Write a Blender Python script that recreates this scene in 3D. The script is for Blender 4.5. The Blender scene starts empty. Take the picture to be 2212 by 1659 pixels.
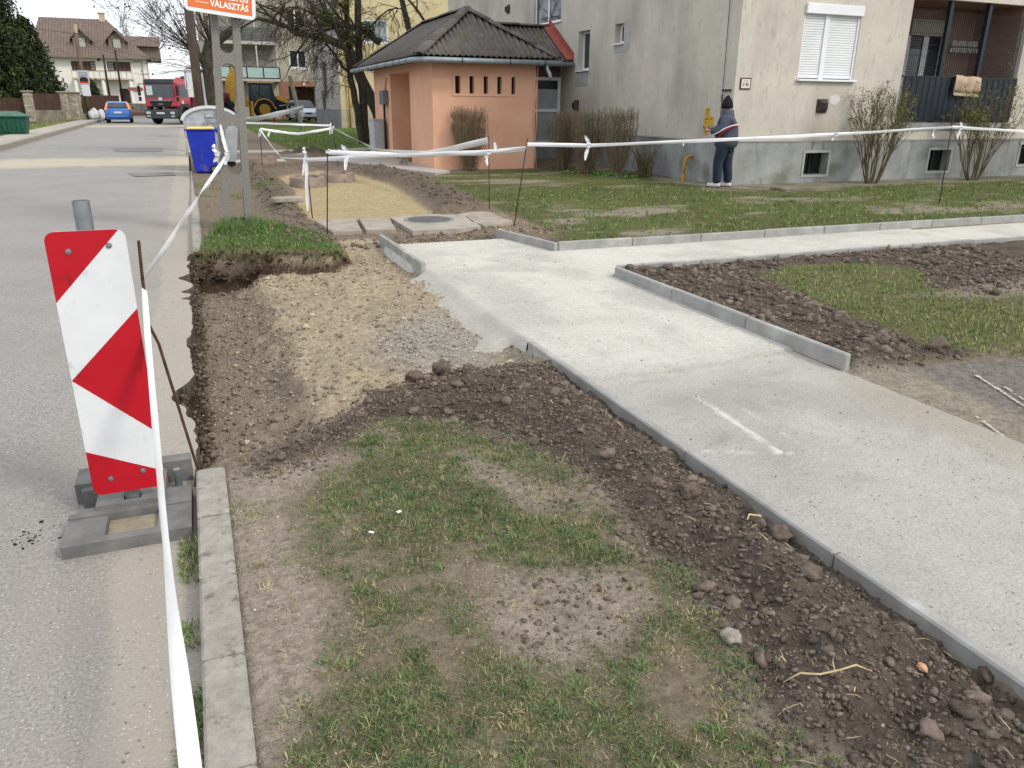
import bpy, bmesh, math, random
import numpy as np
from mathutils import Vector, Matrix, Euler
R = math.radians
rng = np.random.default_rng(7); random.seed(7)
scene = bpy.context.scene
col = scene.collection

# ---------------------------------------------------------------- camera
cam_d = bpy.data.cameras.new('camera'); cam = bpy.data.objects.new('camera', cam_d); col.objects.link(cam)
cam_d.sensor_width = 36.0; cam_d.lens = 36.0 * 1662 / 2212
cam_d.clip_start = 0.05; cam_d.clip_end = 2000
_a = Vector((400 - 1106, 226 - 829.5, 1662)).normalized()                 # road direction seen by the lens
_b = Vector((5533 - 1106, 268 - 829.5, 1662)); _b = (_b - _a * _a.dot(_b)).normalized()
_c = _b.cross(_a)
if _c.y > 0: _c = -_c
cam.matrix_world = Matrix(((_b.x, -_b.y, -_b.z, 0), (_a.x, -_a.y, -_a.z, 0), (_c.x, -_c.y, -_c.z, 1.6), (0, 0, 0, 1)))
scene.camera = cam

# ---------------------------------------------------------------- sky and sun
SUN_EL, SUN_AZ = R(42), R(142)          # azimuth from +Y towards +X
world = bpy.data.worlds.new('World'); scene.world = world; world.use_nodes = True
nt = world.node_tree; nt.nodes.clear()
wo = nt.nodes.new('ShaderNodeOutputWorld'); bg = nt.nodes.new('ShaderNodeBackground')
sky = nt.nodes.new('ShaderNodeTexSky'); sky.sky_type = 'NISHITA'; sky.sun_disc = False
sky.sun_elevation = SUN_EL; sky.sun_rotation = SUN_AZ; sky.air_density = 1.0; sky.dust_density = 2.5; sky.ozone_density = 1.0
tc = nt.nodes.new('ShaderNodeTexCoord'); mp = nt.nodes.new('ShaderNodeMapping'); mp.inputs['Scale'].default_value = (1, 1, 2.6)
cn = nt.nodes.new('ShaderNodeTexNoise'); cn.inputs['Scale'].default_value = 2.2; cn.inputs['Detail'].default_value = 6; cn.inputs['Roughness'].default_value = .55
cr = nt.nodes.new('ShaderNodeValToRGB'); cr.color_ramp.elements[0].position = .30; cr.color_ramp.elements[0].color = (.55, .55, .55, 1); cr.color_ramp.elements[1].position = .62; cr.color_ramp.elements[1].color = (1, 1, 1, 1)
mx = nt.nodes.new('ShaderNodeMix'); mx.data_type = 'RGBA'; mx.inputs['B'].default_value = (7.2, 7.45, 7.9, 1)
nt.links.new(tc.outputs['Generated'], mp.inputs['Vector']); nt.links.new(mp.outputs['Vector'], cn.inputs['Vector'])
nt.links.new(cn.outputs['Fac'], cr.inputs['Fac']); nt.links.new(cr.outputs['Color'], mx.inputs['Factor'])
nt.links.new(sky.outputs['Color'], mx.inputs['A']); nt.links.new(mx.outputs['Result'], bg.inputs['Color'])
bg.inputs['Strength'].default_value = 0.12
nt.links.new(bg.outputs['Background'], wo.inputs['Surface'])
sd_ = bpy.data.lights.new('sun', 'SUN'); sd_.energy = 1.25; sd_.angle = R(12); sd_.color = (1, .93, .82)
sun = bpy.data.objects.new('sun', sd_); col.objects.link(sun)
sdir = Vector((math.cos(SUN_EL) * math.sin(SUN_AZ), math.cos(SUN_EL) * math.cos(SUN_AZ), math.sin(SUN_EL)))
sun.rotation_euler = sdir.to_track_quat('Z', 'Y').to_euler(); sun.location = (20, -20, 30)
vs = scene.view_settings; vs.view_transform = 'Standard'; vs.look = 'None'; vs.exposure = 0.74; vs.gamma = 1; vs.use_curve_mapping = False

# ---------------------------------------------------------------- materials
def lin(h):
    if not isinstance(h, str): return tuple(h)[:3]
    h = h.lstrip('#'); o = []
    for i in (0, 2, 4):
        v = int(h[i:i+2], 16) / 255; o.append(v / 12.92 if v <= .04045 else ((v + .055) / 1.055) ** 2.4)
    return tuple(v * .86 for v in o)
def mul(c, k): return tuple(min(1, v * k) for v in c)
MATS = {}
def M(name, base, c2=None, scale=6, rough=.85, bump=.15, bscale=60, metal=0, spec=.3, stretch=(1, 1, 1), detail=6, lo=.35, hi=.65, attr=None, voro=0, coat=0, dist=.01, third=None, nrough=.6):
    if name in MATS: return MATS[name]
    m = bpy.data.materials.new(name); m.use_nodes = True; n = m.node_tree; b = n.nodes['Principled BSDF']
    base = lin(base); c2 = lin(c2) if c2 is not None else mul(base, .78)
    t = n.nodes.new('ShaderNodeTexCoord'); p = n.nodes.new('ShaderNodeMapping'); p.inputs['Scale'].default_value = stretch
    n.links.new(t.outputs['Object'], p.inputs['Vector'])
    z = n.nodes.new('ShaderNodeTexNoise'); z.inputs['Scale'].default_value = scale; z.inputs['Detail'].default_value = detail; z.inputs['Roughness'].default_value = nrough
    n.links.new(p.outputs['Vector'], z.inputs['Vector'])
    r = n.nodes.new('ShaderNodeValToRGB'); e = r.color_ramp.elements
    e[0].position = lo; e[0].color = (*c2, 1); e[1].position = hi; e[1].color = (*base, 1)
    n.links.new(z.outputs['Fac'], r.inputs['Fac']); out = r.outputs['Color']
    if third:                                   # (colour, scale, lo, hi, stretch): a further layer of stains
        z3 = n.nodes.new('ShaderNodeTexNoise'); z3.inputs['Scale'].default_value = third[1]; z3.inputs['Detail'].default_value = 5; z3.inputs['Roughness'].default_value = .65
        p3 = n.nodes.new('ShaderNodeMapping'); p3.inputs['Scale'].default_value = third[4] if len(third) > 4 else (1, 1, 1); p3.inputs['Location'].default_value = (3.1, 7.7, 1.3)
        n.links.new(t.outputs['Object'], p3.inputs['Vector']); n.links.new(p3.outputs['Vector'], z3.inputs['Vector'])
        r3 = n.nodes.new('ShaderNodeMapRange'); r3.inputs['From Min'].default_value = third[2]; r3.inputs['From Max'].default_value = third[3]
        n.links.new(z3.outputs['Fac'], r3.inputs['Value'])
        x3 = n.nodes.new('ShaderNodeMix'); x3.data_type = 'RGBA'; x3.inputs['B'].default_value = (*lin(third[0]), 1)
        n.links.new(r3.outputs['Result'], x3.inputs['Factor']); n.links.new(out, x3.inputs['A']); out = x3.outputs['Result']
    if attr:
        a = n.nodes.new('ShaderNodeVertexColor'); a.layer_name = attr
        x = n.nodes.new('ShaderNodeMix'); x.data_type = 'RGBA'; x.blend_type = 'MULTIPLY'; x.inputs['Factor'].default_value = 1
        n.links.new(a.outputs['Color'], x.inputs['A']); n.links.new(out, x.inputs['B']); out = x.outputs['Result']
    n.links.new(out, b.inputs['Base Color'])
    b.inputs['Roughness'].default_value = rough; b.inputs['Metallic'].default_value = metal; b.inputs['Specular IOR Level'].default_value = spec
    if coat: b.inputs['Coat Weight'].default_value = coat; b.inputs['Coat Roughness'].default_value = .08
    if bump:
        if voro:
            v = n.nodes.new('ShaderNodeTexVoronoi'); v.inputs['Scale'].default_value = bscale; src = v.outputs['Distance']
        else:
            v = n.nodes.new('ShaderNodeTexNoise'); v.inputs['Scale'].default_value = bscale; v.inputs['Detail'].default_value = 5; v.inputs['Roughness'].default_value = .65; src = v.outputs['Fac']
        n.links.new(p.outputs['Vector'], v.inputs['Vector'])
        k = n.nodes.new('ShaderNodeBump'); k.inputs['Strength'].default_value = bump; k.inputs['Distance'].default_value = dist
        n.links.new(src, k.inputs['Height']); n.links.new(k.outputs['Normal'], b.inputs['Normal'])
    MATS[name] = m; return m
def glass(name, tint='#20262a', rough=.05):
    m = M(name, tint, mul(lin(tint), .6), scale=1.5, rough=rough, bump=0, spec=.8); return m
def emat(name, colr, s):
    if name in MATS: return MATS[name]
    m = M(name, colr, colr, bump=0, rough=.3); b = m.node_tree.nodes['Principled BSDF']
    b.inputs['Emission Color'].default_value = (*lin(colr), 1); b.inputs['Emission Strength'].default_value = s; return m

# ---------------------------------------------------------------- helpers
def G(y):
    """gentle rise of the street away from the camera"""
    return np.where(np.asarray(y, float) < 12, 0.0, 0.0075 * (np.asarray(y, float) - 12))
def Gz(y): return float(G(y))
def props(o, label=None, cat=None, group=None, kind=None):
    if label: o['label'] = label
    if cat: o['category'] = cat
    if group: o['group'] = group
    if kind: o['kind'] = kind
    return o
def thing(name, label, cat, loc=(0, 0, 0), rz=0., group=None, rx=0., ry=0.):
    o = bpy.data.objects.new(name, None); o.empty_display_size = .2; col.objects.link(o)
    o.location = loc; o.rotation_euler = (rx, ry, rz); return props(o, label, cat, group)
class MB:
    """collects shapes in one bmesh-free vertex/face list; build() links them as one mesh object"""
    def __init__(s): s.v = []; s.f = []; s.mi = []; s.cur = 0
    def add(s, vs, fs, mi=None):
        k = len(s.v); s.v.extend([tuple(p) for p in vs]); s.f.extend([tuple(i + k for i in f) for f in fs]); s.mi.extend([s.cur if mi is None else mi] * len(fs)); return s
    def box(s, c, d, rz=0, bev=0, m=None, mi=None):
        x, y, z = d[0] / 2, d[1] / 2, d[2] / 2
        if bev:
            b = min(bev, x * .9, y * .9, z * .9); vs = []; 
            rings = [(-z, b), (-z + b, 0), (z - b, 0), (z, b)]
            for zz, i in rings:
                X, Y = x - i, y - i
                vs += [(-X + b, -Y, zz), (X - b, -Y, zz), (X, -Y + b, zz), (X, Y - b, zz), (X - b, Y, zz), (-X + b, Y, zz), (-X, Y - b, zz), (-X, -Y + b, zz)]
            fs = [tuple(range(7, -1, -1)), tuple(range(24, 32))]
            for r in range(3):
                for i in range(8): fs.append((r * 8 + i, r * 8 + (i + 1) % 8, r * 8 + 8 + (i + 1) % 8, r * 8 + 8 + i))
        else:
            vs = [(-x, -y, -z), (x, -y, -z), (x, y, -z), (-x, y, -z), (-x, -y, z), (x, -y, z), (x, y, z), (-x, y, z)]
            fs = [(3, 2, 1, 0), (4, 5, 6, 7), (0, 1, 5, 4), (1, 2, 6, 5), (2, 3, 7, 6), (3, 0, 4, 7)]
        mm = m if m is not None else Matrix.Rotation(rz, 3, 'Z')
        return s.add([mm @ Vector(p) + Vector(c) for p in vs], fs, mi)
    def b2(s, x0, x1, y0, y1, z0, z1, bev=0, mi=None): return s.box(((x0 + x1) / 2, (y0 + y1) / 2, (z0 + z1) / 2), (abs(x1 - x0), abs(y1 - y0), abs(z1 - z0)), bev=bev, mi=mi)
    def tube(s, pts, r, n=8, cap=True, mi=None):
        pts = [Vector(p) for p in pts]; rs = r if hasattr(r, '__len__') else [r] * len(pts); vs = []; fs = []; up = None
        for i, p in enumerate(pts):
            d = (pts[min(i + 1, len(pts) - 1)] - pts[max(i - 1, 0)])
            d = d.normalized() if d.length > 1e-9 else Vector((0, 0, 1))
            if up is None: up = Vector((1, 0, 0)) if abs(d.z) > .8 else Vector((0, 0, 1))
            u = (up - d * up.dot(d)); u = u.normalized() if u.length > 1e-6 else d.orthogonal().normalized(); up = u; w = d.cross(u)
            for k in range(n):
                a = 2 * math.pi * k / n; vs.append(p + (u * math.cos(a) + w * math.sin(a)) * rs[i])
        for i in range(len(pts) - 1):
            for k in range(n): fs.append((i * n + k, i * n + (k + 1) % n, (i + 1) * n + (k + 1) % n, (i + 1) * n + k))
        if cap: fs.append(tuple(range(n - 1, -1, -1))); fs.append(tuple(range((len(pts) - 1) * n, len(pts) * n)))
        return s.add(vs, fs, mi)
    def cyl(s, p0, p1, r0, r1=None, n=16, mi=None): return s.tube([p0, p1], [r0, r0 if r1 is None else r1], n, mi=mi)
    def prism(s, poly, z0, z1, plane='XY', mi=None):
        """poly extruded from z0 to z1 along the axis that is missing in plane"""
        def P(a, b, c): return {'XY': (a, b, c), 'XZ': (a, c, b), 'YZ': (c, a, b)}[plane]
        n = len(poly); vs = [P(a, b, z0) for a, b in poly] + [P(a, b, z1) for a, b in poly]
        fs = [tuple(range(n - 1, -1, -1)), tuple(range(n, 2 * n))] + [(i, (i + 1) % n, n + (i + 1) % n, n + i) for i in range(n)]
        return s.add(vs, fs, mi)
    def quad(s, a, b, c, d, mi=None): return s.add([a, b, c, d], [(0, 1, 2, 3)], mi)
    def lathe(s, prof, c=(0, 0, 0), n=24, axis='Z', mi=None):
        vs = []; fs = []
        for r, h in prof:
            for k in range(n):
                a = 2 * math.pi * k / n; q = (r * math.cos(a), r * math.sin(a), h)
                if axis == 'X': q = (q[2], q[0], q[1])
                if axis == 'Y': q = (q[0], q[2], q[1])
                vs.append(Vector(q) + Vector(c))
        for i in range(len(prof) - 1):
            for k in range(n): fs.append((i * n + k, i * n + (k + 1) % n, (i + 1) * n + (k + 1) % n, (i + 1) * n + k))
        fs.append(tuple(range(n - 1, -1, -1))); fs.append(tuple(range((len(prof) - 1) * n, len(prof) * n)))
        return s.add(vs, fs, mi)
    def build(s, name, mat, parent=None, smooth=False, base=None, fixn=True):
        me = bpy.data.meshes.new(name); vs = s.v
        if base is not None: bx = Vector(base); vs = [tuple(Vector(p) - bx) for p in vs]
        me.from_pydata(vs, [], s.f); mats = mat if isinstance(mat, (list, tuple)) else [mat]
        for m in mats: me.materials.append(m)
        if len(mats) > 1: me.polygons.foreach_set('material_index', s.mi)
        if fixn:
            b = bmesh.new(); b.from_mesh(me); bmesh.ops.recalc_face_normals(b, faces=b.faces); b.to_mesh(me); b.free()
        if smooth:
            me.polygons.foreach_set('use_smooth', [True] * len(me.polygons))
            if smooth is not True: me.set_sharp_from_angle(angle=R(smooth))
        me.update(); o = bpy.data.objects.new(name, me); col.objects.link(o); o.parent = parent
        if base is not None and parent is None: o.location = base
        return o
def copy_tree(o, parent=None):
    c = o.copy(); col.objects.link(c); c.parent = parent
    for ch in list(o.children): copy_tree(ch, c)
    return c
def npmesh(name, V, F, mat, colr=None, smooth=False, parent=None):
    """fast mesh from numpy arrays: V (n,3), F (m,k) with k = 3 or 4, colr (n,3) vertex colours"""
    me = bpy.data.meshes.new(name); k = F.shape[1]
    me.vertices.add(len(V)); me.vertices.foreach_set('co', np.ascontiguousarray(V, np.float32).ravel())
    me.loops.add(F.size); me.loops.foreach_set('vertex_index', np.ascontiguousarray(F, np.int32).ravel())
    me.polygons.add(len(F)); me.polygons.foreach_set('loop_start', np.arange(len(F), dtype=np.int32) * k)
    me.polygons.foreach_set('loop_total', np.full(len(F), k, np.int32))
    if smooth: me.polygons.foreach_set('use_smooth', np.ones(len(F), bool))
    me.materials.append(mat); me.update(calc_edges=True); me.validate()
    if colr is not None:
        a = me.color_attributes.new('Col', 'FLOAT_COLOR', 'POINT'); c4 = np.ones((len(V), 4), np.float32); c4[:, :3] = colr
        a.data.foreach_set('color', c4.ravel())
    o = bpy.data.objects.new(name, me); col.objects.link(o); o.parent = parent; return o
def _h(ix, iy, s):
    n = (ix * 374761393 + iy * 668265263 + s * 982451653) & 0xffffffff
    n = ((n ^ (n >> 13)) * 1274126177) & 0xffffffff
    return ((n ^ (n >> 16)) & 0xffff) / 65535.0
def vn(x, y, f, s=0):
    x = np.asarray(x, float) * f; y = np.asarray(y, float) * f; ix = np.floor(x).astype(np.int64); iy = np.floor(y).astype(np.int64)
    u = x - ix; v = y - iy; u = u * u * (3 - 2 * u); v = v * v * (3 - 2 * v)
    return (_h(ix, iy, s) * (1 - u) + _h(ix + 1, iy, s) * u) * (1 - v) + (_h(ix, iy + 1, s) * (1 - u) + _h(ix + 1, iy + 1, s) * u) * v
def fbm(x, y, f, o=4, s=0):
    t = 0; a = .5; k = 0
    for i in range(o): t = t + a * vn(x, y, f * 2 ** i, s + i * 17); k += a; a *= .5
    return t / k - .5
def sst(a, b, x): t = np.clip((x - a) / (b - a), 0, 1); return t * t * (3 - 2 * t)
def sd(poly, x, y):
    """signed distance to a polygon, positive inside"""
    x = np.asarray(x, float); y = np.asarray(y, float); d = np.full(x.shape, 1e9); ins = np.zeros(x.shape, bool); n = len(poly)
    for i in range(n):
        x0, y0 = poly[i]; x1, y1 = poly[(i + 1) % n]; ex, ey = x1 - x0, y1 - y0
        t = np.clip(((x - x0) * ex + (y - y0) * ey) / (ex * ex + ey * ey + 1e-12), 0, 1)
        d = np.minimum(d, (x - x0 - t * ex) ** 2 + (y - y0 - t * ey) ** 2)
        if ey != 0:
            c = ((y0 > y) != (y1 > y)) & (x < ex * (y - y0) / ey + x0); ins ^= c
    d = np.sqrt(d); return np.where(ins, d, -d)
# ================================================================ SETTING: ground, road, path
_rim = [(.33, 3.75), (.62, 3.98), (.83, 4.25), (1.18, 4.46), (1.52, 4.5), (1.85, 4.46), (2.12, 4.46)]
EX = [(-.9, 3.55), (-.1, 3.55)] + _rim + [(2.3, 5), (2.3, 9.6), (2.05, 10.0), (1.62, 10.0), (1.52, 9.05), (1.3, 8.8), (.95, 9.0), (.6, 9.25), (.2, 9.38), (-.13, 9.5), (-.9, 9.5)]
_gb = [(1.45, -.5), (1.39, 1.1), (1.31, 1.24), (1.32, 1.45), (1.41, 1.62), (1.52, 1.99), (1.4, 2.2), (1.47, 2.4), (1.52, 2.69), (1.5, 2.79), (1.38, 3.27), (1.11, 3.68), (.82, 3.86), (.6, 3.72)]
SOILB = [(.02, 3.4)] + _rim + [(2.12, -.5)] + _gb + [(.3, 3.42)]
GRASSB = _gb + [(.38, 3.35), (.21, 3.1), (.17, 2.64), (.25, 2.51), (.23, 2.23), (.17, 2.03), (.16, 1.86), (.06, 1.79), (-.02, 1.65), (-.02, -.5)]
BARE1 = [(.85, 2.22), (1.06, 2.2), (1.27, 2.12), (1.29, 1.93), (1.08, 1.77), (.92, 1.71), (.79, 1.79), (.74, 1.93)]
BARE2 = [(1.04, 3.22), (1.26, 2.95), (1.44, 2.72), (1.29, 2.55), (1.1, 2.75)]
GRASSN = [(-.1, 9.5), (.2, 9.42), (.6, 9.28), (.95, 9.03), (1.3, 8.83), (1.5, 9.05), (1.52, 10.2), (1.3, 10.9), (.8, 11.5), (.25, 11.4), (0, 10.4)]
ISL = [(4.85, 5.1), (5.12, 6.2), (5.84, 6.5), (6.6, 6.4), (7.0, 5.9), (6.6, 5.4), (6.3, 5.1), (6.5, 4.75), (9, 4.9), (9, 3.2), (5.15, 3.3), (4.6, 3.72), (4.75, 4.33)]
BARER = [(5.7, 4.98), (6.8, 5.12), (9, 5.1), (9, 4.7), (6.5, 4.6)]
DRIVE = [(3.75, 3.66), (4.3, 3.52), (5.15, 3.37), (12, 3.3), (12, -3), (3.0, -3), (3.3, 1.5)]
SANDP = [(1.8, 19.2), (2.98, 20.7), (3.93, 19.5), (3.95, 16.8), (3.74, 14.07), (3.5, 12.1), (3.3, 11.65), (1.58, 11.7), (1.5, 12.5), (1.58, 14.01), (1.82, 15.96)]
LAWN = [(4.2, 8.5), (4.3, 9.5), (4.55, 11), (4.6, 13), (4.9, 16), (5.0, 18), (5.7, 19.0), (8.6, 19.5), (9.5, 20.5), (10.3, 16.5), (10.0, 13.7), (10.6, 13.3), (13, 13.6), (40, 13.6), (40, 8.5)]
C = {k: np.array(lin(v)) for k, v in dict(soil='#7c7066', soil2='#544a42', dry='#b0a496', trench='#a39685', yel='#bfb097', grey='#aba69d', sand='#c7b58f', lawn='#6c6f48', dirt='#8f8273', drive='#8f8983', strip='#a89f8f', green='#5f7338', wall='#5e4f41', moss='#5c5a3c').items()}
def edge_x(y):
    """broken edge of the asphalt along the trench"""
    y = np.asarray(y, float); e = -.16 + .05 * fbm(y, y * 0 + 3, 3.1, 4, 5) + .03 * fbm(y, y * 0, 14, 3, 9)
    for c, w, d in ((8.5, .16, .11), (7.85, .10, .09), (7.55, .05, .08), (6.0, .3, .03), (4.85, .24, .13), (4.5, .1, .04), (9.2, .2, .03)):
        e = e - d * np.exp(-((y - c) / w) ** 2)
    return np.where((y > 3.5) & (y < 9.55), e, -.135)
def ground(x, y):
    """height and colour of the earth"""
    x = np.asarray(x, float); y = np.asarray(y, float)
    n1 = fbm(x, y, 1.3, 4, 1); n2 = fbm(x, y, 6, 4, 2); n3 = fbm(x, y, 22, 3, 3)
    h = G(y) + .018 * n1 + .012 * n2 + .006 * n3
    ex = sd(EX, x + .05 * n2, y + .05 * fbm(x, y, 5, 3, 8)); so = sd(SOILB, x + .1 * n2, y + .1 * n3); gb = sd(GRASSB, x + .1 * n2, y)
    gn = sd(GRASSN, x + .06 * n2, y); isl = sd(ISL, x + .25 * n2, y + .25 * n1); sa = sd(SANDP, x + .15 * n2, y + .1 * n2); dr = sd(DRIVE, x + .05 * n2, y + .08 * n2); la = sd(LAWN, x + .3 * n2, y + .3 * n2)
    colr = np.empty(x.shape + (3,)); colr[:] = C['dirt']
    def mixc(c, w):
        w = np.clip(w, 0, 1)[..., None]; colr[:] = colr * (1 - w) + np.asarray(c) * w
    far = sst(24, 30, y); mixc(C['lawn'] * .55 + C['green'] * .45, far * (x > 3.2))
    mixc(C['dry'], sst(3.6, 3.4, y) * (x < 3)); 
    # dug strips of soil along the path
    ws = sst(-.05, .08, so); hp = .05 * sst(0, .35, so) * sst(2.15, 1.85, x)
    h = h + ws * (hp + .075 * n2 + .03 * n3 - .055 * sst(1.9, 2.08, x)); mixc(C['soil'] * (.72 + .6 * n2[..., None]), ws)
    mixc(np.array(lin('#857a63')), sst(-.05, .1, gb) * .8); mixc(C['dry'] * 1.02, np.clip(sst(.04, .3, n1 + .05) * sst(-.02, .1, gb), 0, 1) * .7)
    for b, k in ((BARE1, .95), (BARE2, .6)):
        w = sst(-.12, .08, sd(b, x + .15 * n2, y + .15 * n3)); mixc(C['dry'] * (.95 + .3 * n2[..., None]), w * k)
    # strip right of the path
    fz = sst(3.86, 3.9, x) * sst(3.5, 3.62, y) * sst(6.78, 6.72, y) * sst(11, 9, x); wf = fz * sst(.08, -.05, isl)
    h = h + fz * .035 + wf * (.03 * sst(0, -.3, isl) + .05 * n2 + .02 * n3); mixc(C['lawn'], fz * .8); mixc(C['soil'] * (.72 + .6 * n2[..., None]), wf)
    w = sst(-.1, .15, sd(BARER, x + .2 * n2, y + .1 * n2)); mixc(C['dry'] * .85, w * .85)
    # old asphalt drive and its sandy joint
    wd = sst(-.04, .03, dr); h = h * (1 - wd) + wd * (-.012 + .008 * n2 + .004 * n3); mixc(C['drive'] * (1 + .5 * n3[..., None]), wd)
    t = (3.62 - y) / 2.5; cx = 3.72 - .28 * t; ss = wd * sst(-.06, .02, x - cx) * sst(cx + .62, cx + .5, x + .12 * n2); mixc(C['strip'] * (1 + .35 * n2[..., None]), ss); h = h - .012 * ss
    # lawns towards the house
    wl = sst(-.1, .25, la); mixc(C['lawn'] * (.95 + .5 * n1[..., None]), wl); mixc(C['dry'], wl * sst(.06, .26, fbm(x, y * 2.2, .7, 4, 31)) * .8)
    # dug soil north of the branch kerb
    w = sst(.35, .1, np.hypot((x - 4.15) * .8, y - 8.95)); h = h - .07 * w; mixc(C['soil2'], w * .9)
    w = sst(.16, .02, np.abs(y - 8.42 + .1 * n2)) * (x > 4.1) * (x < 7.5); mixc(C['soil'], w * .7)
    mixc(C['moss'], sst(-.2, -.02, x - 10.7) * sst(.5, .1, np.abs(x - 10.4)) * (y > 14.6) * (y < 24) * .8)
    # sand bed and its banks
    ws = sst(-.06, .06, sa); h = h - .06 * ws * sst(12.2, 13, y) + ws * (.03 * n2 + .03 * n3); mixc(C['sand'] * (1 + .25 * n2[..., None] + .15 * n3[..., None]), ws)
    bx = np.interp(y, [11.5, 12.1, 13.5, 17, 20.5], [3.55, 3.95, 4.3, 4.5, 4.1]); d = np.abs(x - bx); w = sst(.5, .05, d) * sst(11.3, 11.8, y) * sst(21, 19.5, y)
    h = h + w * (.17 + .16 * n2 + .05 * n3); mixc(C['dirt'] * .8 * (1 + .7 * n2[..., None]), sst(.6, .3, d) * sst(11.3, 11.8, y) * sst(21, 19.5, y))
    bx = np.interp(y, [11.5, 13, 14, 17, 20.5], [1.3, 1.35, 1.25, 1.5, 1.6]); d = np.abs(x - bx); w = sst(.32, .02, d) * sst(12.2, 13, y) * sst(21, 19.5, y)
    h = h + w * (.09 + .2 * n2 + .04 * n3); mixc(C['soil'] * (1.15 + .6 * n2[..., None]), w)
    w = sst(1.5, .2, np.hypot(x - 3.6, (y - 26.5) * .8)) ; h = h + w * (.18 + .3 * n2); mixc(C['soil2'], w)
    w = sst(.35, .1, np.abs(y - 21.2 + .5 * n1)) * (x > .3) * (x < 3.3); h = h + w * (.1 + .25 * n2); mixc(C['soil'], w * .8)
    mixc(C['lawn'] * .9, sst(.02, .2, n1) * (x < 1.4) * sst(11.6, 12.5, y) * (y < 24) * .7)
    w = sst(.12, .02, np.abs(y - 9.6 + .06 * n2)) * (x > 2.1) * (x < 3.7); mixc(C['soil'], w); mixc(C['soil'], sst(.2, .05, np.abs(y - 9.75)) * (x > 2.1) * (x < 3.75) * .8)
    h = h - .05 * sst(.4, .1, np.abs(y - 9.7)) * (x > 1.5) * (x < 3.8)
    # mound of turf round the pole
    wg = sst(-.04, .1, gn); h = h + .05 * wg; mixc(C['lawn'] * .7, wg)
    # excavation: deep trench along the road, gravel shelf up to the path
    prof = np.interp(x + .22 * fbm(y, y * 0 + 5, 1.1, 4, 63), [-.2, .22, .42, .56, .95, 1.5, 2.1], [-.46, -.44, -.37, -.25, -.19, -.14, -.09]) + .03 * n1 + (.05 + .07 * sst(.1, .5, x)) * n2 * (1 - .75 * sst(1.55, 1.8, x)) + .035 * n3 * (1 - .7 * sst(1.55, 1.8, x))
    prof = prof + .08 * sst(4.4, 3.7, y) * (x < .5) - .1 * sst(5.5, 4.95, y) * sst(1.5, 1.8, x)
    wid = np.where(y > 8.0, .09, .34); w = sst(0, 1, ex / wid); w = np.where(x > 1.5, sst(0, 1, (9.9 - y) / .8) * w, w)
    h = h * (1 - w) + prof * w
    we = sst(-.02, .03, ex); c = C['trench'] * (1 + .35 * n2[..., None]); 
    yl = sst(.36, .62, x + .3 * n2)[..., None]; c = c * (1 - yl) + C['yel'] * (1 + .3 * n1[..., None]) * yl
    gr = (sst(.75, .1, np.hypot((x - 1.6) * .9, (y - 5.6) * .6) + .4 * n1) + .8 * sst(.25, .05, np.abs(x - .55 - .05 * n1)) * sst(4.6, 5.2, y) * 0)[..., None]; gr = np.clip(gr, 0, 1)
    c = c * (1 - gr) + C['grey'] * (1 + .4 * n3[..., None]) * gr
    mixc(np.clip(c, 0, 1), we) if False else colr.__setitem__(slice(None), colr * (1 - we[..., None]) + c * we[..., None])
    steep = sst(.02, .06, ex) * sst(.2, .08, ex) * (y > 8.2) * (x < 1.6); mixc(C['wall'] * (1 + .5 * n2[..., None]), steep)
    # under the road, and under the kerb
    ed = edge_x(y); intr = sst(3.45, 3.6, y) * sst(9.6, 9.45, y)
    low = np.where(intr > .5, G(y) - .19, G(y) - .24)
    u = np.where(intr > .5, sst(ed - .01, ed - .05, x), sst(-.03, -.08, x)); h = h * (1 - u) + low * u
    mixc(C['wall'] * .8, intr * sst(ed + .1, ed + .02, x))
    # beneath the gravel path
    pm = sst(2.14, 2.18, x) * sst(3.8, 3.76, x) * sst(9.35, 9.2, y); h = h * (1 - pm) + (-.10) * pm
    pb = sst(6.82, 6.86, y) * sst(8.24, 8.2, y) * (x > 3.7); h = h * (1 - pb) + (-.10) * pb
    # levelled under buildings, slabs
    return h, np.clip(colr, .002, 1)
def axis(*seg):
    o = []
    for a, b, st in seg: o.append(np.arange(a, b, st))
    return np.concatenate(o)
def grid(xs, ys, fn, keep=None):
    X, Y = np.meshgrid(xs, ys); Z, Cc = fn(X, Y); nx = len(xs)
    V = np.stack([X, Y, Z], -1).reshape(-1, 3); i = np.arange(len(ys) - 1)[:, None] * nx + np.arange(nx - 1)[None]
    F = np.stack([i, i + 1, i + nx + 1, i + nx], -1)
    if keep is not None:
        xc = (X[:-1, :-1] + X[1:, 1:]) / 2; yc = (Y[:-1, :-1] + Y[1:, 1:]) / 2; F = F[keep(xc, yc)]
    return V, F.reshape(-1, 4), Cc.reshape(-1, 3)
m_ground = M('earth', (1.15, 1.14, 1.12), (.42, .40, .38), scale=22, bump=1, bscale=45, attr='Col', rough=.95, spec=.1, dist=.03, lo=.3, hi=.68, detail=10, nrough=.78)
xs = axis((-.42, 5.2, .026), (5.2, 12, .07), (12, 24, .3), (24, 60, 2), (60, 140, 10)); ys = np.concatenate([axis((-25, .9, 1.5), (.9, 9.8, .026), (9.8, 24, .075), (24, 70, .5), (70, 160, 6)), [200, 260]])
V, F, Cc = grid(xs, ys, ground)
o = npmesh('ground', V, F, m_ground, Cc, smooth=True); props(o, 'bare and grassy earth of the roadside plot with its dug trench', kind='structure')
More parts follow.
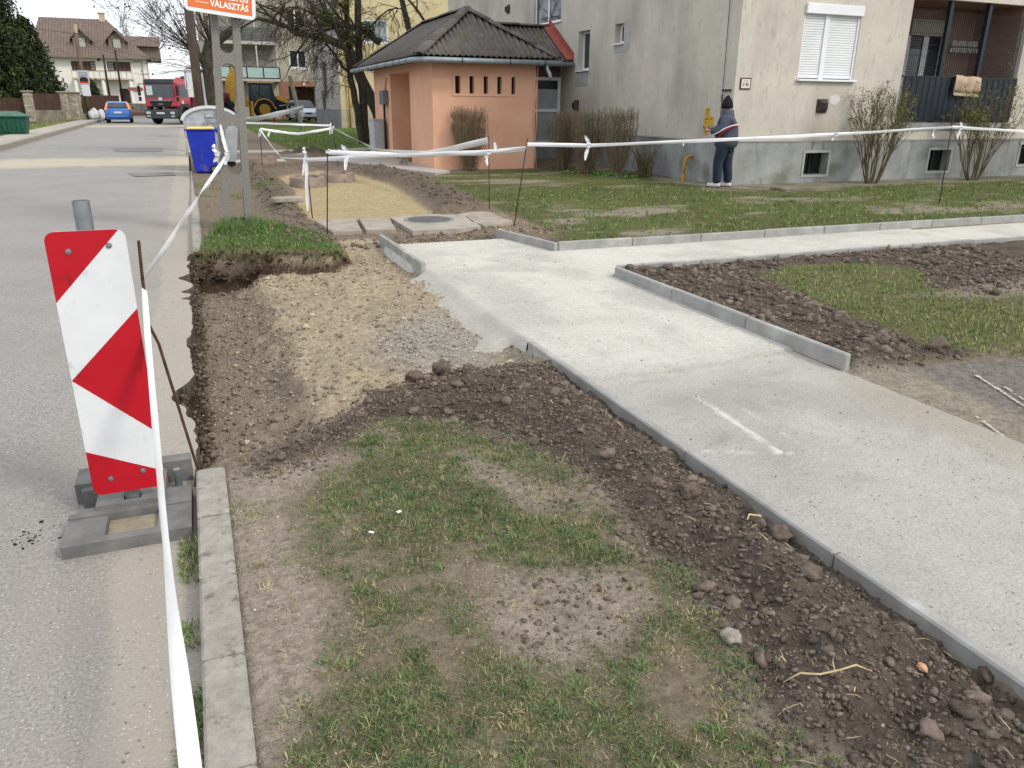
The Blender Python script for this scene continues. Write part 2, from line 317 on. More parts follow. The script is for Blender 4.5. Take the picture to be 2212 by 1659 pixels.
# far terrain on the other side of the street and to the horizon
def far_fn(x, y):
    h = G(y) - .05 + .05 * fbm(x, y, .3, 3, 4); c = np.empty(x.shape + (3,)); c[:] = C['lawn'] * .5 + C['green'] * .5
    w = sst(-.1, .2, fbm(x, y, .8, 4, 11))[..., None] * .5; return h, c * (1 - w) + C['dry'] * .8 * w
V, F, Cc = grid(np.concatenate([np.arange(-200, -30, 15.), np.arange(-30, -6.5, 1.), [-6.7]]), np.concatenate([np.arange(-60, 30, 6.), np.arange(30, 90, 2.), np.arange(90, 320, 12.)]), far_fn)
o = npmesh('terrain', V, F, m_ground, Cc, smooth=True); props(o, 'rough grass verge across the street', kind='structure')
mb = MB(); mb.b2(-1400, 1400, -500, 1700, -2.2, -1.2); o = mb.build('horizon_ground', M('far_field', '#6d7350', '#8a8166', scale=.02, bump=0)); props(o, 'flat land reaching to the horizon', kind='structure')

# ---------------------------------------------------------------- road
def road_mat():
    m = M('asphalt', '#aeaba6', '#7a7773', scale=90, rough=.9, bump=.7, bscale=150, spec=.25, dist=.008, third=('#8d8983', .9, .45, .75)); n = m.node_tree
    b = n.nodes['Principled BSDF']; src = b.inputs['Base Color'].links[0].from_socket
    t = n.nodes.new('ShaderNodeTexCoord'); sp = n.nodes.new('ShaderNodeSeparateXYZ'); n.links.new(t.outputs['Object'], sp.inputs[0])
    nz = n.nodes.new('ShaderNodeTexNoise'); nz.inputs['Scale'].default_value = 1.4; nz.inputs['Detail'].default_value = 6; n.links.new(t.outputs['Object'], nz.inputs['Vector'])
    ad = n.nodes.new('ShaderNodeMath'); ad.operation = 'MULTIPLY_ADD'; ad.inputs[1].default_value = 1.1; n.links.new(nz.outputs['Fac'], ad.inputs[0]); n.links.new(sp.outputs['X'], ad.inputs[2])
    mr = n.nodes.new('ShaderNodeMapRange'); mr.inputs['From Min'].default_value = -.55; mr.inputs['From Max'].default_value = .35; mr.inputs['To Max'].default_value = .45; n.links.new(ad.outputs[0], mr.inputs['Value'])
    x = n.nodes.new('ShaderNodeMix'); x.data_type = 'RGBA'; x.inputs['B'].default_value = (*lin('#a89d8c'), 1); n.links.new(mr.outputs[0], x.inputs['Factor']); n.links.new(src, x.inputs['A'])
    gm = n.nodes.new('ShaderNodeMath'); gm.operation = 'MULTIPLY_ADD'; gm.inputs[1].default_value = .14; n.links.new(nz.outputs['Fac'], gm.inputs[0]); n.links.new(sp.outputs['X'], gm.inputs[2])
    gr_ = n.nodes.new('ShaderNodeMapRange'); gr_.inputs['From Min'].default_value = -.40; gr_.inputs['From Max'].default_value = -.36; gr_.inputs['To Max'].default_value = .45; n.links.new(gm.outputs[0], gr_.inputs['Value'])
    gx = n.nodes.new('ShaderNodeMix'); gx.data_type = 'RGBA'; gx.inputs['B'].default_value = (*lin('#b0a89c'), 1); n.links.new(gr_.outputs[0], gx.inputs['Factor']); n.links.new(x.outputs['Result'], gx.inputs['A']); x = gx
    # sunlight patch painted as a cream band, another pale band farther off, and a dark repair
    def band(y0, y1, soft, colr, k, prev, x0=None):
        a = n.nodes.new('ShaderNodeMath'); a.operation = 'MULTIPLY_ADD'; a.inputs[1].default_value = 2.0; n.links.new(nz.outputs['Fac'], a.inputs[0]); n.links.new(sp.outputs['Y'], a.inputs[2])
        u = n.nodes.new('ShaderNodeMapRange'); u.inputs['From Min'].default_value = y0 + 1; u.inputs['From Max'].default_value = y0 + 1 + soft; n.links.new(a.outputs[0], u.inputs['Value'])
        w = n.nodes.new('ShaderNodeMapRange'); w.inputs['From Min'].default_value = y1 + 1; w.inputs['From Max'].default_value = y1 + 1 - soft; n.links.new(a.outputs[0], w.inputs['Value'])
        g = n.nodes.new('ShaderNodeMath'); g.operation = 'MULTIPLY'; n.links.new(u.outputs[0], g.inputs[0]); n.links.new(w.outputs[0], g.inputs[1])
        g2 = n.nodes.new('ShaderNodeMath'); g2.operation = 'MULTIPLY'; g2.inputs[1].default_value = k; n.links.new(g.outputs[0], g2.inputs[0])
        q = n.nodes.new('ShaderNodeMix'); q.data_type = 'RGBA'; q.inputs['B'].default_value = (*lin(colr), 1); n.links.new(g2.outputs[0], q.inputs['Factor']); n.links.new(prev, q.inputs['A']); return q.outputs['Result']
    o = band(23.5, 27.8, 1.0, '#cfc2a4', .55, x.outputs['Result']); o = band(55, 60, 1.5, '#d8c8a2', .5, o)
    # pale aggregate grains
    v = n.nodes.new('ShaderNodeTexVoronoi'); v.inputs['Scale'].default_value = 62; n.links.new(t.outputs['Object'], v.inputs['Vector'])
    vr = n.nodes.new('ShaderNodeMapRange'); vr.inputs['From Min'].default_value = .22; vr.inputs['From Max'].default_value = .12; n.links.new(v.outputs['Distance'], vr.inputs['Value'])
    wn = n.nodes.new('ShaderNodeMath'); wn.operation = 'GREATER_THAN'; wn.inputs[1].default_value = .62; sc = n.nodes.new('ShaderNodeSeparateColor'); n.links.new(v.outputs['Color'], sc.inputs[0]); n.links.new(sc.outputs[0], wn.inputs[0])
    g = n.nodes.new('ShaderNodeMath'); g.operation = 'MULTIPLY'; n.links.new(vr.outputs[0], g.inputs[0]); n.links.new(wn.outputs[0], g.inputs[1])
    g2 = n.nodes.new('ShaderNodeMath'); g2.operation = 'MULTIPLY'; g2.inputs[1].default_value = .8; n.links.new(g.outputs[0], g2.inputs[0])
    q = n.nodes.new('ShaderNodeMix'); q.data_type = 'RGBA'; q.inputs['B'].default_value = (*lin('#d9d5cd'), 1); n.links.new(g2.outputs[0], q.inputs['Factor']); n.links.new(o, q.inputs['A'])
    n.links.new(q.outputs['Result'], b.inputs['Base Color']); return m
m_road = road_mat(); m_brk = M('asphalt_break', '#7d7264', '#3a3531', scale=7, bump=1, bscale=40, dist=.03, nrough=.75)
yy = np.concatenate([np.arange(-40, 2, 2.), np.arange(2, 10.2, .03), np.arange(10.2, 140, 1.2)]); ex_ = edge_x(yy); ex_ = np.where(yy > 9.6, -.1, ex_)
RZ = -.07
mb = MB(); k = []
def roadz(x, y): return float(G(y)) + RZ + .012 * float(fbm(np.array(x), np.array(y), .8, 3, 2)) - .0009 * (x + 3) ** 2
cols_ = [-6.0, -4.6, -3.2, -2, -1.2, -.7, -.4]
for y, e in zip(yy, ex_):
    row = [(c, y, roadz(c, y)) for c in cols_] + [(e, y, roadz(-.3, y)), (e + .006, y, roadz(-.3, y) - .03), (e - .015 + .02 * random.random(), y, roadz(-.3, y) - .13)]
    k.append(row)
nc = len(k[0]); mb.add([p for r in k for p in r], [])
for j in range(len(k) - 1):
    for i in range(nc - 1): mb.add([], [], None); mb.f.append((j * nc + i, j * nc + i + 1, (j + 1) * nc + i + 1, (j + 1) * nc + i)); mb.mi.append(1 if i >= nc - 3 else 0)
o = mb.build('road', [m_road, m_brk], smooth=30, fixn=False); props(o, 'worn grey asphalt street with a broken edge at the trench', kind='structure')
# dark asphalt repair and cracks
mb = MB()
for (x0, x1, y0, y1) in ((-2.6, -.9, 30.2, 32.4), (-1.5, -.4, 20.6, 21.6)):
    mb.add([(x0 + .2, y0, Gz(y0) + RZ + .008), (x1, y0 + .15, Gz(y0) + RZ + .008), (x1 - .1, y1, Gz(y1) + RZ + .008), (x0, y1 - .1, Gz(y1) + RZ + .008)], [(0, 1, 2, 3)])
o = mb.build('road_repair', M('repair', '#85827e', '#7a7774', bump=.3)); props(o, 'darker patches in the asphalt', kind='structure')

# ---------------------------------------------------------------- gravel path
def path_fn(x, y):
    n1 = fbm(x, y, 2, 4, 51); n2 = fbm(x, y, 14, 3, 52); n3 = fbm(x, y, 40, 2, 53)
    h = .006 * n1 + .005 * n2 + .004 * n3
    step = sst(-.03, .03, y - (4.05 + .12 * fbm(x, x * 0, 2, 3, 54) + .1 * (x - 3) ** 2)); h = h + .018 * step - .012
    sl = np.where((y > 4.9) & (y < 7.75), np.maximum(0, 2.14 + .10 * fbm(y, y * 0, 1.7, 3, 55) - x), 0); h = h - .75 * np.minimum(sl, .1) - .38 * np.maximum(sl - .1, 0) - .3 * sst(5.3, 4.97, y) * sst(2.135, 2.05, x) * (y > 4.9)
    h = h - .3 * np.maximum(0, y - 9.32 - .1 * n1)
    base = np.array(lin('#cfccc3')); old = np.array(lin('#b8b5ae')); c = np.empty(x.shape + (3,)); c[:] = base
    o_ = sst(4.35, 3.75, y + .3 * n1)[..., None] * (x < 4)[..., None]; c = c * (1 - o_) + old * o_
    d = sst(0, .35, n1 + .12)[..., None] * .16; c = c * (1 - d); c = c * (1 + .22 * fbm(x * 2.2, y * .35, 1, 4, 57)[..., None]); fp = np.zeros(x.shape)
    for i in range(26): px, py = 2.3 + 1.3 * _h(i, 3, 7), 1.4 + 7 * _h(i, 9, 2); a_ = 6.28 * _h(i, 5, 5); fp = np.maximum(fp, sst(1.1, .8, np.hypot(((x - px) * math.cos(a_) + (y - py) * math.sin(a_)) / .13, ((y - py) * math.cos(a_) - (x - px) * math.sin(a_)) / .05)))
    h = h - .006 * fp; c = c * (1 - .07 * fp[..., None])
    w = (sst(.05, .01, np.abs(y - (4.03 + .12 * fbm(x, x * 0, 2, 3, 54) + .1 * (x - 3) ** 2))) * (x < 3.8))[..., None] * .3; c = c * (1 - w) + np.array(lin('#948e84')) * w
    tan = (sst(3.35, 3.75, x + .25 * n1) * sst(3.7, 3.2, y))[..., None] * .6; c = c * (1 - tan) + C['strip'] * tan
    tan = (sst(.02, .2, sl))[..., None]; c = c * (1 - tan * .7) + C['grey'] * 1.12 * tan * .7
    for (x0, y0, x1, y1, ww, k) in ((2.62, 3.55, 2.55, 2.75, .03, .7), (2.2, 2.9, 2.6, 2.72, .02, .5), (2.75, 3.3, 2.72, 2.8, .015, .35)):
        t = np.clip(((x - x0) * (x1 - x0) + (y - y0) * (y1 - y0)) / ((x1 - x0) ** 2 + (y1 - y0) ** 2), 0, 1); dd = np.hypot(x - x0 - t * (x1 - x0), y - y0 - t * (y1 - y0))
        w = (sst(ww, ww * .4, dd + .04 * n2) * np.clip(.6 + 2 * n2, 0, 1))[..., None] * k; c = c * (1 - w) + np.array(lin('#efede6')) * w
    c = c * (1 + .16 * n3[..., None]); return h, np.clip(c, .01, 1)
m_path = M('crushed_stone', (1.03, 1.03, 1.02), (.72, .71, .7), scale=85, bump=.7, bscale=150, attr='Col', rough=.95, spec=.1, dist=.008, lo=.32, hi=.6)
V, F, Cc = grid(axis((1.62, 3.82, .024)), axis((-2, .9, .2), (.9, 9.7, .024)), path_fn, keep=lambda x, y: ((x > 2.13) | ((y > 4.97) & (y < 7.72))) & (x < 3.8))
o = npmesh('gravel_path', V, F, m_path, Cc, smooth=True); props(o, 'wide pale crushed-stone path running along the street', kind='structure')
V, F, Cc = grid(axis((3.79, 12, .05), (12, 40, .4)), axis((6.78, 8.3, .05)), path_fn)
o = npmesh('gravel_branch_path', V, F, m_path, Cc, smooth=True); props(o, 'narrow pale crushed-stone path branching off to the right', kind='structure')
# chalk marks on the old drive
mb = MB()
for (x0, y0, x1, y1, w) in ((4.55, 3.28, 4.28, 2.7, .03), (4.28, 2.7, 4.05, 2.2, .035), (4.5, 3.02, 4.35, 2.72, .018), (3.92, 2.75, 3.72, 2.3, .022)):
    n = 14
    for i in range(n):
        if random.random() < .12: continue
        t0, t1 = i / n, (i + .9) / n; dx, dy = x1 - x0, y1 - y0; L = math.hypot(dx, dy); nx, ny = -dy / L, dx / L; a = w * random.uniform(.4, 1) / 2
        z0 = float(ground(np.array(x0 + dx * t0), np.array(y0 + dy * t0))[0]) + .011; z1 = float(ground(np.array(x0 + dx * t1), np.array(y0 + dy * t1))[0]) + .011
        mb.quad((x0 + dx * t0 + nx * a, y0 + dy * t0 + ny * a, z0), (x0 + dx * t0 - nx * a, y0 + dy * t0 - ny * a, z0), (x0 + dx * t1 - nx * a, y0 + dy * t1 - ny * a, z1), (x0 + dx * t1 + nx * a, y0 + dy * t1 + ny * a, z1))
o = mb.build('chalk_marks', M('chalk', '#c9c4ba', '#9c958a', scale=50, lo=.42, hi=.58)); props(o, 'white chalk lines on the old asphalt drive', kind='structure')

# ---------------------------------------------------------------- kerbs
m_kerb = M('new_concrete', '#a5a5a1', '#92918d', scale=5, bump=.25, bscale=120, third=('#c4c3bd', 2.2, .55, .8))
m_old = M('old_concrete', '#aaa59b', '#8f8a80', scale=14, bump=.8, bscale=60, third=('#6b665c', 11, .56, .68), nrough=.72)
def kerb_run(name, label, p0, p1, top, hgt, wdt, lens=1.0, mat=None, jit=.004, bev=.008, cat='kerb', names='kerb_block'):
    p0 = Vector(p0); p1 = Vector(p1); d = p1 - p0; L = d.length; d /= L; a = math.atan2(d.y, d.x); n = max(1, round(L / lens)); t = thing(name, label, cat, (p0.x, p0.y, top - hgt))
    for i in range(n):
        l = L / n; c = p0 + d * (l * (i + .5)); b = MB(); 
        b.box((c.x - p0.x, c.y - p0.y, hgt / 2 + random.uniform(-jit, jit)), (l - .006, wdt, hgt), rz=a + random.uniform(-1, 1) * jit / 3, bev=bev); b.build(names, mat or m_kerb, t)
    return t
def gp(x, y): return float(ground(np.array(float(x)), np.array(float(y)))[0])
kerb_run('garden_kerb', 'new grey concrete edging between dug soil and the near side of the gravel path', (2.115, 4.9), (2.115, -1.1), .015, .25, .05)
kerb_run('garden_kerb', 'short piece of new concrete edging standing exposed on its concrete haunch', (2.10, 7.72), (2.10, 9.72), .075, .25, .055)
kerb_run('garden_kerb', 'new concrete edging ending at the old asphalt drive', (3.825, 3.62), (3.825, 6.72), .105, .25, .05)
kerb_run('garden_kerb', 'low new concrete edging on the soil side of the branch path', (3.86, 6.775), (22.86, 6.775), .105, .25, .05)
kerb_run('garden_kerb', 'long new concrete edging on the lawn side of the branch path', (3.9, 8.275), (22.9, 8.275), .105, .25, .05)
kerb_run('garden_kerb', 'new concrete edging beside the manhole slab at the end of the path', (3.865, 8.24), (3.61, 9.5), .105, .25, .055)
kerb_run('street_kerb', 'old worn concrete kerb along the street next to the beacon', (-.092, 3.5), (-.092, -1.1), .02, .26, .125, lens=.46, mat=m_old, jit=.003, bev=.009)
kerb_run('street_kerb', 'old concrete kerb along the street behind the utility pole', (-.07, 9.6), (-.02, 21.6), .03, .26, .12, lens=1.0, mat=m_old, jit=.006, bev=.02)
t = thing('street_kerb', 'long low concrete kerb on the far side of the street', 'kerb', (-6.06, 28, 0))
for i in range(26):
    b = MB(); y = 12 + i * 2.2; b.box((-.0, y - 28 + 1.1, Gz(y + 1.1) - .05), (.16, 2.18, .32), bev=.02); b.build('kerb_block', m_old, t)
# concrete haunches
def lump(name, label, cat, c, s, mat, seed=0, sub=3, amp=.12, flat=True, group=None, rz=0):
    b = bmesh.new(); bmesh.ops.create_icosphere(b, subdivisions=sub, radius=1); rr = random.Random(seed); off = Vector((rr.random() * 9, rr.random() * 9, rr.random() * 9))
    from mathutils import noise
    for v in b.verts:
        k = 1 + amp * noise.noise(v.co * 1.6 + off) * 2 + amp * .5 * noise.noise(v.co * 4.5 + off); v.co = Vector((v.co.x * s[0] * k, v.co.y * s[1] * k, v.co.z * s[2] * k))
    me = bpy.data.meshes.new(name); b.to_mesh(me); b.free(); me.materials.append(mat); me.polygons.foreach_set('use_smooth', [True] * len(me.polygons))
    o = bpy.data.objects.new(name, me); col.objects.link(o); o.location = c; o.rotation_euler = (0, 0, rz); return props(o, label, cat, group)
m_haunch = M('haunch', '#c3c1ba', '#aaa8a2', scale=9, bump=.6, bscale=50)
def haunch(label, pts, top, rng_y, x0, wid):
    b = MB(); vs = []; n = 18; m = 6
    for i in range(n + 1):
        y = rng_y[0] + (rng_y[1] - rng_y[0]) * i / n; w = wid * (.75 + .5 * float(vn(np.array(y), np.array(1.), 3.3, 4)))
        e = min(1, min(i, n - i) / 3)
        for j in range(m + 1):
            f = j / m; x = x0 - w * f * e - .001; z = top - .42 * f ** .85 - (1 - e) * .1 + .02 * float(fbm(np.array(x), np.array(y), 9, 3, 3)); vs.append((x, y, z))
    fs = [(i * (m + 1) + j, i * (m + 1) + j + 1, (i + 1) * (m + 1) + j + 1, (i + 1) * (m + 1) + j) for i in range(n) for j in range(m)]
    b.add(vs, fs); o = b.build('concrete_haunch', m_haunch, smooth=True, fixn=False); return props(o, label, 'concrete')
haunch('sloping fresh concrete bedding against the exposed end of the short edging', None, -.01, (7.85, 9.6), 2.074, .3)
haunch('small wedge of pale concrete at the near edging corner above the soil heap', None, -.06, (4.38, 4.72), 2.092, .22)
# ================================================================ STUFF: grass, clods, pebbles, straw
def sample(n, x0, x1, y0, y1, wfn, r=rng):
    x = r.uniform(x0, x1, n); y = r.uniform(y0, y1, n); k = r.uniform(0, 1, n) < wfn(x, y); return x[k], y[k]
def blades(name, label, x, y, z, ln, wd, lean, colr, mat, seg=2, r=rng):
    n = len(x); a = r.uniform(0, 2 * np.pi, n); le = lean * r.uniform(.25, 1.1, n); L = ln * r.uniform(.5, 1.25, n); W = wd * r.uniform(.7, 1.3, n)
    dx, dy = np.cos(a), np.sin(a); px, py = -dy, dx; vs = []
    b = r.uniform(0, 2 * np.pi, n); px, py = np.cos(b), np.sin(b)
    def at(t, w):
        c = L * t; out = c * np.sin(le * (.5 + .6 * t)); up = c * np.cos(le * (.5 + .6 * t))
        return [np.stack([x + dx * out + s * px * w / 2, y + dy * out + s * py * w / 2, z + up - .004], -1) for s in (-1, 1)]
    if seg == 2:
        A = at(0, W); B = at(.55, W * .8); T = at(1, W * 0)[0]; V = np.stack([A[0], A[1], B[0], B[1], T], 1).reshape(-1, 3); i = np.arange(n) * 5
        F = np.concatenate([np.stack([i, i + 1, i + 3], -1), np.stack([i, i + 3, i + 2], -1), np.stack([i + 2, i + 3, i + 4], -1)]); k = 5
    else:
        A = at(0, W); T = at(1, W * 0)[0]; V = np.stack([A[0], A[1], T], 1).reshape(-1, 3); i = np.arange(n) * 3; F = np.stack([i, i + 1, i + 2], -1); k = 3
    o = npmesh(name, V, F, mat, np.repeat(colr, k, axis=0)); return props(o, label, 'grass', kind='stuff')
m_grass = M('grass_blade', (1, 1, 1), (.75, .75, .75), scale=3, bump=0, attr='Col', rough=.6, spec=.25)
def gcol(n, dry, g=('#64883f', '#74964a', '#547538', '#869a56'), d=('#b8aa7e', '#c8bd92', '#9f9366')):
    gc = np.array([lin(c) for c in g]); dc = np.array([lin(c) for c in d]); c = gc[rng.integers(0, len(g), n)]; k = rng.uniform(0, 1, n) < dry; c[k] = dc[rng.integers(0, len(d), k.sum())]
    return c * rng.uniform(.75, 1.2, (n, 1))
def cover(x, y):
    n1 = fbm(x, y, 1.3, 4, 1); n2 = fbm(x, y, 6, 4, 2); n4 = fbm(x, y, 2.6, 4, 77); n5 = fbm(x, y, 13, 3, 78)
    w = sst(-.08, .12, sd(GRASSB, x + .16 * n2, y + .1 * n5)) * sst(-.27, .16, n4 + .6 * n5 + .06)
    for b in (BARE1, BARE2): w = w * (1 - .93 * sst(-.12, .06, sd(b, x + .3 * n2, y + .2 * n5)))
    return w
x, y = sample(400000, -.05, 1.7, .75, 4.0, lambda x, y: .12 + .88 * cover(x, y)); k = sd(GRASSB, x, y) > -.02; x, y = x[k], y[k]; n = len(x)
blades('grass', 'matted thatch of dead and green grass between kerb and dug soil', x, y, ground(x, y)[0], .020, .0026, 1.75, gcol(n, .45, g=('#5d7440', '#6d8049', '#4f6438', '#77804e'), d=('#8f8262', '#a3966f', '#7a6c50', '#6b5f4a')), m_grass, seg=1)
x, y = sample(300000, -.05, 1.7, .75, 4.0, lambda x, y: cover(x, y) * .8); n = len(x)
tuft = 1 + 1.0 * sst(.02, .3, fbm(x, y, 9, 3, 91))
blades('grass', 'patchy trampled grass between the kerb and the dug soil', x, y, ground(x, y)[0], .020 * tuft, .0026, 1.4, gcol(n, .16, g=('#647c4c', '#728854', '#546a42', '#7f8c5e'), d=('#a3976c', '#b3a77c')), m_grass)
# distinct tufts, fresh and dry
def tufts(label, n, wf, box, per, ln, wd, cols, spread=.012, lean=1.25):
    cx, cy = sample(n, *box, wf); m = len(cx); k = rng.integers(int(per * .5), int(per * 1.5), m); i = np.repeat(np.arange(m), k); x = cx[i] + rng.normal(0, spread, len(i)); y = cy[i] + rng.normal(0, spread, len(i)); L = (ln * rng.uniform(.6, 1.5, m))[i]
    base = np.array([lin(c) for c in cols])[rng.integers(0, len(cols), m)][i] * rng.uniform(.75, 1.25, (len(i), 1)); blades('grass', label, x, y, ground(x, y)[0], L, wd, lean, base, m_grass)
tufts('fresh tufts standing out of the trampled grass', 1700, lambda x, y: cover(x, y), (-.02, 1.6, .75, 3.9), 30, .026, .0036, ('#6c8450', '#7a8f5a', '#5e7448', '#8a9666'))
tufts('dry straw-coloured tufts in the trampled grass', 1500, lambda x, y: .25 + .6 * cover(x, y) * (sd(GRASSB, x, y) > 0), (.05, 1.6, .75, 3.9), 20, .026, .0032, ('#b3a67c', '#c4b88e', '#9d9068', '#8b8058'), lean=1.6)
tufts('tufts of fresh grass on the lawn before the apartment block', 2600, lambda x, y: sst(0, .3, sd(LAWN, x, y)) * (y < 15), (4.2, 20, 8.4, 15), 8, .06, .012, ('#6b8a44', '#7a964e', '#5a783c', '#99a060'), spread=.03)
tufts('fresh tufts in the grass island right of the path', 900, lambda x, y: sst(.0, .15, sd(ISL, x, y)), (4.6, 8, 3.3, 6.5), 16, .038, .006, ('#7c9050', '#8b9b5a', '#6c8248', '#a3a066'), spread=.015)
# thin tufts in the bare strip by the kerb and in the gutter
x, y = sample(16000, -.03, .45, .8, 3.5, lambda x, y: .5 * sst(.08, .2, fbm(x, y, 5, 3, 41)))
blades('grass', 'thin tufts in the bare strip beside the street kerb', x, y, ground(x, y)[0], .028, .0032, 1.3, gcol(len(x), .35), m_grass)
x, y = sample(9000, -.23, -.15, 1.0, 3.4, lambda x, y: .6 * sst(-.1, .15, fbm(x * .3, y, 5, 3, 43)))
blades('grass', 'weeds growing in the gutter between asphalt and kerb', x, y, np.full(len(x), RZ), .03, .004, 1.2, gcol(len(x), .25), m_grass)
x, y = sample(34000, -.15, 1.65, 8.7, 11.6, lambda x, y: sst(-.03, .06, sd(GRASSN, x + .12 * fbm(x, y, 5, 3, 3), y)) * (.45 + .55 * sst(-.1, .15, fbm(x, y, 6, 3, 33))))
near = np.hypot(x - .5, y - 11.0); bank = sst(.35, .05, np.abs(y - 9.45 - np.clip((x - .2) * -.3, -.6, .1)))
blades('grass', 'lush green turf left standing round the foot of the utility pole', x, y, ground(x, y)[0], .035 + .17 * sst(.75, .2, near) + .02 * bank, .005, 1.15, gcol(len(x), .14, g=('#557d3a', '#628a42', '#466a32', '#738f4c')), m_grass)
x, y = sample(60000, 4.4, 9, 3.2, 6.6, lambda x, y: sst(.0, .15, sd(ISL, x + .25 * fbm(x, y, 6, 4, 2), y)) * (1 - .85 * sst(-.1, .1, sd(BARER, x, y))) * (.3 + .7 * sst(-.15, .1, fbm(x, y, 2.5, 3, 14))))
blades('grass', 'island of yellow-green grass in the soil right of the path', x, y, ground(x, y)[0], .042, .0045, 1.25, gcol(len(x), .2, g=('#70844a', '#808f54', '#627642', '#92985e')), m_grass)
x, y = sample(210000, 3.95, 22, 8.35, 20, lambda x, y: sst(-.02, .2, sd(LAWN, x, y)) * (.25 + .75 * sst(-.2, .1, fbm(x, y, 1.6, 4, 15))) * (1 - .8 * sst(.02, .2, fbm(x, y * 2.2, .7, 4, 31))) * np.clip(15 / (y + 4), .3, 1))
blades('grass', 'lawn between the branch path and the apartment block', x, y, ground(x, y)[0], .045, .008, 1.2, gcol(len(x), .2, g=('#5f7f3a', '#6f8c44', '#567534', '#86964f')), m_grass, seg=1)
x, y = sample(26000, .05, 1.6, 11.5, 24, lambda x, y: .6 * sst(.0, .2, fbm(x, y, 1.3, 4, 1)))
blades('grass', 'sparse grass on the dirt verge behind the utility pole', x, y, ground(x, y)[0], .05, .009, 1.1, gcol(len(x), .3), m_grass, seg=1)
x, y = sample(60000, 3.5, 16, 26, 50, lambda x, y: np.clip(.9 * sst(-.2, .1, fbm(x, y, .6, 4, 16)), 0, 1) * ~((x > 5.3) & (x < 8.9) & (y < 27)))
blades('grass', 'bright green lawn behind the utility building', x, y, ground(x, y)[0], .09, .03, 1.0, gcol(len(x), .1, g=('#6f9a3e', '#7fa84a', '#5f8a38', '#8fae56')), m_grass, seg=1)
x, y = sample(40000, -12, -6.9, 36, 72, lambda x, y: .8 * sst(-.2, .15, fbm(x, y, .5, 4, 18)) * (x < -7.6 + .0 * y))
blades('grass', 'grass verge in front of the fence across the street', x, y, G(y) + .0, .1, .035, 1.0, gcol(len(x), .25, g=('#6f8f3e', '#7f9a4a', '#5f7a38', '#8f9e56')), m_grass, seg=1)

# clods and stones: variants of a dented ball, placed by the thousand
def variants(sub, amp, n, seed, sq=(1, 1, .75)):
    from mathutils import noise
    o = []
    for q in range(n):
        b = bmesh.new(); bmesh.ops.create_icosphere(b, subdivisions=sub, radius=1); off = Vector((seed + q * 3.7, q * 1.3, 2.2 * q))
        for v in b.verts:
            k = 1 + amp * 2 * noise.noise(v.co * 1.5 + off) + amp * noise.noise(v.co * 4 + off); v.co = Vector((v.co.x * k * sq[0], v.co.y * k * sq[1], v.co.z * k * sq[2]))
        b.verts.ensure_lookup_table(); o.append((np.array([v.co[:] for v in b.verts]), np.array([[v.index for v in f.verts] for f in b.faces]))); b.free()
    return o
def scatter(name, label, var, x, y, z, s, colr, mat, cat='soil', smooth=None, sink=.35):
    if smooth is None: smooth = cat == 'gravel'
    Vs, Fs, Cs = [], [], []; k = 0; which = rng.integers(0, len(var), len(x))
    for q, (v, f) in enumerate(var):
        i = np.where(which == q)[0]
        if not len(i): continue
        a = rng.uniform(0, 2 * np.pi, len(i)); ca, sa = np.cos(a)[:, None], np.sin(a)[:, None]; st = rng.uniform(.7, 1.3, (len(i), 3)); p = v[None] * s[i][:, None, None] * st[:, None]
        X = p[..., 0] * ca - p[..., 1] * sa + x[i][:, None]; Y = p[..., 0] * sa + p[..., 1] * ca + y[i][:, None]; Z = p[..., 2] + (z[i] + s[i] * (.6 - sink))[:, None]
        V = np.stack([X, Y, Z], -1).reshape(-1, 3); Vs.append(V); Fs.append((f[None] + (np.arange(len(i)) * len(v))[:, None, None]).reshape(-1, 3) + k); k += len(V); Cs.append(np.repeat(colr[i], len(v), axis=0))
    o = npmesh(name, np.concatenate(Vs), np.concatenate(Fs), mat, np.concatenate(Cs), smooth=smooth); return props(o, label, cat, kind='stuff')
m_clod = M('clod', (1, 1, 1), (.68, .66, .64), scale=45, bump=.9, bscale=120, attr='Col', rough=.95, spec=.08, dist=.006)
m_peb = M('pebble', (1, 1, 1), (.8, .78, .76), scale=50, bump=.3, bscale=150, attr='Col', rough=.85, spec=.2, dist=.003)
def soilw(x, y):
    n2 = fbm(x, y, 6, 4, 2); a = sst(-.16, .06, sd(SOILB, x + .2 * n2, y + .1 * n2)) * (x < 2.09)
    f = (x > 3.87) & (y > 3.52) & (y < 6.73) & (x < 9); b = np.where(f, sst(.1, -.08, sd(ISL, x + .25 * n2, y)) * (1 - sst(0, .03, sd(DRIVE, x, y))), 0); return np.maximum(a, b)
def scol(n, k=1.0): return np.array(C['soil'])[None] * rng.uniform(.55, 1.3, (n, 1)) * k * (1 + rng.uniform(-.04, .04, (n, 3)))
v80 = variants(2, .36, 7, 1.0, (1.2, .9, .7)); v20 = variants(1, .42, 10, 4.0, (1.25, .9, .7))
def both(n, wf): 
    x1, y1 = sample(int(n * .62), .0, 2.12, .8, 4.9, wf); x2, y2 = sample(int(n * .38), 3.87, 8.5, 3.4, 6.75, wf); return np.concatenate([x1, x2]), np.concatenate([y1, y2])
x, y = both(2600, lambda x, y: soilw(x, y) * .6 * (.3 + .7 * sst(-.1, .2, fbm(x, y, 2.2, 3, 61)))); s = .009 + .022 * rng.uniform(0, 1, len(x)) ** 2.6
scatter('soil_clods', 'larger brown clods on the dug soil strips', v80, x, y, ground(x, y)[0], s, scol(len(x), 1.05), m_clod)
x, y = both(30000, lambda x, y: soilw(x, y) * .95); s = .0045 + .0085 * rng.uniform(0, 1, len(x)) ** 2.0
scatter('soil_clods', 'small brown clods on the dug soil strips', v20, x, y, ground(x, y)[0], s, scol(len(x)), m_clod)
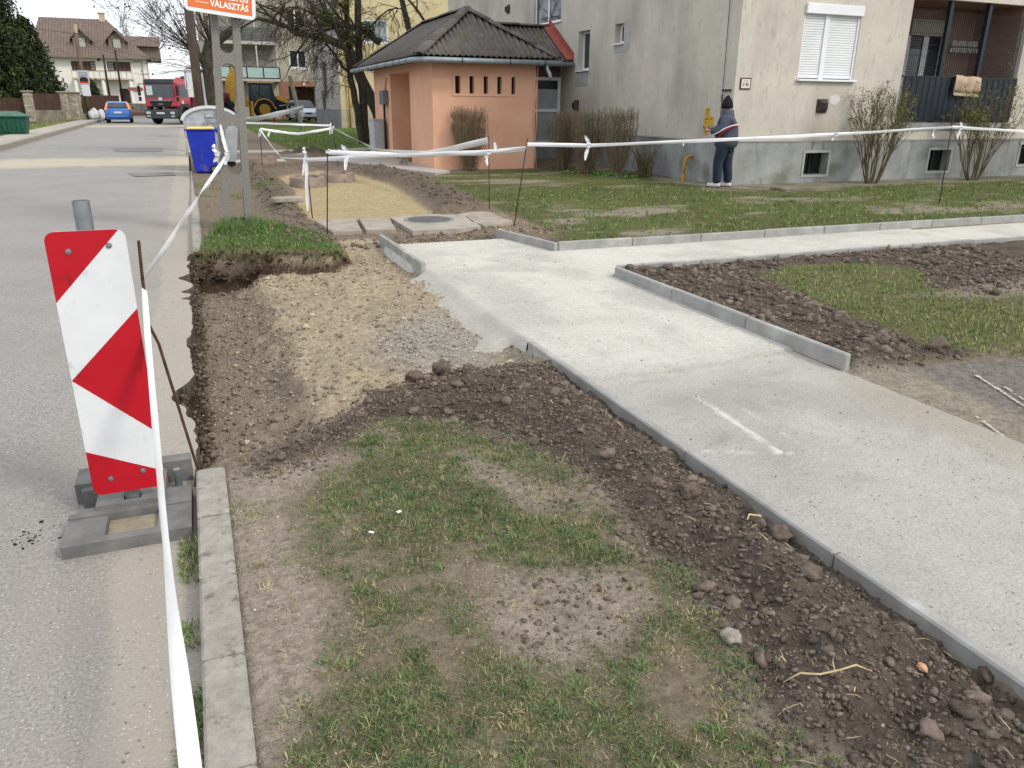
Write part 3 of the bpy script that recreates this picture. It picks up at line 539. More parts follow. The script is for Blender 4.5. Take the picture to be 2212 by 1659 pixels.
x, y = both(26000, lambda x, y: soilw(x, y) * .95); s = .002 + .0035 * rng.uniform(0, 1, len(x))
scatter('soil_crumbs', 'fine soil crumbs on the dug strips', v20[:3], x, y, ground(x, y)[0], s, scol(len(x), .95), m_clod)
x, y = sample(5200, 3.9, 8.5, 3.5, 6.72, lambda x, y: soilw(x, y) * .7); s = .010 + .03 * rng.uniform(0, 1, len(x)) ** 2.6
scatter('soil_clods', 'lumpy clods in the dug bed right of the path', v20, x, y, ground(x, y)[0], s, scol(len(x), 1.05), m_clod)
x, y = sample(6500, 3.4, 6.5, 1.0, 3.6, lambda x, y: sst(0, .1, sd(DRIVE, x, y)) * .7); s = .002 + .005 * rng.uniform(0, 1, len(x)) ** 3
scatter('gravel', 'grit on the old asphalt drive', v20, x, y, ground(x, y)[0], s, np.array(lin('#a8a197'))[None] * rng.uniform(.55, 1.25, (len(x), 1)), m_peb, 'gravel')
# gravel in the trench and on the shelf
def exw(x, y): return sst(.0, .1, sd(EX, x, y)) * (x > edge_x(y) + .02) * (x < 2.1)
pc = np.array([lin(c) for c in ('#b0a187', '#a09481', '#beb299', '#8f8577', '#9c8a70', '#cdc4b0')])
def pcol(n): return pc[rng.integers(0, len(pc), n)] * rng.uniform(.8, 1.12, (n, 1))
x, y = sample(15000, -.2, 2.12, 3.5, 9.6, lambda x, y: exw(x, y) * np.clip(.45 + 1.2 * fbm(x, y, 1.5, 3, 71), .08, 1)); s = .003 + .009 * rng.uniform(0, 1, len(x)) ** 3
scatter('gravel', 'river pebbles and gravel in the trench', v20, x, y, ground(x, y)[0], s, pcol(len(x)), m_peb, 'gravel')
x, y = sample(170, .1, 2.05, 3.9, 9.2, lambda x, y: exw(x, y) * .6); s = .012 + .016 * rng.uniform(0, 1, len(x)) ** 2
scatter('gravel', 'bigger rounded stones lying in the trench', v80, x, y, ground(x, y)[0], s, pcol(len(x)), m_peb, 'gravel')
x, y = sample(9000, 1.2, 2.2, 4.7, 6.9, lambda x, y: exw(x, y) * sst(.8, .2, np.hypot((x - 1.65) * 1.0, (y - 5.6) * .6))); s = .003 + .006 * rng.uniform(0, 1, len(x)) ** 2
scatter('gravel', 'grey crushed stone spilled beside the path edge', v20, x, y, ground(x, y)[0], s, np.array(lin('#bdb9b1'))[None] * rng.uniform(.7, 1.15, (len(x), 1)), m_peb, 'gravel')
x, y = sample(14000, 2.16, 3.78, .9, 9.2, lambda x, y: .25 + .6 * sst(.0, .25, fbm(x, y, 2.5, 3, 81))); s = .0016 + .0035 * rng.uniform(0, 1, len(x)) ** 3
scatter('gravel', 'loose stone chips on the crushed-stone path', v20, x, y, path_fn(x, y)[0], s, np.array(lin('#c9c6bf'))[None] * rng.uniform(.55, 1.15, (len(x), 1)), m_peb, 'gravel')
x, y = sample(150, 2.2, 3.75, 1.0, 8.5, lambda x, y: .6 + 0 * x); s = .003 + .006 * rng.uniform(0, 1, len(x)) ** 3
scatter('soil_crumbs', 'dark crumbs of soil dropped on the gravel path', v20, x, y, path_fn(x, y)[0], s, scol(len(x), .7), m_clod)
x, y = sample(2600, -.02, 1.5, .8, 3.5, lambda x, y: (.15 + .85 * sst(.3, .1, x)) * .6); s = .002 + .005 * rng.uniform(0, 1, len(x)) ** 3
scatter('gravel', 'small pebbles in the bare strip by the street kerb', v20, x, y, ground(x, y)[0], s, pcol(len(x)), m_peb, 'gravel')
x, y = sample(5200, -2.2, -.2, 1.2, 9.5, lambda x, y: (.12 + .88 * sst(-.9, -.25, x)) * (x < edge_x(y) - .01)); s = .0016 + .0035 * rng.uniform(0, 1, len(x)) ** 3
scatter('gravel', 'grit strewn on the asphalt near the kerb', v20, x, y, np.array([roadz(a, b) for a, b in zip(x, y)]), s, pcol(len(x)) * .9, m_peb, 'gravel')
x, y = sample(9000, .3, 4.8, 9.5, 21, lambda x, y: np.clip(sst(.5, .1, np.abs(x - np.interp(y, [11.5, 12.1, 13.5, 17, 20.5], [3.6, 4.0, 4.3, 4.5, 4.1]))) + sst(.35, .1, np.abs(x - 1.3)) + sst(.4, .1, np.abs(y - 9.75)) * (x > 1.5) + .5 * sst(.4, .1, np.abs(y - 21.2)), 0, 1)); s = .008 + .03 * rng.uniform(0, 1, len(x)) ** 3
scatter('soil_clods', 'crumbling brown earth heaped beside the sand bed', v20, x, y, ground(x, y)[0], s, np.array(C['dirt'])[None] * rng.uniform(.55, .95, (len(x), 1)), m_clod)
x, y = sample(7000, 2.0, 4.5, 9.4, 11.8, lambda x, y: .5 * sst(.0, .2, fbm(x, y, 2, 3, 84) + .1)); s = .004 + .008 * rng.uniform(0, 1, len(x)) ** 2
scatter('gravel', 'yellowish grit round the paving slabs and the manhole', v20, x, y, ground(x, y)[0], s, np.array(lin('#c4b48e'))[None] * rng.uniform(.7, 1.1, (len(x), 1)), m_peb, 'gravel')
x, y = sample(9000, -.2, 2.1, 3.5, 9.5, lambda x, y: exw(x, y) * np.clip(sst(.9, .2, x) + .25, 0, 1)); s = .004 + .016 * rng.uniform(0, 1, len(x)) ** 3
scatter('soil_clods', 'dry clods and crumbs of subsoil in the trench', v20, x, y, ground(x, y)[0], s, np.array(C['trench'])[None] * rng.uniform(.6, 1.1, (len(x), 1)), m_clod)
# ragged earth bank under the turf: clods and hanging roots
u = rng.uniform(0, 1, 600); bx = np.interp(u, [0, .2, .5, .75, 1], [-.1, .2, .75, 1.28, 1.5]); by = np.interp(u, [0, .2, .5, .75, 1], [9.5, 9.4, 9.15, 8.84, 9.0]); dz = rng.uniform(0, 1, len(u)); s = .006 + .03 * rng.uniform(0, 1, len(u)) ** 4
scatter('soil_clods', 'crumbling earth bank under the turf at the end of the trench', v20, bx + rng.normal(0, .02, len(u)), by - .02 - .10 * dz + rng.normal(0, .02, len(u)), .03 - .34 * dz, s, np.array(C['wall'])[None] * rng.uniform(.7, 1.2, (len(u), 1)), m_clod)
u = rng.uniform(0, 1, 1500); bx = np.interp(u, [0, .2, .5, .75, 1], [-.1, .2, .75, 1.28, 1.5]); by = np.interp(u, [0, .2, .5, .75, 1], [9.5, 9.4, 9.15, 8.84, 9.0]) - rng.uniform(0, .06, len(u))
blades('grass', 'roots and grass hanging over the earth bank', bx, by, .06 - rng.uniform(0, .1, len(u)), .10, .005, 2.6, gcol(len(u), .6, d=('#8a7a5c', '#6d5a45', '#a39468')), m_grass)
# crumbling face of black asphalt and earth at the trench edge
y = rng.uniform(3.6, 9.5, 2600); x = edge_x(y) + rng.uniform(-.005, .06, len(y)) + .02; z = -.1 - rng.uniform(0, .22, len(y)) ** 1.0; s = .003 + .014 * rng.uniform(0, 1, len(y)) ** 3
scatter('rubble', 'crumbled asphalt and earth along the broken road edge', v20, x, y, np.minimum(z, RZ - .05), s, np.array(lin('#7d7061'))[None] * rng.uniform(.4, 1.2, (len(x), 1)), m_clod, 'rubble')
# straw and dead roots on the soil
def sticks(name, label, x, y, z, L, w, colr):
    n = len(x); a = rng.uniform(0, 2 * np.pi, n); t = rng.uniform(-.1, .5, n); L = L * rng.uniform(.4, 1.3, n); d = np.stack([np.cos(a) * np.cos(t), np.sin(a) * np.cos(t), np.sin(t)], -1); p = np.stack([x, y, z + .004], -1); sd2 = np.stack([-np.sin(a), np.cos(a), 0 * a], -1) * w
    m = p + d * (L / 2)[:, None] + sd2 * rng.uniform(-3, 3, (n, 1)) + np.array([0, 0, .004]); e = p + d * L[:, None]
    V = np.stack([p - sd2, p + sd2, m - sd2, m + sd2, e], 1).reshape(-1, 3); i = np.arange(n) * 5
    F = np.concatenate([np.stack([i, i + 1, i + 3], -1), np.stack([i, i + 3, i + 2], -1), np.stack([i + 2, i + 3, i + 4], -1)])
    o = npmesh(name, V, F, m_grass, np.repeat(colr, 5, axis=0)); return props(o, label, 'straw', kind='stuff')
x, y = both(900, lambda x, y: soilw(x, y) * .55); sticks('straw', 'dead straw and rootlets on the dug soil', x, y, ground(x, y)[0] + .004, .05, .0016, np.array(lin('#c3b08a'))[None] * rng.uniform(.6, 1.15, (len(x), 1)))
x, y = sample(1800, 0, 1.6, .8, 3.9, lambda x, y: .5 * cover(x, y) + .12); sticks('straw', 'dry stalks lying in the grass', x, y, ground(x, y)[0] + .006, .03, .001, np.array(lin('#a39774'))[None] * rng.uniform(.6, 1.15, (len(x), 1)))
x, y = sample(9000, -.03, 1.6, .8, 3.7, lambda x, y: np.clip(1 - 1.1 * cover(x, y), 0, 1) * .9); s = .0014 + .004 * rng.uniform(0, 1, len(x)) ** 3
scatter('soil_crumbs', 'crumbs of dry earth on the bare patches', v20, x, y, ground(x, y)[0], s, np.array(C['dry'])[None] * rng.uniform(.5, 1.15, (len(x), 1)), m_clod)
x, y = sample(1500, .7, 1.55, 1.6, 3.4, lambda x, y: np.clip(np.maximum(sst(-.1, .05, sd(BARE1, x, y)), sst(-.1, .05, sd(BARE2, x, y))), 0, 1)); s = .003 + .009 * rng.uniform(0, 1, len(x)) ** 3
scatter('soil_clods', 'small clods on the bare patches in the grass', v20, x, y, ground(x, y)[0], s, scol(len(x), .95), m_clod)
x, y = rng.normal(-.80, .06, 60), rng.normal(3.28, .05, 60); s = .002 + .007 * rng.uniform(0, 1, 60) ** 3
scatter('rubble', 'black asphalt crumbs on the road beside the foot plate', v20, x, y, np.array([roadz(a, b) for a, b in zip(x, y)]), s, np.array(lin('#35322f'))[None] * rng.uniform(.5, 1.2, (60, 1)), m_clod, 'rubble')
# single stones and clods that stand out
for i, (x, y, s, lab) in enumerate([(1.42, 1.63, .03, 'pale grey stone at the edge of grass and dug soil'), (1.78, 2.42, .042, 'round brown clod alone in the middle of the dug soil strip'), (2.02, 2.12, .045, 'brown clod leaning on the edging, largest of its row'), (1.97, 2.2, .034, 'clod next to the largest one by the edging'), (1.33, 4.5, .06, 'dark lump of earth at the rim of the trench'), (1.12, 4.42, .05, 'dark clod with turf at the rim of the trench'), (1.85, 4.62, .05, 'lump of earth in front of the pale concrete wedge'), (4.05, 6.55, .05, 'clod resting against the inner corner of the edging'), (4.35, 6.6, .045, 'clod near the low edging of the branch path'), (4.62, 3.62, .07, 'big crumbly clod next to the old drive')]):
    big = 'clod' not in lab and 'lump' not in lab
    lump('stone' if big else 'earth_clod', lab, 'stone' if big else 'clod', (x, y, gp(x, y) + s * .45), (s * 1.1, s, s * .8), M('stone_grey', '#a79d92', '#8b8176', scale=20, bump=.6) if big else M('clod_one', '#75675b', '#54483f', scale=30, bump=1, bscale=60, nrough=.75), seed=i * 7 + 1, amp=.26, sub=3)
lump('stone', 'flat oval beige stone lying on the asphalt by the tape', 'stone', (-.42, 1.83, RZ + .012), (.035, .02, .016), M('stone_tan', '#b5a68c', '#998b72', scale=30), seed=5)
lump('stone', 'pinkish angular brick chip on the dug soil', 'stone', (1.84, 1.28, gp(1.84, 1.28) + .012), (.012, .017, .009), M('brickchip', '#d0a086', '#b98a70', scale=30), seed=9, amp=.25)
lump('stone', 'pale rounded stone at the foot of the near edging end', 'stone', (1.98, 4.95, gp(1.98, 4.95) + .02), (.035, .03, .04), M('stone_pale', '#cfc6b2', '#b3a98f', scale=30), seed=11)
b = MB(); pts = [(1.43 + .045 * i, 1.40 - .022 * i + .008 * math.sin(i * 1.7), gp(1.43 + .045 * i, 1.40 - .022 * i) + .016 + .006 * math.sin(i * 2.1)) for i in range(6)]; b.tube(pts, [.0015, .003, .0035, .003, .003, .0015], 6)
props(b.build('root', M('root', '#d3bf94', '#b9a477', scale=40), smooth=True), 'long pale root lying across the dug soil', 'root')
b = MB(); b.tube([(1.86, 2.13, gp(1.86, 2.13) + .03), (1.91, 2.18, gp(1.9, 2.18) + .045), (1.97, 2.18, gp(1.97, 2.18) + .05), (2.0, 2.25, gp(2, 2.25) + .05)], [.002, .004, .004, .002], 6); props(b.build('root', MATS['root'], smooth=True), 'short bent root near the edging', 'root')
for i, (x, y, r) in enumerate([(.62, 2.78, .6), (.48, 2.66, 2.2)]):
    b = MB(); b.box((0, 0, .004), (.024, .012, .006), bev=.002); o = b.build('litter', M('litter', '#f2f2f0', '#e2e2de')); o.location = (x, y, gp(x, y) + .02); o.rotation_euler = (.1, .15, r); props(o, ('white scrap of paper in the grass, right of the pair', 'white scrap of paper in the grass, left of the pair')[i], 'litter')
# ================================================================ FOREGROUND THINGS
def text_mesh(s, size, mat, parent, loc, rot=(R(90), 0, 0), align='CENTER', ext=.001, bold=0., name='lettering', sx=1.):
    c = bpy.data.curves.new('t', 'FONT'); c.body = s; c.size = size; c.align_x = align; c.extrude = ext; c.offset = bold; c.resolution_u = 3
    o = bpy.data.objects.new('t', c); col.objects.link(o); bpy.context.view_layer.update()
    me = bpy.data.meshes.new_from_object(o.evaluated_get(bpy.context.evaluated_depsgraph_get())); bpy.data.objects.remove(o); bpy.data.curves.remove(c)
    me.name = name; me.materials.clear(); me.materials.append(mat); q = bpy.data.objects.new(name, me); col.objects.link(q); q.parent = parent; q.location = loc; q.rotation_euler = rot; q.scale = (sx, 1, 1); return q
def rrect(w, h, r, n=5, cx=0, cy=0):
    o = []
    for sx, sy, a0 in ((1, 1, 0), (-1, 1, 90), (-1, -1, 180), (1, -1, 270)):
        for i in range(n + 1): a = R(a0 + 90 * i / n); o.append((cx + sx * (w / 2 - r) + r * math.cos(a), cy + sy * (h / 2 - r) + r * math.sin(a)))
    return o
m_gal = M('galvanised', '#9aa0a3', '#82888b', scale=12, rough=.45, metal=.6, bump=.05)
m_dark = M('black_plastic', '#26272a', '#1b1c1e', bump=.1, rough=.6)
m_rust = M('rust', '#6d4a36', '#43301f', scale=25, bump=.6, bscale=150)
m_rustd = M('dark_rust', '#4a3a32', '#2f2723', scale=25, bump=.6, bscale=150)
m_tape = M('tape_white', '#eef0f2', '#e2e5e9', scale=5, rough=.35, bump=.25, bscale=14, spec=.5, dist=.006)
_b = m_tape.node_tree.nodes['Principled BSDF']; _b.inputs['Subsurface Weight'].default_value = .0; _b.inputs['Transmission Weight'].default_value = 0
# ---- red and white beacon
def scratched(name, base, worn):
    return M(name, base, mul(lin(base), .88), scale=4, rough=.55, bump=.06, bscale=40, spec=.3, third=(worn, 13, .60, .72, (1, 1, .45)))
m_red = scratched('beacon_red', '#bd0a20', '#930c1a'); m_wht = scratched('beacon_white', '#e4e6e8', '#bfc2c6')
bz = RZ - .012
t = thing('warning_beacon', 'red and white striped warning beacon standing on the road edge', 'beacon', (-.413, 3.38, bz), rz=R(1))
W, Hh = .276, 1.10; pc_ = (0, -.05, .598 - bz)            # panel centre above the base point
def stripes():
    """the board cut into its diagonal fields: upper half slants one way, lower half the other"""
    x0, x1, z0, z1 = -W / 2, W / 2, -Hh / 2, Hh / 2; zm = z0 + Hh * .467
    # on the left edge (from top): red to .235, white to .533 ; on the right edge: white from .0
    L = lambda f: z1 - Hh * f
    red = [[(x0, z1), (x1 - .02, z1), (x0, L(.245))], [(x0, L(.533)), (x1, L(.285)), (x1, L(.775))], [(x0, L(.815)), (x1, z0 + .07), (x1, z0), (x0, z0)]]
    white = [[(x1 - .02, z1), (x1, z1), (x1, L(.285)), (x0, L(.533)), (x0, L(.245))], [(x0, L(.533)), (x1, L(.775)), (x1, z0 + .07), (x0, L(.815))]]
    return red, white
out = rrect(W, Hh, .035)
def clip(poly, cl):
    o = poly
    for i in range(len(cl)):
        a = Vector(cl[i]).to_2d(); b = Vector(cl[(i + 1) % len(cl)]).to_2d(); n_ = []; e = b - a
        for j in range(len(o)):
            p, q = Vector(o[j]).to_2d(), Vector(o[(j + 1) % len(o)]).to_2d(); sp, sq = e.x * (p.y - a.y) - e.y * (p.x - a.x), e.x * (q.y - a.y) - e.y * (q.x - a.x)
            if sp >= 0: n_.append(tuple(p))
            if (sp >= 0) != (sq >= 0): n_.append(tuple(p + (q - p) * (sp / (sp - sq))))
        o = n_
        if not o: return []
    return o
def ccw(p): return p if sum(p[i][0] * p[(i + 1) % len(p)][1] - p[(i + 1) % len(p)][0] * p[i][1] for i in range(len(p))) > 0 else p[::-1]
red, white = stripes(); sh = lambda pl: [(a + pc_[0], b + pc_[2]) for a, b in pl]
b = MB(); b.prism(sh(out), pc_[1] - .0, pc_[1] + .006, 'XZ'); panel = b.build('panel', M('board_edge', '#c9ccce', bump=0), t)
for nm, polys, m in (('red_stripe', red, m_red), ('white_stripe', white, m_wht)):
    for pl in polys:
        p = clip(ccw(pl), out)
        if len(p) > 2: b = MB(); b.prism(sh(p), pc_[1] - .0025, pc_[1] - .0002, 'XZ'); b.build(nm, m, panel)
for sx, sz in ((-.065, Hh / 2 - .075), (.075, Hh / 2 - .06), (-.065, -Hh / 2 + .07), (.06, -Hh / 2 + .085)):
    b = MB(); b.lathe([(.011, 0), (.011, .003), (.008, .003), (.008, .007), (.006, .008)], n=12); o = b.build('bolt', m_gal, t, smooth=40); o.rotation_euler = (R(90), 0, 0); o.location = (sx, pc_[1] - .0025, pc_[2] + sz)
b = MB(); prof = [(.031, .03), (.031, 1.255 - bz), (.027, 1.255 - bz), (.027, 1.2 - bz)]; b.lathe(prof, n=24, c=(0, .0, 0)); b.build('post', m_gal, t, smooth=40)
# ---- recycled-plastic foot of the beacon
def cellblock(xs, ys, Hm):
    """solid whose top is a grid of cells with their own heights"""
    b = MB(); nx, ny = len(xs) - 1, len(ys) - 1; h = lambda i, j: Hm[j][i] if 0 <= i < nx and 0 <= j < ny else 0
    for j in range(ny):
        for i in range(nx):
            z = h(i, j); x0, x1, y0, y1 = xs[i], xs[i + 1], ys[j], ys[j + 1]
            if z <= 0: continue
            b.quad((x0, y0, z), (x1, y0, z), (x1, y1, z), (x0, y1, z)); b.quad((x0, y1, 0), (x1, y1, 0), (x1, y0, 0), (x0, y0, 0))
            for (di, dj, p, q) in ((-1, 0, (x0, y1), (x0, y0)), (1, 0, (x1, y0), (x1, y1)), (0, -1, (x0, y0), (x1, y0)), (0, 1, (x1, y1), (x0, y1))):
                zz = h(i + di, j + dj)
                if zz < z: b.quad((*p, zz), (*q, zz), (*q, z), (*p, z))
    return b
m_foot = M('recycled_plastic', '#7c7b78', '#666562', scale=9, rough=.7, bump=.35, bscale=70, third=('#8a8780', 5, .55, .8))
t = thing('beacon_foot', 'dark grey recycled plastic foot plate under the striped beacon', 'foot plate', (-.655, 3.05, RZ - .012), rz=R(-.5))
xs_ = [0, .03, .1, .125, .15, .175, .205, .235, .275, .305, .345, .37, .44, .475]; ys_ = [0, .02, .05, .225, .265, .295, .345, .385, .425, .47, .56, .64]
A, Bt, Mh, S, Hs = .060, .066, .085, .024, .04
rows = [[A] * 13, [A] * 13,
        [A, A, A, A, S, S, S, S, S, S, A, A, A], [Bt] * 13,
        [0, Bt, Mh, Mh, Mh, Mh, Mh, Mh, Mh, Mh, Mh, Bt, Bt],
        [0, 0, Mh, Mh, Mh, Mh, Hs, Hs, Mh, Mh, Mh, Bt, Bt],
        [0, 0, Mh, Mh, Mh, Mh, Mh, Mh, Mh, Mh, Mh, Bt, Bt],
        [0, 0, Mh, Mh, Hs, Hs, Mh, Mh, Mh, Hs, Mh, 0, 0],
        [0, .09, Mh, Mh, Mh, Mh, Mh, Mh, Mh, Mh, Mh, 0, 0],
        [.105, .105, Mh, Mh, Mh, Mh, Mh, Mh, Mh, Mh, Mh, 0, 0],
        [.105, .105, .105, Mh, Mh, Mh, Mh, Mh, Mh, Mh, .115, .115, .115]]
b = cellblock(xs_, ys_, rows); o = b.build('plate', m_foot, t)
bv = o.modifiers.new('bevel', 'BEVEL'); bv.width = .004; bv.segments = 2; bv.limit_method = 'ANGLE'
b = MB(); b.lathe([(.036, .085), (.036, .089), (.029, .089), (.029, .05)], c=(.25, .448, 0), n=20); b.build('socket', m_foot, t, smooth=40)
b = MB(); b.lathe([(.016, .0), (.016, .105)], c=(.415, .49, 0), n=14); b.build('carrying_roller', m_gal, t, smooth=40)
b = MB(); b.b2(.152, .342, .055, .22, .029, .034); b.build('grit', M('silt', '#9a937e', '#837c69', scale=20), t)
b = MB(); b.prism(rrect(.018, .03, .008, cx=.13, cy=.405), .0855, .0885); b.build('embossed_mark', m_foot, t)

# ---- rebar stakes
def stake(label, pts, mat=None, r=.006, ribs=0):
    base = Vector(pts[0]); t = thing('rebar_stake', label, 'stake', tuple(base)); b = MB()
    if ribs:
        P_ = []; RR = []; pv = [Vector(p) for p in pts]
        for a, c in zip(pv[:-1], pv[1:]):
            n = max(2, int((c - a).length / .006))
            for i in range(n): P_.append(a.lerp(c, i / n) - base); RR.append(r * (1.12 if len(P_) % 2 else .92))
        P_.append(pv[-1] - base); RR.append(r); b.tube(P_, RR, 8)
    else: b.tube([Vector(p) - base for p in pts], r, 8)
    b.build('rod', mat or m_rustd, t, smooth=True); return t
stake('bent rusty reinforcing bar stuck in the trench edge behind the striped beacon', [(-.135, 3.72, -.22), (-.235, 3.62, .60), (-.262, 3.6, .70), (-.258, 3.6, .90), (-.25, 3.6, 1.06)], m_rust, .0065, 1)
stake('straight reinforcing bar on the turf beside the first slab', [(1.51, 10.27, -.1), (1.60, 10.27, 1.09)], r=.008)
stake('reinforcing bar wrapped in white tape at the corner of the sand bed', [(1.58, 12.03, -.1), (1.555, 12.03, .98)], r=.008)
stake('reinforcing bar in front of the clipped shrub by the orange wall', [(4.54, 12.36, -.1), (4.53, 12.36, 1.15)], r=.007)
stake('leaning reinforcing bar at the end of the new edging', [(4.12, 10.25, -.1), (4.33, 10.25, 1.2)], r=.008)
stake('tall reinforcing bar on the lawn before the balcony', [(12.61, 10.44, -.1), (12.53, 10.44, 1.62)], r=.009)
stake('reinforcing bar far down the verge behind the sand bed', [(1.64, 21.25, 0), (1.67, 21.25, 1.12)], r=.009)
stake('reinforcing bar near the cabinet end of the concrete apron', [(3.6, 21.5, 0), (3.52, 21.5, 1.25)], r=.009)
# ---- barrier tape
def ribbon(b, pts, w, tw0=0., tw1=0., sag=0., n=40, crease=.25, wv=None, seed=0):
    """strip of tape along a polyline with sag, twist and a fold along its middle"""
    pv = [Vector(p) for p in pts]; L = [0]
    for a, c in zip(pv[:-1], pv[1:]): L.append(L[-1] + (c - a).length)
    rr = random.Random(seed); rows = []; up = Vector((0, 0, 1))
    for i in range(n + 1):
        s = L[-1] * i / n; k = max(j for j in range(len(L)) if L[j] <= s + 1e-9); k = min(k, len(pv) - 2); f = (s - L[k]) / max(1e-9, L[k + 1] - L[k]); p = pv[k].lerp(pv[k + 1], f); u = i / n
        p = p + Vector((0, 0, -sag * 4 * u * (1 - u))); d = (pv[k + 1] - pv[k]).normalized(); sd1 = d.cross(up).normalized(); n1 = sd1.cross(d)
        a = tw0 + (tw1 - tw0) * u + .25 * math.sin(u * 9 + seed); ww = w * (wv(u) if wv else 1) * (1 + .1 * math.sin(u * 23 + seed))
        e = n1 * math.cos(a) + sd1 * math.sin(a); f2 = d.cross(e); cr = crease * ww * (.6 + .4 * math.sin(u * 31 + seed * 2))
        rows.append([p - e * ww / 2, p - e * ww * .2 + f2 * cr * .6, p + e * ww * .22 + f2 * cr, p + e * ww / 2])
    vs = [q for r in rows for q in r]; b.add(vs, [(i * 4 + j, i * 4 + j + 1, i * 4 + j + 5, i * 4 + j + 4) for i in range(n) for j in range(3)])
def tail(b, p, drop, w=.05, seed=0, out=.06):
    rr = random.Random(seed); p = Vector(p); q = p + Vector((rr.uniform(-1, 1) * out, rr.uniform(-.3, .3) * out, -drop * .5)); r_ = q + Vector((rr.uniform(-1, 1) * out, 0, -drop * .5)); ribbon(b, [p, q, r_], w, rr.uniform(-1, 1), rr.uniform(-1, 1), n=12, seed=seed, wv=lambda u: .35 + .65 * math.sin(math.pi * min(1, .15 + u * .8)))
def knot(b, p, s=.03):
    for k in range(3): ribbon(b, [Vector(p) + Vector((math.cos(a) * s, math.sin(a) * s * .8, (k - 1) * s * .5 + math.sin(a * 2) * s * .2)) for a in [i * math.pi / 5 for i in range(11)]], s * .9, .5 * k, .5 * k, n=18, seed=k)
def tape(label, pts, w=.07, tails=(), knots=(), **kw):
    base = Vector(pts[0]); t = thing('barrier_tape', label, 'barrier tape', tuple(base)); b = MB(); ribbon(b, [Vector(p) - base for p in pts], w, **kw); b.build('band', m_tape, t, smooth=True, fixn=False)
    for i, (p, d) in enumerate(tails): b = MB(); tail(b, Vector(p) - base, d, seed=i * 5 + 3, w=.05 if abs(d) > .05 else .03); b.build('loose_end', m_tape, t, smooth=True, fixn=False)
    for p in knots: b = MB(); knot(b, Vector(p) - base, .028); b.build('knot', m_tape, t, smooth=True, fixn=False)
    return t
t = tape('white tape hanging from the bent stake towards the viewer, nearest of all', [(-.256, 3.59, .86), (-.252, 3.3, .70), (-.225, 2.6, .47), (-.19, 1.95, .37), (-.15, 1.35, .315), (-.11, .75, .28), (-.08, .2, .27)], w=.058, tw0=.25, tw1=.95, n=90, crease=.16, seed=1, wv=lambda u: .62 + .38 * min(1, u * 2.4))
#text_mesh('HR CENTRE', .026, M('faded_print', '#c9a6aa', '#b8bcc4', bump=0), t, (.0405, -.86, -.405), rot=(R(70), R(3), R(-83)), ext=.0002, name='faded_lettering')
tape('white tape from the bent stake up to the utility pole', [(-.257, 3.58, .90), (.05, 7.2, .95), (.42, 11.15, .98)], w=.07, tw0=.2, tw1=1.4, sag=.035, n=50, seed=2, crease=.3, knots=[(.43, 11.16, 1.0), (.31, 11.14, 1.0)], tails=[(((.44, 11.15, 1.0)), -.36), ((.33, 11.14, .99), .1), ((.3, 11.14, 1.02), -.1), ((.45, 11.14, .98), .12)])
tape('upper white tape from the first straight stake to the leaning stake', [(1.6, 10.25, 1.05), (2.6, 10.25, 1.02), (3.6, 10.25, 1.02), (4.3, 10.24, 1.07)], w=.06, tw0=.2, tw1=.9, sag=.02, seed=3, knots=[(1.6, 10.25, 1.06), (3.75, 10.25, 1.02)], tails=[((1.85, 10.25, 1.05), .22), ((1.85, 10.25, 1.04), -.1), ((3.75, 10.25, 1.02), .17), ((3.9, 10.25, 1.0), -.15)])
tape('lower white tape from the wrapped stake to the leaning stake', [(1.56, 12.0, .85), (2.8, 11.2, .95), (3.7, 10.6, 1.0), (4.3, 10.27, 1.06)], w=.06, tw0=.4, tw1=.1, seed=4, tails=[((1.56, 12.01, .86), .75), ((1.56, 12.0, .97), .35), ((1.55, 12.0, .95), -.08)])
tape('wide sagging tape rising to the stake before the clipped shrub', [(3.53, 21.48, 1.05), (3.9, 17.8, .72), (4.2, 15, .78), (4.53, 12.36, 1.09)], w=.10, tw0=1.0, tw1=.1, sag=.05, seed=5, n=60, knots=[(3.53, 21.48, 1.08)], tails=[((3.53, 21.46, 1.1), .2)])
tape('long white tape before the apartment block between the leaning and the tall stake', [(4.32, 10.24, 1.12), (5.3, 10.3, 1.1), (9.9, 10.4, 1.235), (12.54, 10.43, 1.33)], w=.05, tw0=.1, tw1=.25, seed=6, n=70, sag=.015, knots=[(5.3, 10.3, 1.09), (9.9, 10.39, 1.22)], tails=[((5.3, 10.3, 1.09), .2), ((5.32, 10.3, 1.1), -.13), ((6.95, 10.35, 1.12), .05), ((9.9, 10.39, 1.22), .09), ((12.05, 10.4, 1.3), .15), ((12.1, 10.4, 1.3), .16)])
tape('white tape running from the tall stake out to the right', [(12.55, 10.44, 1.33), (14.4, 10.4, 1.25), (19, 10.3, 1.3)], w=.05, seed=7, knots=[(12.75, 10.42, 1.31)], tails=[((12.75, 10.41, 1.31), .17), ((12.8, 10.41, 1.32), -.1), ((12.75, 10.41, 1.31), .12)])
tape('sagging tape between the far verge stake and the wrapped stake', [(1.67, 21.2, 1.02), (1.62, 16.5, .72), (1.57, 12.05, .93)], w=.09, tw0=.8, tw1=1.1, sag=.05, seed=8, knots=[(1.67, 21.2, 1.02)], tails=[((1.67, 21.2, 1.0), .12), ((1.7, 21.2, 1.0), .16)])
tape('horizontal tape between the two far stakes', [(1.68, 21.25, 1.04), (2.6, 21.4, .93), (3.53, 21.5, 1.05)], w=.06, seed=9, sag=.02, tails=[((1.9, 21.25, .98), .13)])
tape('taut tape behind the far stakes', [(.75, 22.3, 1.18), (3.5, 21.6, 1.11)], w=.05, seed=10, tails=[((3.5, 21.6, 1.18), .3)])
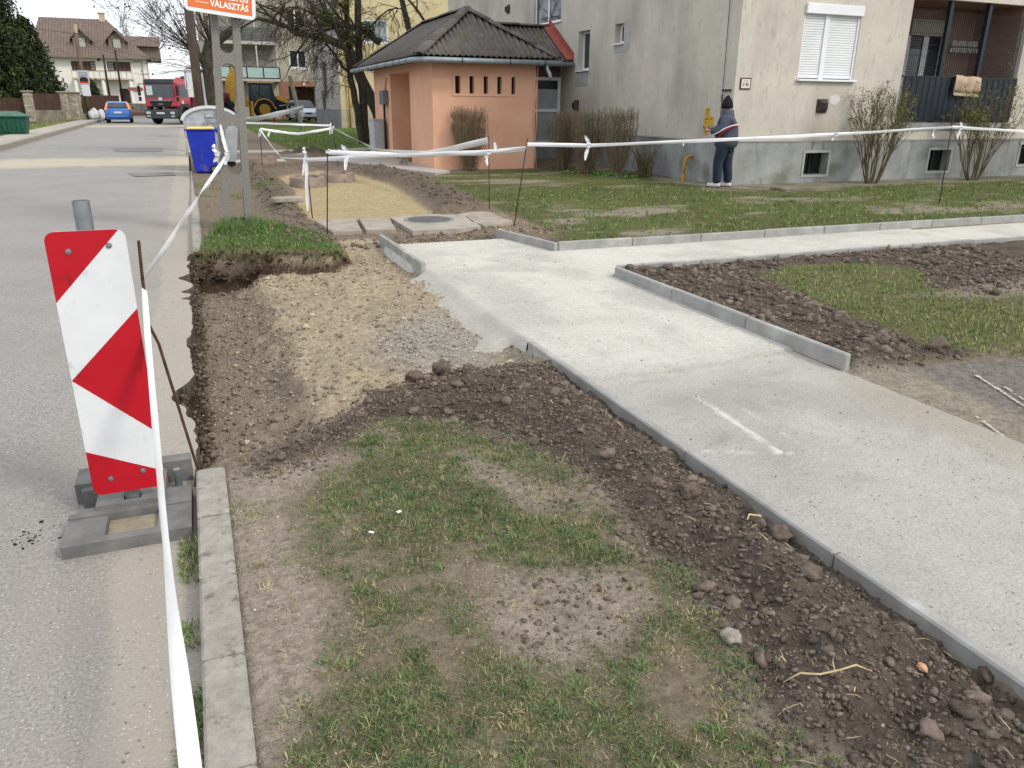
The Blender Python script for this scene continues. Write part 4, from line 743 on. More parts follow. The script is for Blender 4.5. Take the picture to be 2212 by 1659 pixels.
tape('dirty tape stretched to the steel post near the digger', [(1.0, 34, 1.02), (2.6, 36, 1.1), (5.0, 38.5, 1.5)], w=.22, tw0=.2, tw1=.2, seed=11, sag=.06, tails=[((5.0, 38.4, 1.5), .5)])

# ---- concrete lattice pole with poster
m_pole = M('pole_concrete', '#98958e', '#6d6a65', scale=70, bump=.6, bscale=90, third=('#6b6862', 70, .58, .66))
LE = R(2.6)
t = thing('utility_pole', 'tall grey concrete utility pole with a ladder of oval holes', 'utility pole', (.475, 11.3, 0), ry=LE)
b = MB(); d2 = .1; wl, ww = .19, .092
for sx in (-1, 1): b.b2(sx * ww, sx * wl, -d2, d2, -.6, 8.5)
for k in range(12):
    zt = .60 + .75 * k; zb = zt + .12; a = ww + .001     # web between hole top zt and next hole bottom zb
    arc1 = [(a * math.cos(q), zt - .09 + .09 * math.sin(q)) for q in [math.pi * (1 - i / 8) for i in range(9)]]; arc2 = [(a * math.cos(q), zb + .09 - .09 * math.sin(q)) for q in [math.pi * i / 8 for i in range(9)]]
    b.prism(arc1 + arc2, -d2 + .002, d2 - .002, 'XZ')
b.b2(-ww, ww, -d2 + .002, d2 - .002, -.6, .03)
b.v = [(x * (1 - .034 * max(0, z)), y, z) for x, y, z in b.v]; pole = b.build('shaft', m_pole, t)
b = MB(); b.b2(-.085, .085, -.112, -.103, .105, .165); b.build('steel_clamp', m_dark, t)
for sx in (-.055, .055): b = MB(); b.lathe([(.009, 0), (.009, .006)], n=10); o = b.build('clamp_bolt', m_gal, t); o.rotation_euler = (R(90), 0, 0); o.location = (sx, -.112, .135)
# poster board on the pole
t = thing('election_poster', 'orange and white election poster board fixed high on the concrete pole', 'poster', (.595, 11.05, 3.385), rz=R(14), ry=R(4.6))
b = MB(); b.prism(rrect(.86, 1.5, .06), -.006, .0, 'XZ'); b.build('board', M('poster_white', '#e9ecef', '#dfe3e8', bump=0, rough=.5), t)
b = MB(); b.prism([(-.385, -.705), (.385, -.705), (.385, .705), (-.385, .705)], -.0085, -.0065, 'XZ'); b.build('print', M('poster_orange', '#e0763c', '#d96c34', scale=2, bump=0, rough=.5), t)
mw = M('poster_letters', '#f6f3ee', '#f0ece6', bump=0, rough=.5)
text_mesh('VÁLASZTÁS', .098, mw, t, (.34, -.0095, -.662), align='RIGHT', bold=.0025, ext=.0005, sx=.9)
text_mesh('A BIZTOS', .098, mw, t, (.34, -.0095, -.562), align='RIGHT', bold=.0025, ext=.0005, sx=.9)
text_mesh('04.', .036, mw, t, (-.35, -.0095, -.62), align='LEFT', bold=.0012, ext=.0005, name='small_number')
for z in (-.612, -.638): b = MB(); b.b2(-.295, -.295 + (.07 if z > -.62 else .15), -.0095, -.009, z, z + .006); b.build('small_print', mw, t)

# ---- blue wheeled bin
m_blue = M('bin_blue', '#2238b8', '#1c2e9c', scale=3, rough=.45, bump=.03, third=('#7f766a', 2.2, .62, .8)); m_yel = M('bin_yellow', '#ecd268', '#dcc050', rough=.5, bump=.03)
t = thing('wheeled_bin', 'blue wheeled recycling bin with a yellow lid at the kerb', 'bin', (.27, 20.45, Gz(20.4) - .0))
def frust(b, x0, x1, y0, y1, z0, X0, X1, Y0, Y1, z1): b.add([(x0, y0, z0), (x1, y0, z0), (x1, y1, z0), (x0, y1, z0), (X0, Y0, z1), (X1, Y0, z1), (X1, Y1, z1), (X0, Y1, z1)], [(3, 2, 1, 0), (4, 5, 6, 7), (0, 1, 5, 4), (1, 2, 6, 5), (2, 3, 7, 6), (3, 0, 4, 7)])
b = MB(); frust(b, -.23, .26, -.23, .23, .02, -.33, .30, -.28, .28, .97); o = b.build('body', m_blue, t); o.modifiers.new('bevel', 'BEVEL').width = .03
b = MB(); b.b2(-.37, .34, -.30, .30, .965, 1.005, bev=.015); b.b2(.30, .43, -.26, .26, .92, 1.03, bev=.03); b.build('rim', m_blue, t)
b = MB(); frust(b, -.32, .30, -.275, .275, 1.006, -.27, .27, -.24, .24, 1.05); o = b.build('lid', m_yel, t); o.modifiers.new('bevel', 'BEVEL').width = .012
b = MB(); b.tube([(.40, -.27, 1.0), (.46, -.27, .99), (.46, .27, .99), (.40, .27, 1.0)], .014, 8); b.build('handle', m_blue, t, smooth=True)
b = MB(); b.tube([(-.36, -.1, .96), (-.36, -.1, .86), (-.33, -.1, .8)], .006, 6); b.build('front_catch', m_gal, t)
for sy in (-1, 1):
    b = MB(); b.lathe([(.06, -.025), (.1, -.022), (.1, .022), (.06, .025)], axis='Y', n=20, c=(.2, sy * .26, .1)); w_ = b.build('wheel', m_dark, t, smooth=40)
    b = MB(); b.lathe([(.055, -.028), (.055, .028)], axis='Y', n=16, c=(.2, sy * .26, .1)); b.build('hub', M('hub_grey', '#8d8579', bump=.1), w_, smooth=40)
# ---- galvanised dumpster with a domed lid
m_zinc = M('zinc', '#c3c9cb', '#a9b0b3', scale=7, rough=.5, metal=.35, bump=.05, third=('#8f9592', 4, .6, .8, (1, 1, .3)))
t = thing('rubbish_container', 'large galvanised rubbish container with a domed lid behind the blue bin', 'container', (.55, 22.2, Gz(22) + .0))
arc = [(.66 * math.cos(a), 1.12 + .34 * math.sin(a)) for a in [math.pi * i / 16 for i in range(17)]]
b = MB(); frust(b, -.5, .5, -.45, .45, .16, -.64, .64, -.52, .52, 1.1); b.build('body', m_zinc, t)
b = MB(); b.prism(arc + [(-.66, 1.08), (.66, 1.08)], -.5, .5, 'XZ'); b.build('dome', m_zinc, t)
arco = [(.72 * math.cos(a), 1.11 + .40 * math.sin(a)) for a in [math.pi * (.04 + .92 * i / 16) for i in range(17)]]; arci = [(.645 * math.cos(a), 1.11 + .33 * math.sin(a)) for a in [math.pi * (.04 + .92 * i / 16) for i in range(17)]]
for y0 in (-.56, .5): b = MB(); b.prism(arco + arci[::-1], y0, y0 + .06, 'XZ'); b.build('lid_rim', M('zinc_lid', '#dfe3e4', '#c9cecf', rough=.5, bump=.04), t)
b = MB(); b.prism([(.2, 1.0), (.25, 1.0), (.2, 1.42), (.15, 1.42)], -.6, -.565, 'XZ'); b.build('lifting_arm', m_zinc, t)
b = MB(); b.b2(-.12, .08, -.56, -.53, 1.22, 1.32, bev=.02); b.build('handle_pocket', m_zinc, t)
for r_ in (.14, .2):
    b = MB(); b.tube([(-.02 + r_ * math.cos(a), -.545, 1.0 + r_ * .9 * math.sin(a)) for a in [math.pi * i / 10 for i in range(11)]], .012, 6); b.build('pressed_rib', m_zinc, t)
for sx in (-.4, .4):
    for sy in (-.36, .36): b = MB(); b.lathe([(.03, -.03), (.09, -.025), (.09, .025), (.03, .03)], axis='Y', c=(sx, sy, .09), n=16); b.build('castor', m_dark, t)

# ---- slabs, manhole and old shaft rims
m_slab = M('slab', '#ada395', '#938a7d', scale=6, bump=.4, bscale=40, third=('#7b7368', 4, .55, .75))
def slab(label, pts, zt, th, mat=None, name='paving_slab'):
    b = MB(); b.prism(ccw(pts), zt - th, zt); o = b.build(name, mat or m_slab); o.modifiers.new('bevel', 'BEVEL').width = .008; return props(o, label, 'slab')
slab('grey paving slab left of the pair before the sand bed', [(1.53, 11.5), (2.13, 11.5), (1.98, 10.32), (1.6, 10.28)], .05, .08)
slab('grey paving slab right of the pair before the sand bed', [(2.17, 11.49), (2.6, 11.38), (2.42, 10.2), (2.04, 10.3)], .055, .08)
slab('tilted paving slab between the manhole and the leaning stake', [(3.80, 11.75), (4.25, 11.6), (4.2, 10.45), (3.68, 10.25), (3.62, 10.6)], .05, .08)
mh = thing('manhole', 'round cast-iron manhole cover set in a rough concrete slab', 'manhole', (3.1, 11.0, 0))
b = MB(); b.prism([(-.50, -.97), (.1, -1.0), (.5, -.85), (.66, .5), (.2, .62), (-.48, .42)], -.12, .05); b.build('concrete_slab', M('rough_slab', '#b0a99d', '#968f83', scale=5, bump=.6, bscale=25), mh)
b = MB(); b.lathe([(.36, .04), (.36, .058), (.31, .058), (.31, .052)], n=36); b.build('frame', m_gal, mh, smooth=40)
iron = M('cast_iron', '#6d6a66', '#54524f', scale=10, bump=.3, rough=.6)
b = MB(); b.lathe([(.305, .04), (.305, .056)], n=36); cv = b.build('cover', iron, mh, smooth=40)
for i in range(-4, 5):
    L = math.sqrt(max(0, .29 ** 2 - (i * .062) ** 2)); b = MB(); b.b2(-L, L, i * .062 - .018, i * .062 + .018, .0565, .064, bev=.003); b.build('tread_bar', iron, cv)
def shaft_rim(label, c, rx, ry, h, seed):
    b = MB(); n = 22; rr = random.Random(seed); ring = lambda k, z: [(rx * k * (1 + .06 * math.sin(i * 2.3 + seed)) * math.cos(2 * math.pi * i / n), ry * k * (1 + .05 * math.cos(i * 1.7)) * math.sin(2 * math.pi * i / n), z + .012 * math.sin(i * 1.9 + seed)) for i in range(n)]
    vs = ring(1.06, -.1) + ring(1.0, h * .8) + ring(.9, h) + ring(.68, h * .98) + ring(.66, h * .7); b.add(vs, [(k * n + i, k * n + (i + 1) % n, (k + 1) * n + (i + 1) % n, (k + 1) * n + i) for k in range(4) for i in range(n)] + [tuple(4 * n + i for i in range(n))])
    o = b.build('shaft_rim', M('rim_concrete', '#97887a', '#7a6a5d', scale=7, bump=.7, bscale=25), smooth=50); o.location = (c[0], c[1], Gz(c[1]) - .03); return props(o, label, 'concrete rim')
shaft_rim('broken concrete shaft rim on the sand, nearer of the two', (2.25, 17.4), .36, .5, .17, 1)
shaft_rim('broken concrete shaft rim on the sand, farther of the two', (3.0, 18.2), .38, .45, .16, 2)
shaft_rim('low concrete shaft rim beyond the bank behind the sand', (1.75, 23.4), .45, .4, .2, 3)
b = MB(); b.b2(-.24, .24, -.16, .16, 0, .07, bev=.01); o = b.build('valve_box', m_slab); o.location = (1.38, 13.4, gp(1.38, 13.4) - .01); o.rotation_euler = (0, 0, .1); props(o, 'flat concrete valve cover on the dirt verge', 'valve cover')
b = MB()
for i in range(3): b.box((.01 * i, 0, .04 + .075 * i), (.24 - .02 * i, .2, .065), rz=.12 * i, bev=.008)
o = b.build('stacked_blocks', m_slab); o.location = (5.35, 21.4, Gz(21.4) + .03); props(o, 'small stack of concrete blocks at the corner of the orange wall', 'blocks')
# ================================================================ BUILDINGS
def wall(b, ax, pos, u0, u1, z0, z1, holes, depth, sgn, mi=None):
    """wall face in the plane ax=pos with real openings; reveals run depth inwards (direction sgn). ax 'X' -> u is y, 'Y' -> u is x"""
    us = sorted({u0, u1, *[h[0] for h in holes], *[h[1] for h in holes]}); zs = sorted({z0, z1, *[h[2] for h in holes], *[h[3] for h in holes]})
    us = [u for u in us if u0 <= u <= u1]; zs = [z for z in zs if z0 <= z <= z1]
    P_ = (lambda u, z, d=0: (pos + d, u, z)) if ax == 'X' else (lambda u, z, d=0: (u, pos + d, z))
    ins = lambda u, z: any(h[0] < u < h[1] and h[2] < z < h[3] for h in holes)
    for i in range(len(us) - 1):
        for j in range(len(zs) - 1):
            if not ins((us[i] + us[i + 1]) / 2, (zs[j] + zs[j + 1]) / 2): b.quad(P_(us[i], zs[j]), P_(us[i + 1], zs[j]), P_(us[i + 1], zs[j + 1]), P_(us[i], zs[j + 1]), mi)
    D = depth * sgn
    for (a, c, e, f) in holes:
        b.quad(P_(a, e), P_(a, f), P_(a, f, D), P_(a, e, D), mi); b.quad(P_(c, e), P_(c, e, D), P_(c, f, D), P_(c, f), mi)
        b.quad(P_(a, e), P_(a, e, D), P_(c, e, D), P_(c, e), mi); b.quad(P_(a, f), P_(c, f), P_(c, f, D), P_(a, f, D), mi)
m_plast = M('plaster', '#d0c9bc', '#c2bbaf', scale=1.2, bump=.35, bscale=45, third=('#b0a99e', 9, .55, .74, (1, 1, .35)), rough=.95, dist=.01)
def stains(m, c, sc, lo, hi, st):
    n = m.node_tree; b = n.nodes['Principled BSDF']; src = b.inputs['Base Color'].links[0].from_socket; t = n.nodes.new('ShaderNodeTexCoord'); p = n.nodes.new('ShaderNodeMapping'); p.inputs['Scale'].default_value = st
    z = n.nodes.new('ShaderNodeTexNoise'); z.inputs['Scale'].default_value = sc; z.inputs['Detail'].default_value = 6; n.links.new(t.outputs['Object'], p.inputs[0]); n.links.new(p.outputs[0], z.inputs['Vector'])
    r = n.nodes.new('ShaderNodeMapRange'); r.inputs['From Min'].default_value = lo; r.inputs['From Max'].default_value = hi; r.inputs['To Max'].default_value = .6; n.links.new(z.outputs['Fac'], r.inputs['Value'])
    x = n.nodes.new('ShaderNodeMix'); x.data_type = 'RGBA'; x.inputs['B'].default_value = (*lin(c), 1); n.links.new(r.outputs[0], x.inputs['Factor']); n.links.new(src, x.inputs['A']); n.links.new(x.outputs['Result'], b.inputs['Base Color'])
stains(m_plast, '#99938a', .75, .50, .72, (1, 1, .5)); stains(m_plast, '#8b857c', 30, .66, .70, (1, 1, .22))
m_plinth = M('plinth_concrete', '#a5a7a5', '#8c8f8d', scale=1.6, bump=.4, bscale=35, third=('#6d6f66', 3.2, .52, .72, (1, 1, .3)), rough=.95); stains(m_plinth, '#65684f', 1.1, .5, .7, (1, 1, 1.6))
m_patch = M('cement_patch', '#b3b2ae', '#a3a29e', scale=5, bump=.4, bscale=60)
m_pvc = M('pvc', '#eef0f1', '#e3e6e8', scale=2, bump=.02, rough=.4); m_glass = glass('window_glass', '#2b3236'); m_navy = M('navy_steel', '#222a32', '#1b2229', bump=.05, rough=.5)
m_lacequ = M('lace', '#8a8a88', '#5b5d5e', scale=25, bump=.2)
XW, YF, HB = 10.8, 14.4, 11.5
apt = thing('apartment_block', 'large beige plastered apartment block with a loggia and roller shutters', 'apartment block', (XW, YF, 0)); AB = (XW, YF, 0)
def apart(name, b, mat, parent=None, **k): return b.build(name, mat, parent or apt, base=AB, **k)
W1 = (12.42, 13.97, 2.23, 3.72); LOG = (15.42, 19.2, 1.32, 4.0); BS = [(12.88, 13.56, .2, .68), (16.7, 17.4, .2, .7), (19.85, 20.5, .3, .8), (23.2, 23.9, .2, .7)]
UP = [(12.42, 13.97, 5.05, 6.5), (15.42, 19.2, 4.15, 6.85), (21.3, 22.8, 2.23, 3.72), (21.3, 22.8, 5.05, 6.5), (12.42, 13.97, 7.9, 9.35), (15.42, 19.2, 7.0, 9.7), (21.3, 22.8, 7.9, 9.35)]
b = MB(); wall(b, 'Y', YF, XW, 26, .95, HB, [W1, LOG] + UP, .22, 1); apart('facade_wall', b, m_plast, fixn=False)
GW = [(21.17, 21.9, 2.62, 3.67), (19.25, 19.72, 3.2, 3.68), (21.17, 21.9, 5.45, 6.5), (19.25, 19.72, 6.0, 6.5)]
b = MB(); wall(b, 'X', XW, YF, 23.0, .95, HB, GW, .25, 1); b.quad((XW, 23, 0), (11.3, 23, 0), (11.3, 23, HB), (XW, 23, HB)); apart('gable_wall', b, m_plast, fixn=False)
RW = (24.2, 26.35, 4.17, 5.7)
b = MB(); wall(b, 'X', 11.3, 23.0, 36, 0, HB, [RW], .15, 1); b.quad((11.3, 36, 0), (20, 36, 0), (20, 36, HB), (11.3, 36, HB)); apart('stair_wall', b, m_plast, fixn=False)
b = MB(); b.b2(XW + .05, 26, YF + .05, 36, HB - .1, HB + .05); apart('roof', b, m_plinth)
b = MB(); b.b2(26, 26.2, YF, 36, 0, HB); apart('end_wall', b, m_plast)
pl = MB(); wall(pl, 'Y', YF - .03, XW - .03, 26, -.3, .945, BS, .3, 1); wall(pl, 'X', XW - .03, YF - .03, 23.0, -.3, .945, [], .2, 1)
pl.quad((XW - .03, YF - .03, .945), (26, YF - .03, .945), (26, YF + .01, .945), (XW - .03, YF + .01, .945)); pl.quad((XW - .03, YF - .03, .945), (XW + .01, YF - .03, .945), (XW + .01, 23, .945), (XW - .03, 23, .945)); plinth = apart('plinth', pl, m_plinth, fixn=False)
b = MB(); b.b2(XW - .045, 26, YF - .045, YF - .03, .925, .945); b.b2(XW - .045, XW - .03, YF - .045, 23, .925, .945); apart('ledge', b, m_patch)
for (a, c, e, f) in BS:
    b = MB(); w = .055
    for q in ((a - w, a, e - w, f + w), (c, c + w, e - w, f + w), (a, c, f, f + w), (a, c, e - w, e)): b.b2(q[0], q[1], YF - .045, YF - .028, q[2], q[3])
    fr = apart('cellar_window', b, m_patch); b = MB(); b.b2(a, c, YF + .2, YF + .22, e, f); apart('pane', b, glass('cellar_dark', '#1b211e'), fr); b = MB(); b.b2((a + c) / 2 - .02, (a + c) / 2 + .02, YF + .17, YF + .2, e, f); apart('mullion', b, m_dark, fr)
def shutter_window(a, c, e, f, y, closed=True):
    b = MB(); b.b2(a - .0, c + .02, y - .06, y + .12, f - .2, f + .0, bev=.01); win = apart('shutter_box', b, m_pvc)
    m = a + (c - a) * .42
    b = MB()
    for u0, u1 in ((a, a + .04), (m - .06, m + .06), (c - .05, c)): b.b2(u0, u1, y + .02, y + .1, e, f - .2)
    b.b2(a, c, y + .082, y + .098, e, e + .018)
    apart('frame', b, m_pvc, win)
    for u0, u1 in ((a + .04, m - .06), (m + .06, c - .05)):
        z = e + .1; b = MB(); b.b2(u0, u1, y + .03, y + .07, e + .02, e + .095, bev=.005); apart('bottom_bar', b, m_pvc, win)
        while z < f - .2:
            b = MB(); b.b2(u0, u1, y + .045, y + .062, z, min(z + .047, f - .2), bev=.006); apart('slat', b, m_pvc, win); z += .05
        b = MB(); b.b2(u0, u1, y + .075, y + .08, e, f - .2); apart('pane', b, m_glass, win)
    b = MB(); b.b2(a - .03, c + .06, y - .08, y + .1, e - .045, e - .0, bev=.006); apart('sill', b, m_pvc, win)
shutter_window(*W1, YF)
def plain_window(a, c, e, f, pl, ax='Y', nm='window', mid=True, d=.12, sill=True):
    P_ = (lambda u0, u1, d0, d1, z0, z1: (u0, u1, pl + d0, pl + d1, z0, z1)) if ax == 'Y' else (lambda u0, u1, d0, d1, z0, z1: (pl + d0, pl + d1, u0, u1, z0, z1))
    b = MB(); w = .07
    for q in ((a, a + w, e, f), (c - w, c, e, f), (a + w, c - w, f - w, f), (a + w, c - w, e, e + w)) + ((((a + c) / 2 - .05, (a + c) / 2 + .05, e + w, f - w),) if mid else ()): b.b2(*P_(q[0], q[1], d, d + .07, q[2], q[3]))
    fr = apart(nm, b, m_pvc); b = MB(); b.b2(*P_(a + w, c - w, d + .03, d + .04, e + w, f - w)); apart('pane', b, m_glass, fr)
    if sill: b = MB(); b.b2(*P_(a - .05, c + .05, -.05, d, e - .03, e + .005)); apart('sill', b, m_pvc, fr)
    return fr
for h in UP:
    if h[1] - h[0] < 2: plain_window(*h, YF)
for h in UP + []:
    if h[1] - h[0] > 2:
        b = MB(); b.b2(h[0], h[1], YF + 1.4, YF + 1.45, h[2], h[3]); apart('upper_loggia_wall', b, m_plast); b = MB(); b.b2(h[0], h[1], YF + .0, YF + .04, h[2], h[2] + 1.0); apart('upper_railing', b, m_navy)
plain_window(21.3, 22.8, 2.23, 3.72, YF)
for h in GW: plain_window(*h, XW, 'X', mid=False, d=.16)
plain_window(*RW, 11.3, 'X', d=.06, nm='stair_window')
# cement patches on the gable
for (y0, y1, z0, z1) in ((21.2, 22.0, 2.2, 2.58), (18.95, 19.22, 3.0, 3.75), (19.22, 19.75, 2.98, 3.16)):
    b = MB(); n = 10; pts = rrect(y1 - y0, z1 - z0, .06, cx=(y0 + y1) / 2, cy=(z0 + z1) / 2); b.prism(pts, XW - .008, XW - .001, 'YZ'); apart('cement_patch', b, m_patch)
b = MB(); b.prism([(13.53 + .15 * math.cos(a) * (1 + .12 * math.sin(3 * a)), 1.81 + .11 * math.sin(a) * (1 + .1 * math.cos(5 * a))) for a in [i * math.pi / 9 for i in range(18)]], YF - .006, YF - .001, 'XZ'); apart('filled_hole', b, M('filler', '#d9d6d0', '#cfccc5', scale=8, bump=.3))
# loggia
m_pink = M('loggia_paint', '#a98b7e', '#9a7d71', scale=2, bump=.15, third=('#8a7268', 3, .6, .8))
b = MB(); b.quad((LOG[0], YF + 1.45, LOG[2]), (LOG[1], YF + 1.45, LOG[2]), (LOG[1], YF + 1.45, LOG[3]), (LOG[0], YF + 1.45, LOG[3])); b.quad((LOG[0] + .002, YF + .2, LOG[2]), (LOG[0] + .002, YF + 1.45, LOG[2]), (LOG[0] + .002, YF + 1.45, LOG[3]), (LOG[0] + .002, YF + .2, LOG[3])); b.quad((LOG[1] - .002, YF + .2, LOG[2]), (LOG[1] - .002, YF + 1.45, LOG[2]), (LOG[1] - .002, YF + 1.45, LOG[3]), (LOG[1] - .002, YF + .2, LOG[3])); b.quad((LOG[0], YF, LOG[3] - .002), (LOG[1], YF, LOG[3] - .002), (LOG[1], YF + 1.45, LOG[3] - .002), (LOG[0], YF + 1.45, LOG[3] - .002)); lw = apart('loggia_wall', b, m_pink, fixn=False)
b = MB(); b.b2(LOG[0] - .05, LOG[1] + .05, YF - .06, YF + 1.45, 1.2, 1.33); apart('loggia_floor', b, m_plinth)
b = MB(); b.b2(LOG[0] - .02, LOG[1] + .25, YF - .05, YF + .1, 3.98, 4.2); apart('lintel', b, m_plast)
yb = YF + 1.44
b = MB(); b.b2(16.9, 18.2, yb - .14, yb, 3.36, 3.74, bev=.01); dr = apart('balcony_door', b, M('shutter_beige', '#b9b4aa', '#aaa59b', bump=.05))
for i in range(7): b = MB(); b.b2(16.95, 18.15, yb - .05, yb - .03, 3.06 + i * .043, 3.1 + i * .043, bev=.006); apart('slat', b, MATS['shutter_beige'], dr)
b = MB()
for u0, u1 in ((16.9, 16.97), (17.42, 17.58), (18.02, 18.2)): b.b2(u0, u1, yb - .08, yb - .02, 1.35, 3.36)
apart('frame', b, m_pvc, dr)
for u0, u1 in ((16.97, 17.42), (17.58, 18.02)):
    b = MB(); b.b2(u0, u1, yb - .05, yb - .04, 1.35, 3.36); apart('pane', b, m_glass, dr); b = MB(); b.b2(u0, u1, yb - .035, yb - .03, 2.85, 3.06); apart('lace_curtain', b, m_lacequ, dr)
for x in (16.62, 17.86): b = MB(); b.b2(x - .05, x + .05, YF + .0, YF + .09, 1.33, 4.0); apart('steel_post', b, m_navy)
b = MB(); b.b2(LOG[0], LOG[1], YF - .035, YF + .035, 2.33, 2.365); rail = apart('railing', b, m_navy)
x = LOG[0] + .03; b = MB(); n = 0; k = 0; pr = []
while x < LOG[1] - .02: pr += [(x, 0), (x + .07, 0), (x + .09, -.02), (x + .14, -.02), (x + .16, 0)]; x += .19
vs = [(px, YF - .02 + d, z) for z in (1.36, 2.33) for px, d in pr]; n = len(pr); b.add(vs, [(i, i + 1, n + i + 1, n + i) for i in range(n - 1)]); o = apart('corrugated_sheet', b, m_navy, rail, fixn=False)
b = MB(); wr = .0035; x = LOG[0] + .05
while x < LOG[1]: b.b2(x - wr, x + wr, YF + .1, YF + .1 + 2 * wr, 2.36, 3.75); x += .06
for z in [2.45, 2.5, 2.56, 2.8, 3.04, 3.28, 3.52, 3.7, 3.74]: b.b2(LOG[0], LOG[1], YF + .107, YF + .113, z - wr, z + wr)
o = apart('wire_mesh', b, m_dark, rail); o['kind'] = 'stuff'
b = MB()
for i in range(9): b.b2(18.2 + .1 * i, 18.26 + .1 * i, yb - .3, yb - .22, 3.13, 3.28, bev=.02)
for i in range(11): b.b2(18.1 + .09 * i, 18.14 + .09 * i, yb - .33, yb - .3, 3.0, 3.1)
b.b2(18.1, 19.1, yb - .34, yb - .29, 3.08, 3.1); apart('folding_dryer', b, M('dryer_white', '#d8d8d4', bump=0))
# rug on the railing
t = thing('rug', 'beige fringed rug hung over the balcony railing', 'rug', (17.0, YF - .06, 1.95)); m_rug = M('rug', '#c4ad97', '#a58a76', scale=6, bump=.5, bscale=90)
rows = [(.02, .40), (-.02, .435), (-.05, .425), (-.06, .3), (-.065, .16), (-.06, .07)]; b = MB(); nx = 20
vs = [(i / nx * .84 + .015 * math.sin(j + i * .2), YF * 0 + d + .012 * math.sin(i * .9), z - .03 * (i / nx) + .01 * math.sin(i * .5)) for j, (d, z) in enumerate(rows) for i in range(nx + 1)]; b.add(vs, [(j * (nx + 1) + i, j * (nx + 1) + i + 1, (j + 1) * (nx + 1) + i + 1, (j + 1) * (nx + 1) + i) for j in range(len(rows) - 1) for i in range(nx)]); o = b.build('cloth', m_rug, t, smooth=True, fixn=False); s_ = o.modifiers.new('thick', 'SOLIDIFY'); s_.thickness = .012
b = MB()
for i in range(30): x = .01 + i * .028; z = .07 - .03 * x / .84; b.b2(x, x + .018, -.068, -.06, z - .06 - .01 * (i % 3), z)
b.build('fringe', M('fringe', '#d8cfa8', '#c4b98c', bump=.2), t)
# vents, plaques, cables, pipe on the walls
m_brown = M('vent_brown', '#4d4038', '#3a302a', bump=.1, rough=.6)
def vent(label, c, ax):
    t = thing('wall_vent', label, 'vent', c); s = .14; B = [(-s, -s), (s, -s), (s, s), (-s, s)]
    def Q(u, z, d): return (u, -d, z) if ax == 'Y' else (-d, u, z)
    b = MB(); b.add([Q(u, z, 0.0) for u, z in B] + [Q(u * .45, z * .45, .13) for u, z in B], [(0, 1, 5, 4), (1, 2, 6, 5), (2, 3, 7, 6), (3, 0, 4, 7), (4, 5, 6, 7)]); b.build('hood', m_brown, t)
    for k in range(4): b = MB(); z = -.05 + k * .033; P0 = Q(-.06, z, .132); P1 = Q(.06, z, .138); b.b2(min(P0[0], P1[0]), max(P0[0], P1[0]) + .002, min(P0[1], P1[1]), max(P0[1], P1[1]) + .002, z, z + .015); b.build('louvre', m_dark, t)
    b = MB(); p0, p1 = Q(-.145, -.145, -.0), Q(.145, .145, .015); b.b2(min(p0[0], p1[0]), max(p0[0], p1[0]), min(p0[1], p1[1]), max(p0[1], p1[1]), -.145, .145); b.build('rim', m_brown, t)
vent('brown pyramid vent hood under the shuttered window', (13.19, YF, 1.68), 'Y'); vent('dark vent hood on the gable wall above the shrubs', (XW, 21.86, 1.67), 'X'); vent('dark vent hood high on the stair wall', (11.3, 28.7, 4.95), 'X')
t = thing('wall_plaque', 'small rusty framed notice on the beige wall near the corner', 'plaque', (11.06, YF, 2.11))
b = MB(); b.b2(-.135, .135, -.02, 0, -.115, .115); b.build('frame', m_rust, t); b = MB(); b.b2(-.11, .11, -.024, -.0205, -.09, .09); fc = b.build('enamel', M('enamel', '#e4e2d8', '#d2cdbc', scale=9, bump=0), t)
text_mesh('1 9 0', .05, m_dark, t, (0, -.0255, .03), ext=.0005); 
for u, w in ((-.06, .02), (.0, .03), (.045, .022)): b = MB(); b.b2(u, u + w, -.026, -.0245, -.07 + w, .01); b.build('symbol', m_dark, t)
m_tag = M('gas_yellow', '#d8b03a', '#c49c2c', scale=9, bump=.05, rough=.5)
for lab, (y0, y1, z0, z1), rows in (('yellow utility marker plate, topmost of the group on the gable', (15.2, 15.36, 1.44, 1.63), ('E 34', '10')), ('yellow utility marker plate in the middle left of the group', (15.21, 15.37, 1.25, 1.435), ('E 34', '11')), ('yellow utility marker plate beside the others, nearest the man', (15.04, 15.2, 1.25, 1.44), ('E 4', '1')), ('yellow utility marker plate at the bottom of the group', (15.22, 15.38, 1.06, 1.245), ('E 34', '90'))):
    t = thing('marker_plate', lab, 'marker plate', (XW, (y0 + y1) / 2, (z0 + z1) / 2)); b = MB(); b.b2(-.012, 0, -(y1 - y0) / 2, (y1 - y0) / 2, -(z1 - z0) / 2, (z1 - z0) / 2, bev=.003); b.build('plate', m_tag, t)
    for k, s in enumerate(rows): text_mesh(s, .06, m_dark, t, (-.0135, 0, .02 - .075 * k), rot=(R(90), 0, R(-90)), ext=.0005, bold=.001)
t = thing('lightning_rod_cable', 'thin vertical lightning cable on the gable with its clamp', 'cable', (XW, 14.75, 0)); b = MB(); b.tube([(-.03, .07, HB), (-.03, .05, 3.7), (-.04, 0, 2.06), (-.04, -.01, 1.4), (-.03, -.01, .3)], .007, 6); b.build('cable', m_dark, t)
b = MB(); b.b2(-.05, -.0, -.26, .02, 1.965, 1.995); b.build('bracket', m_dark, t); b = MB(); b.cyl((-.04, 0, 1.75), (-.04, 0, 1.9), .015, n=8); b.build('connector', m_dark, t)
t = thing('gas_riser', 'short yellow gas pipe bent into the plinth', 'pipe', (XW - .25, 15.65, .0)); m_gasp = M('pipe_yellow', '#c9962e', '#ad7f28', bump=.1, rough=.5)
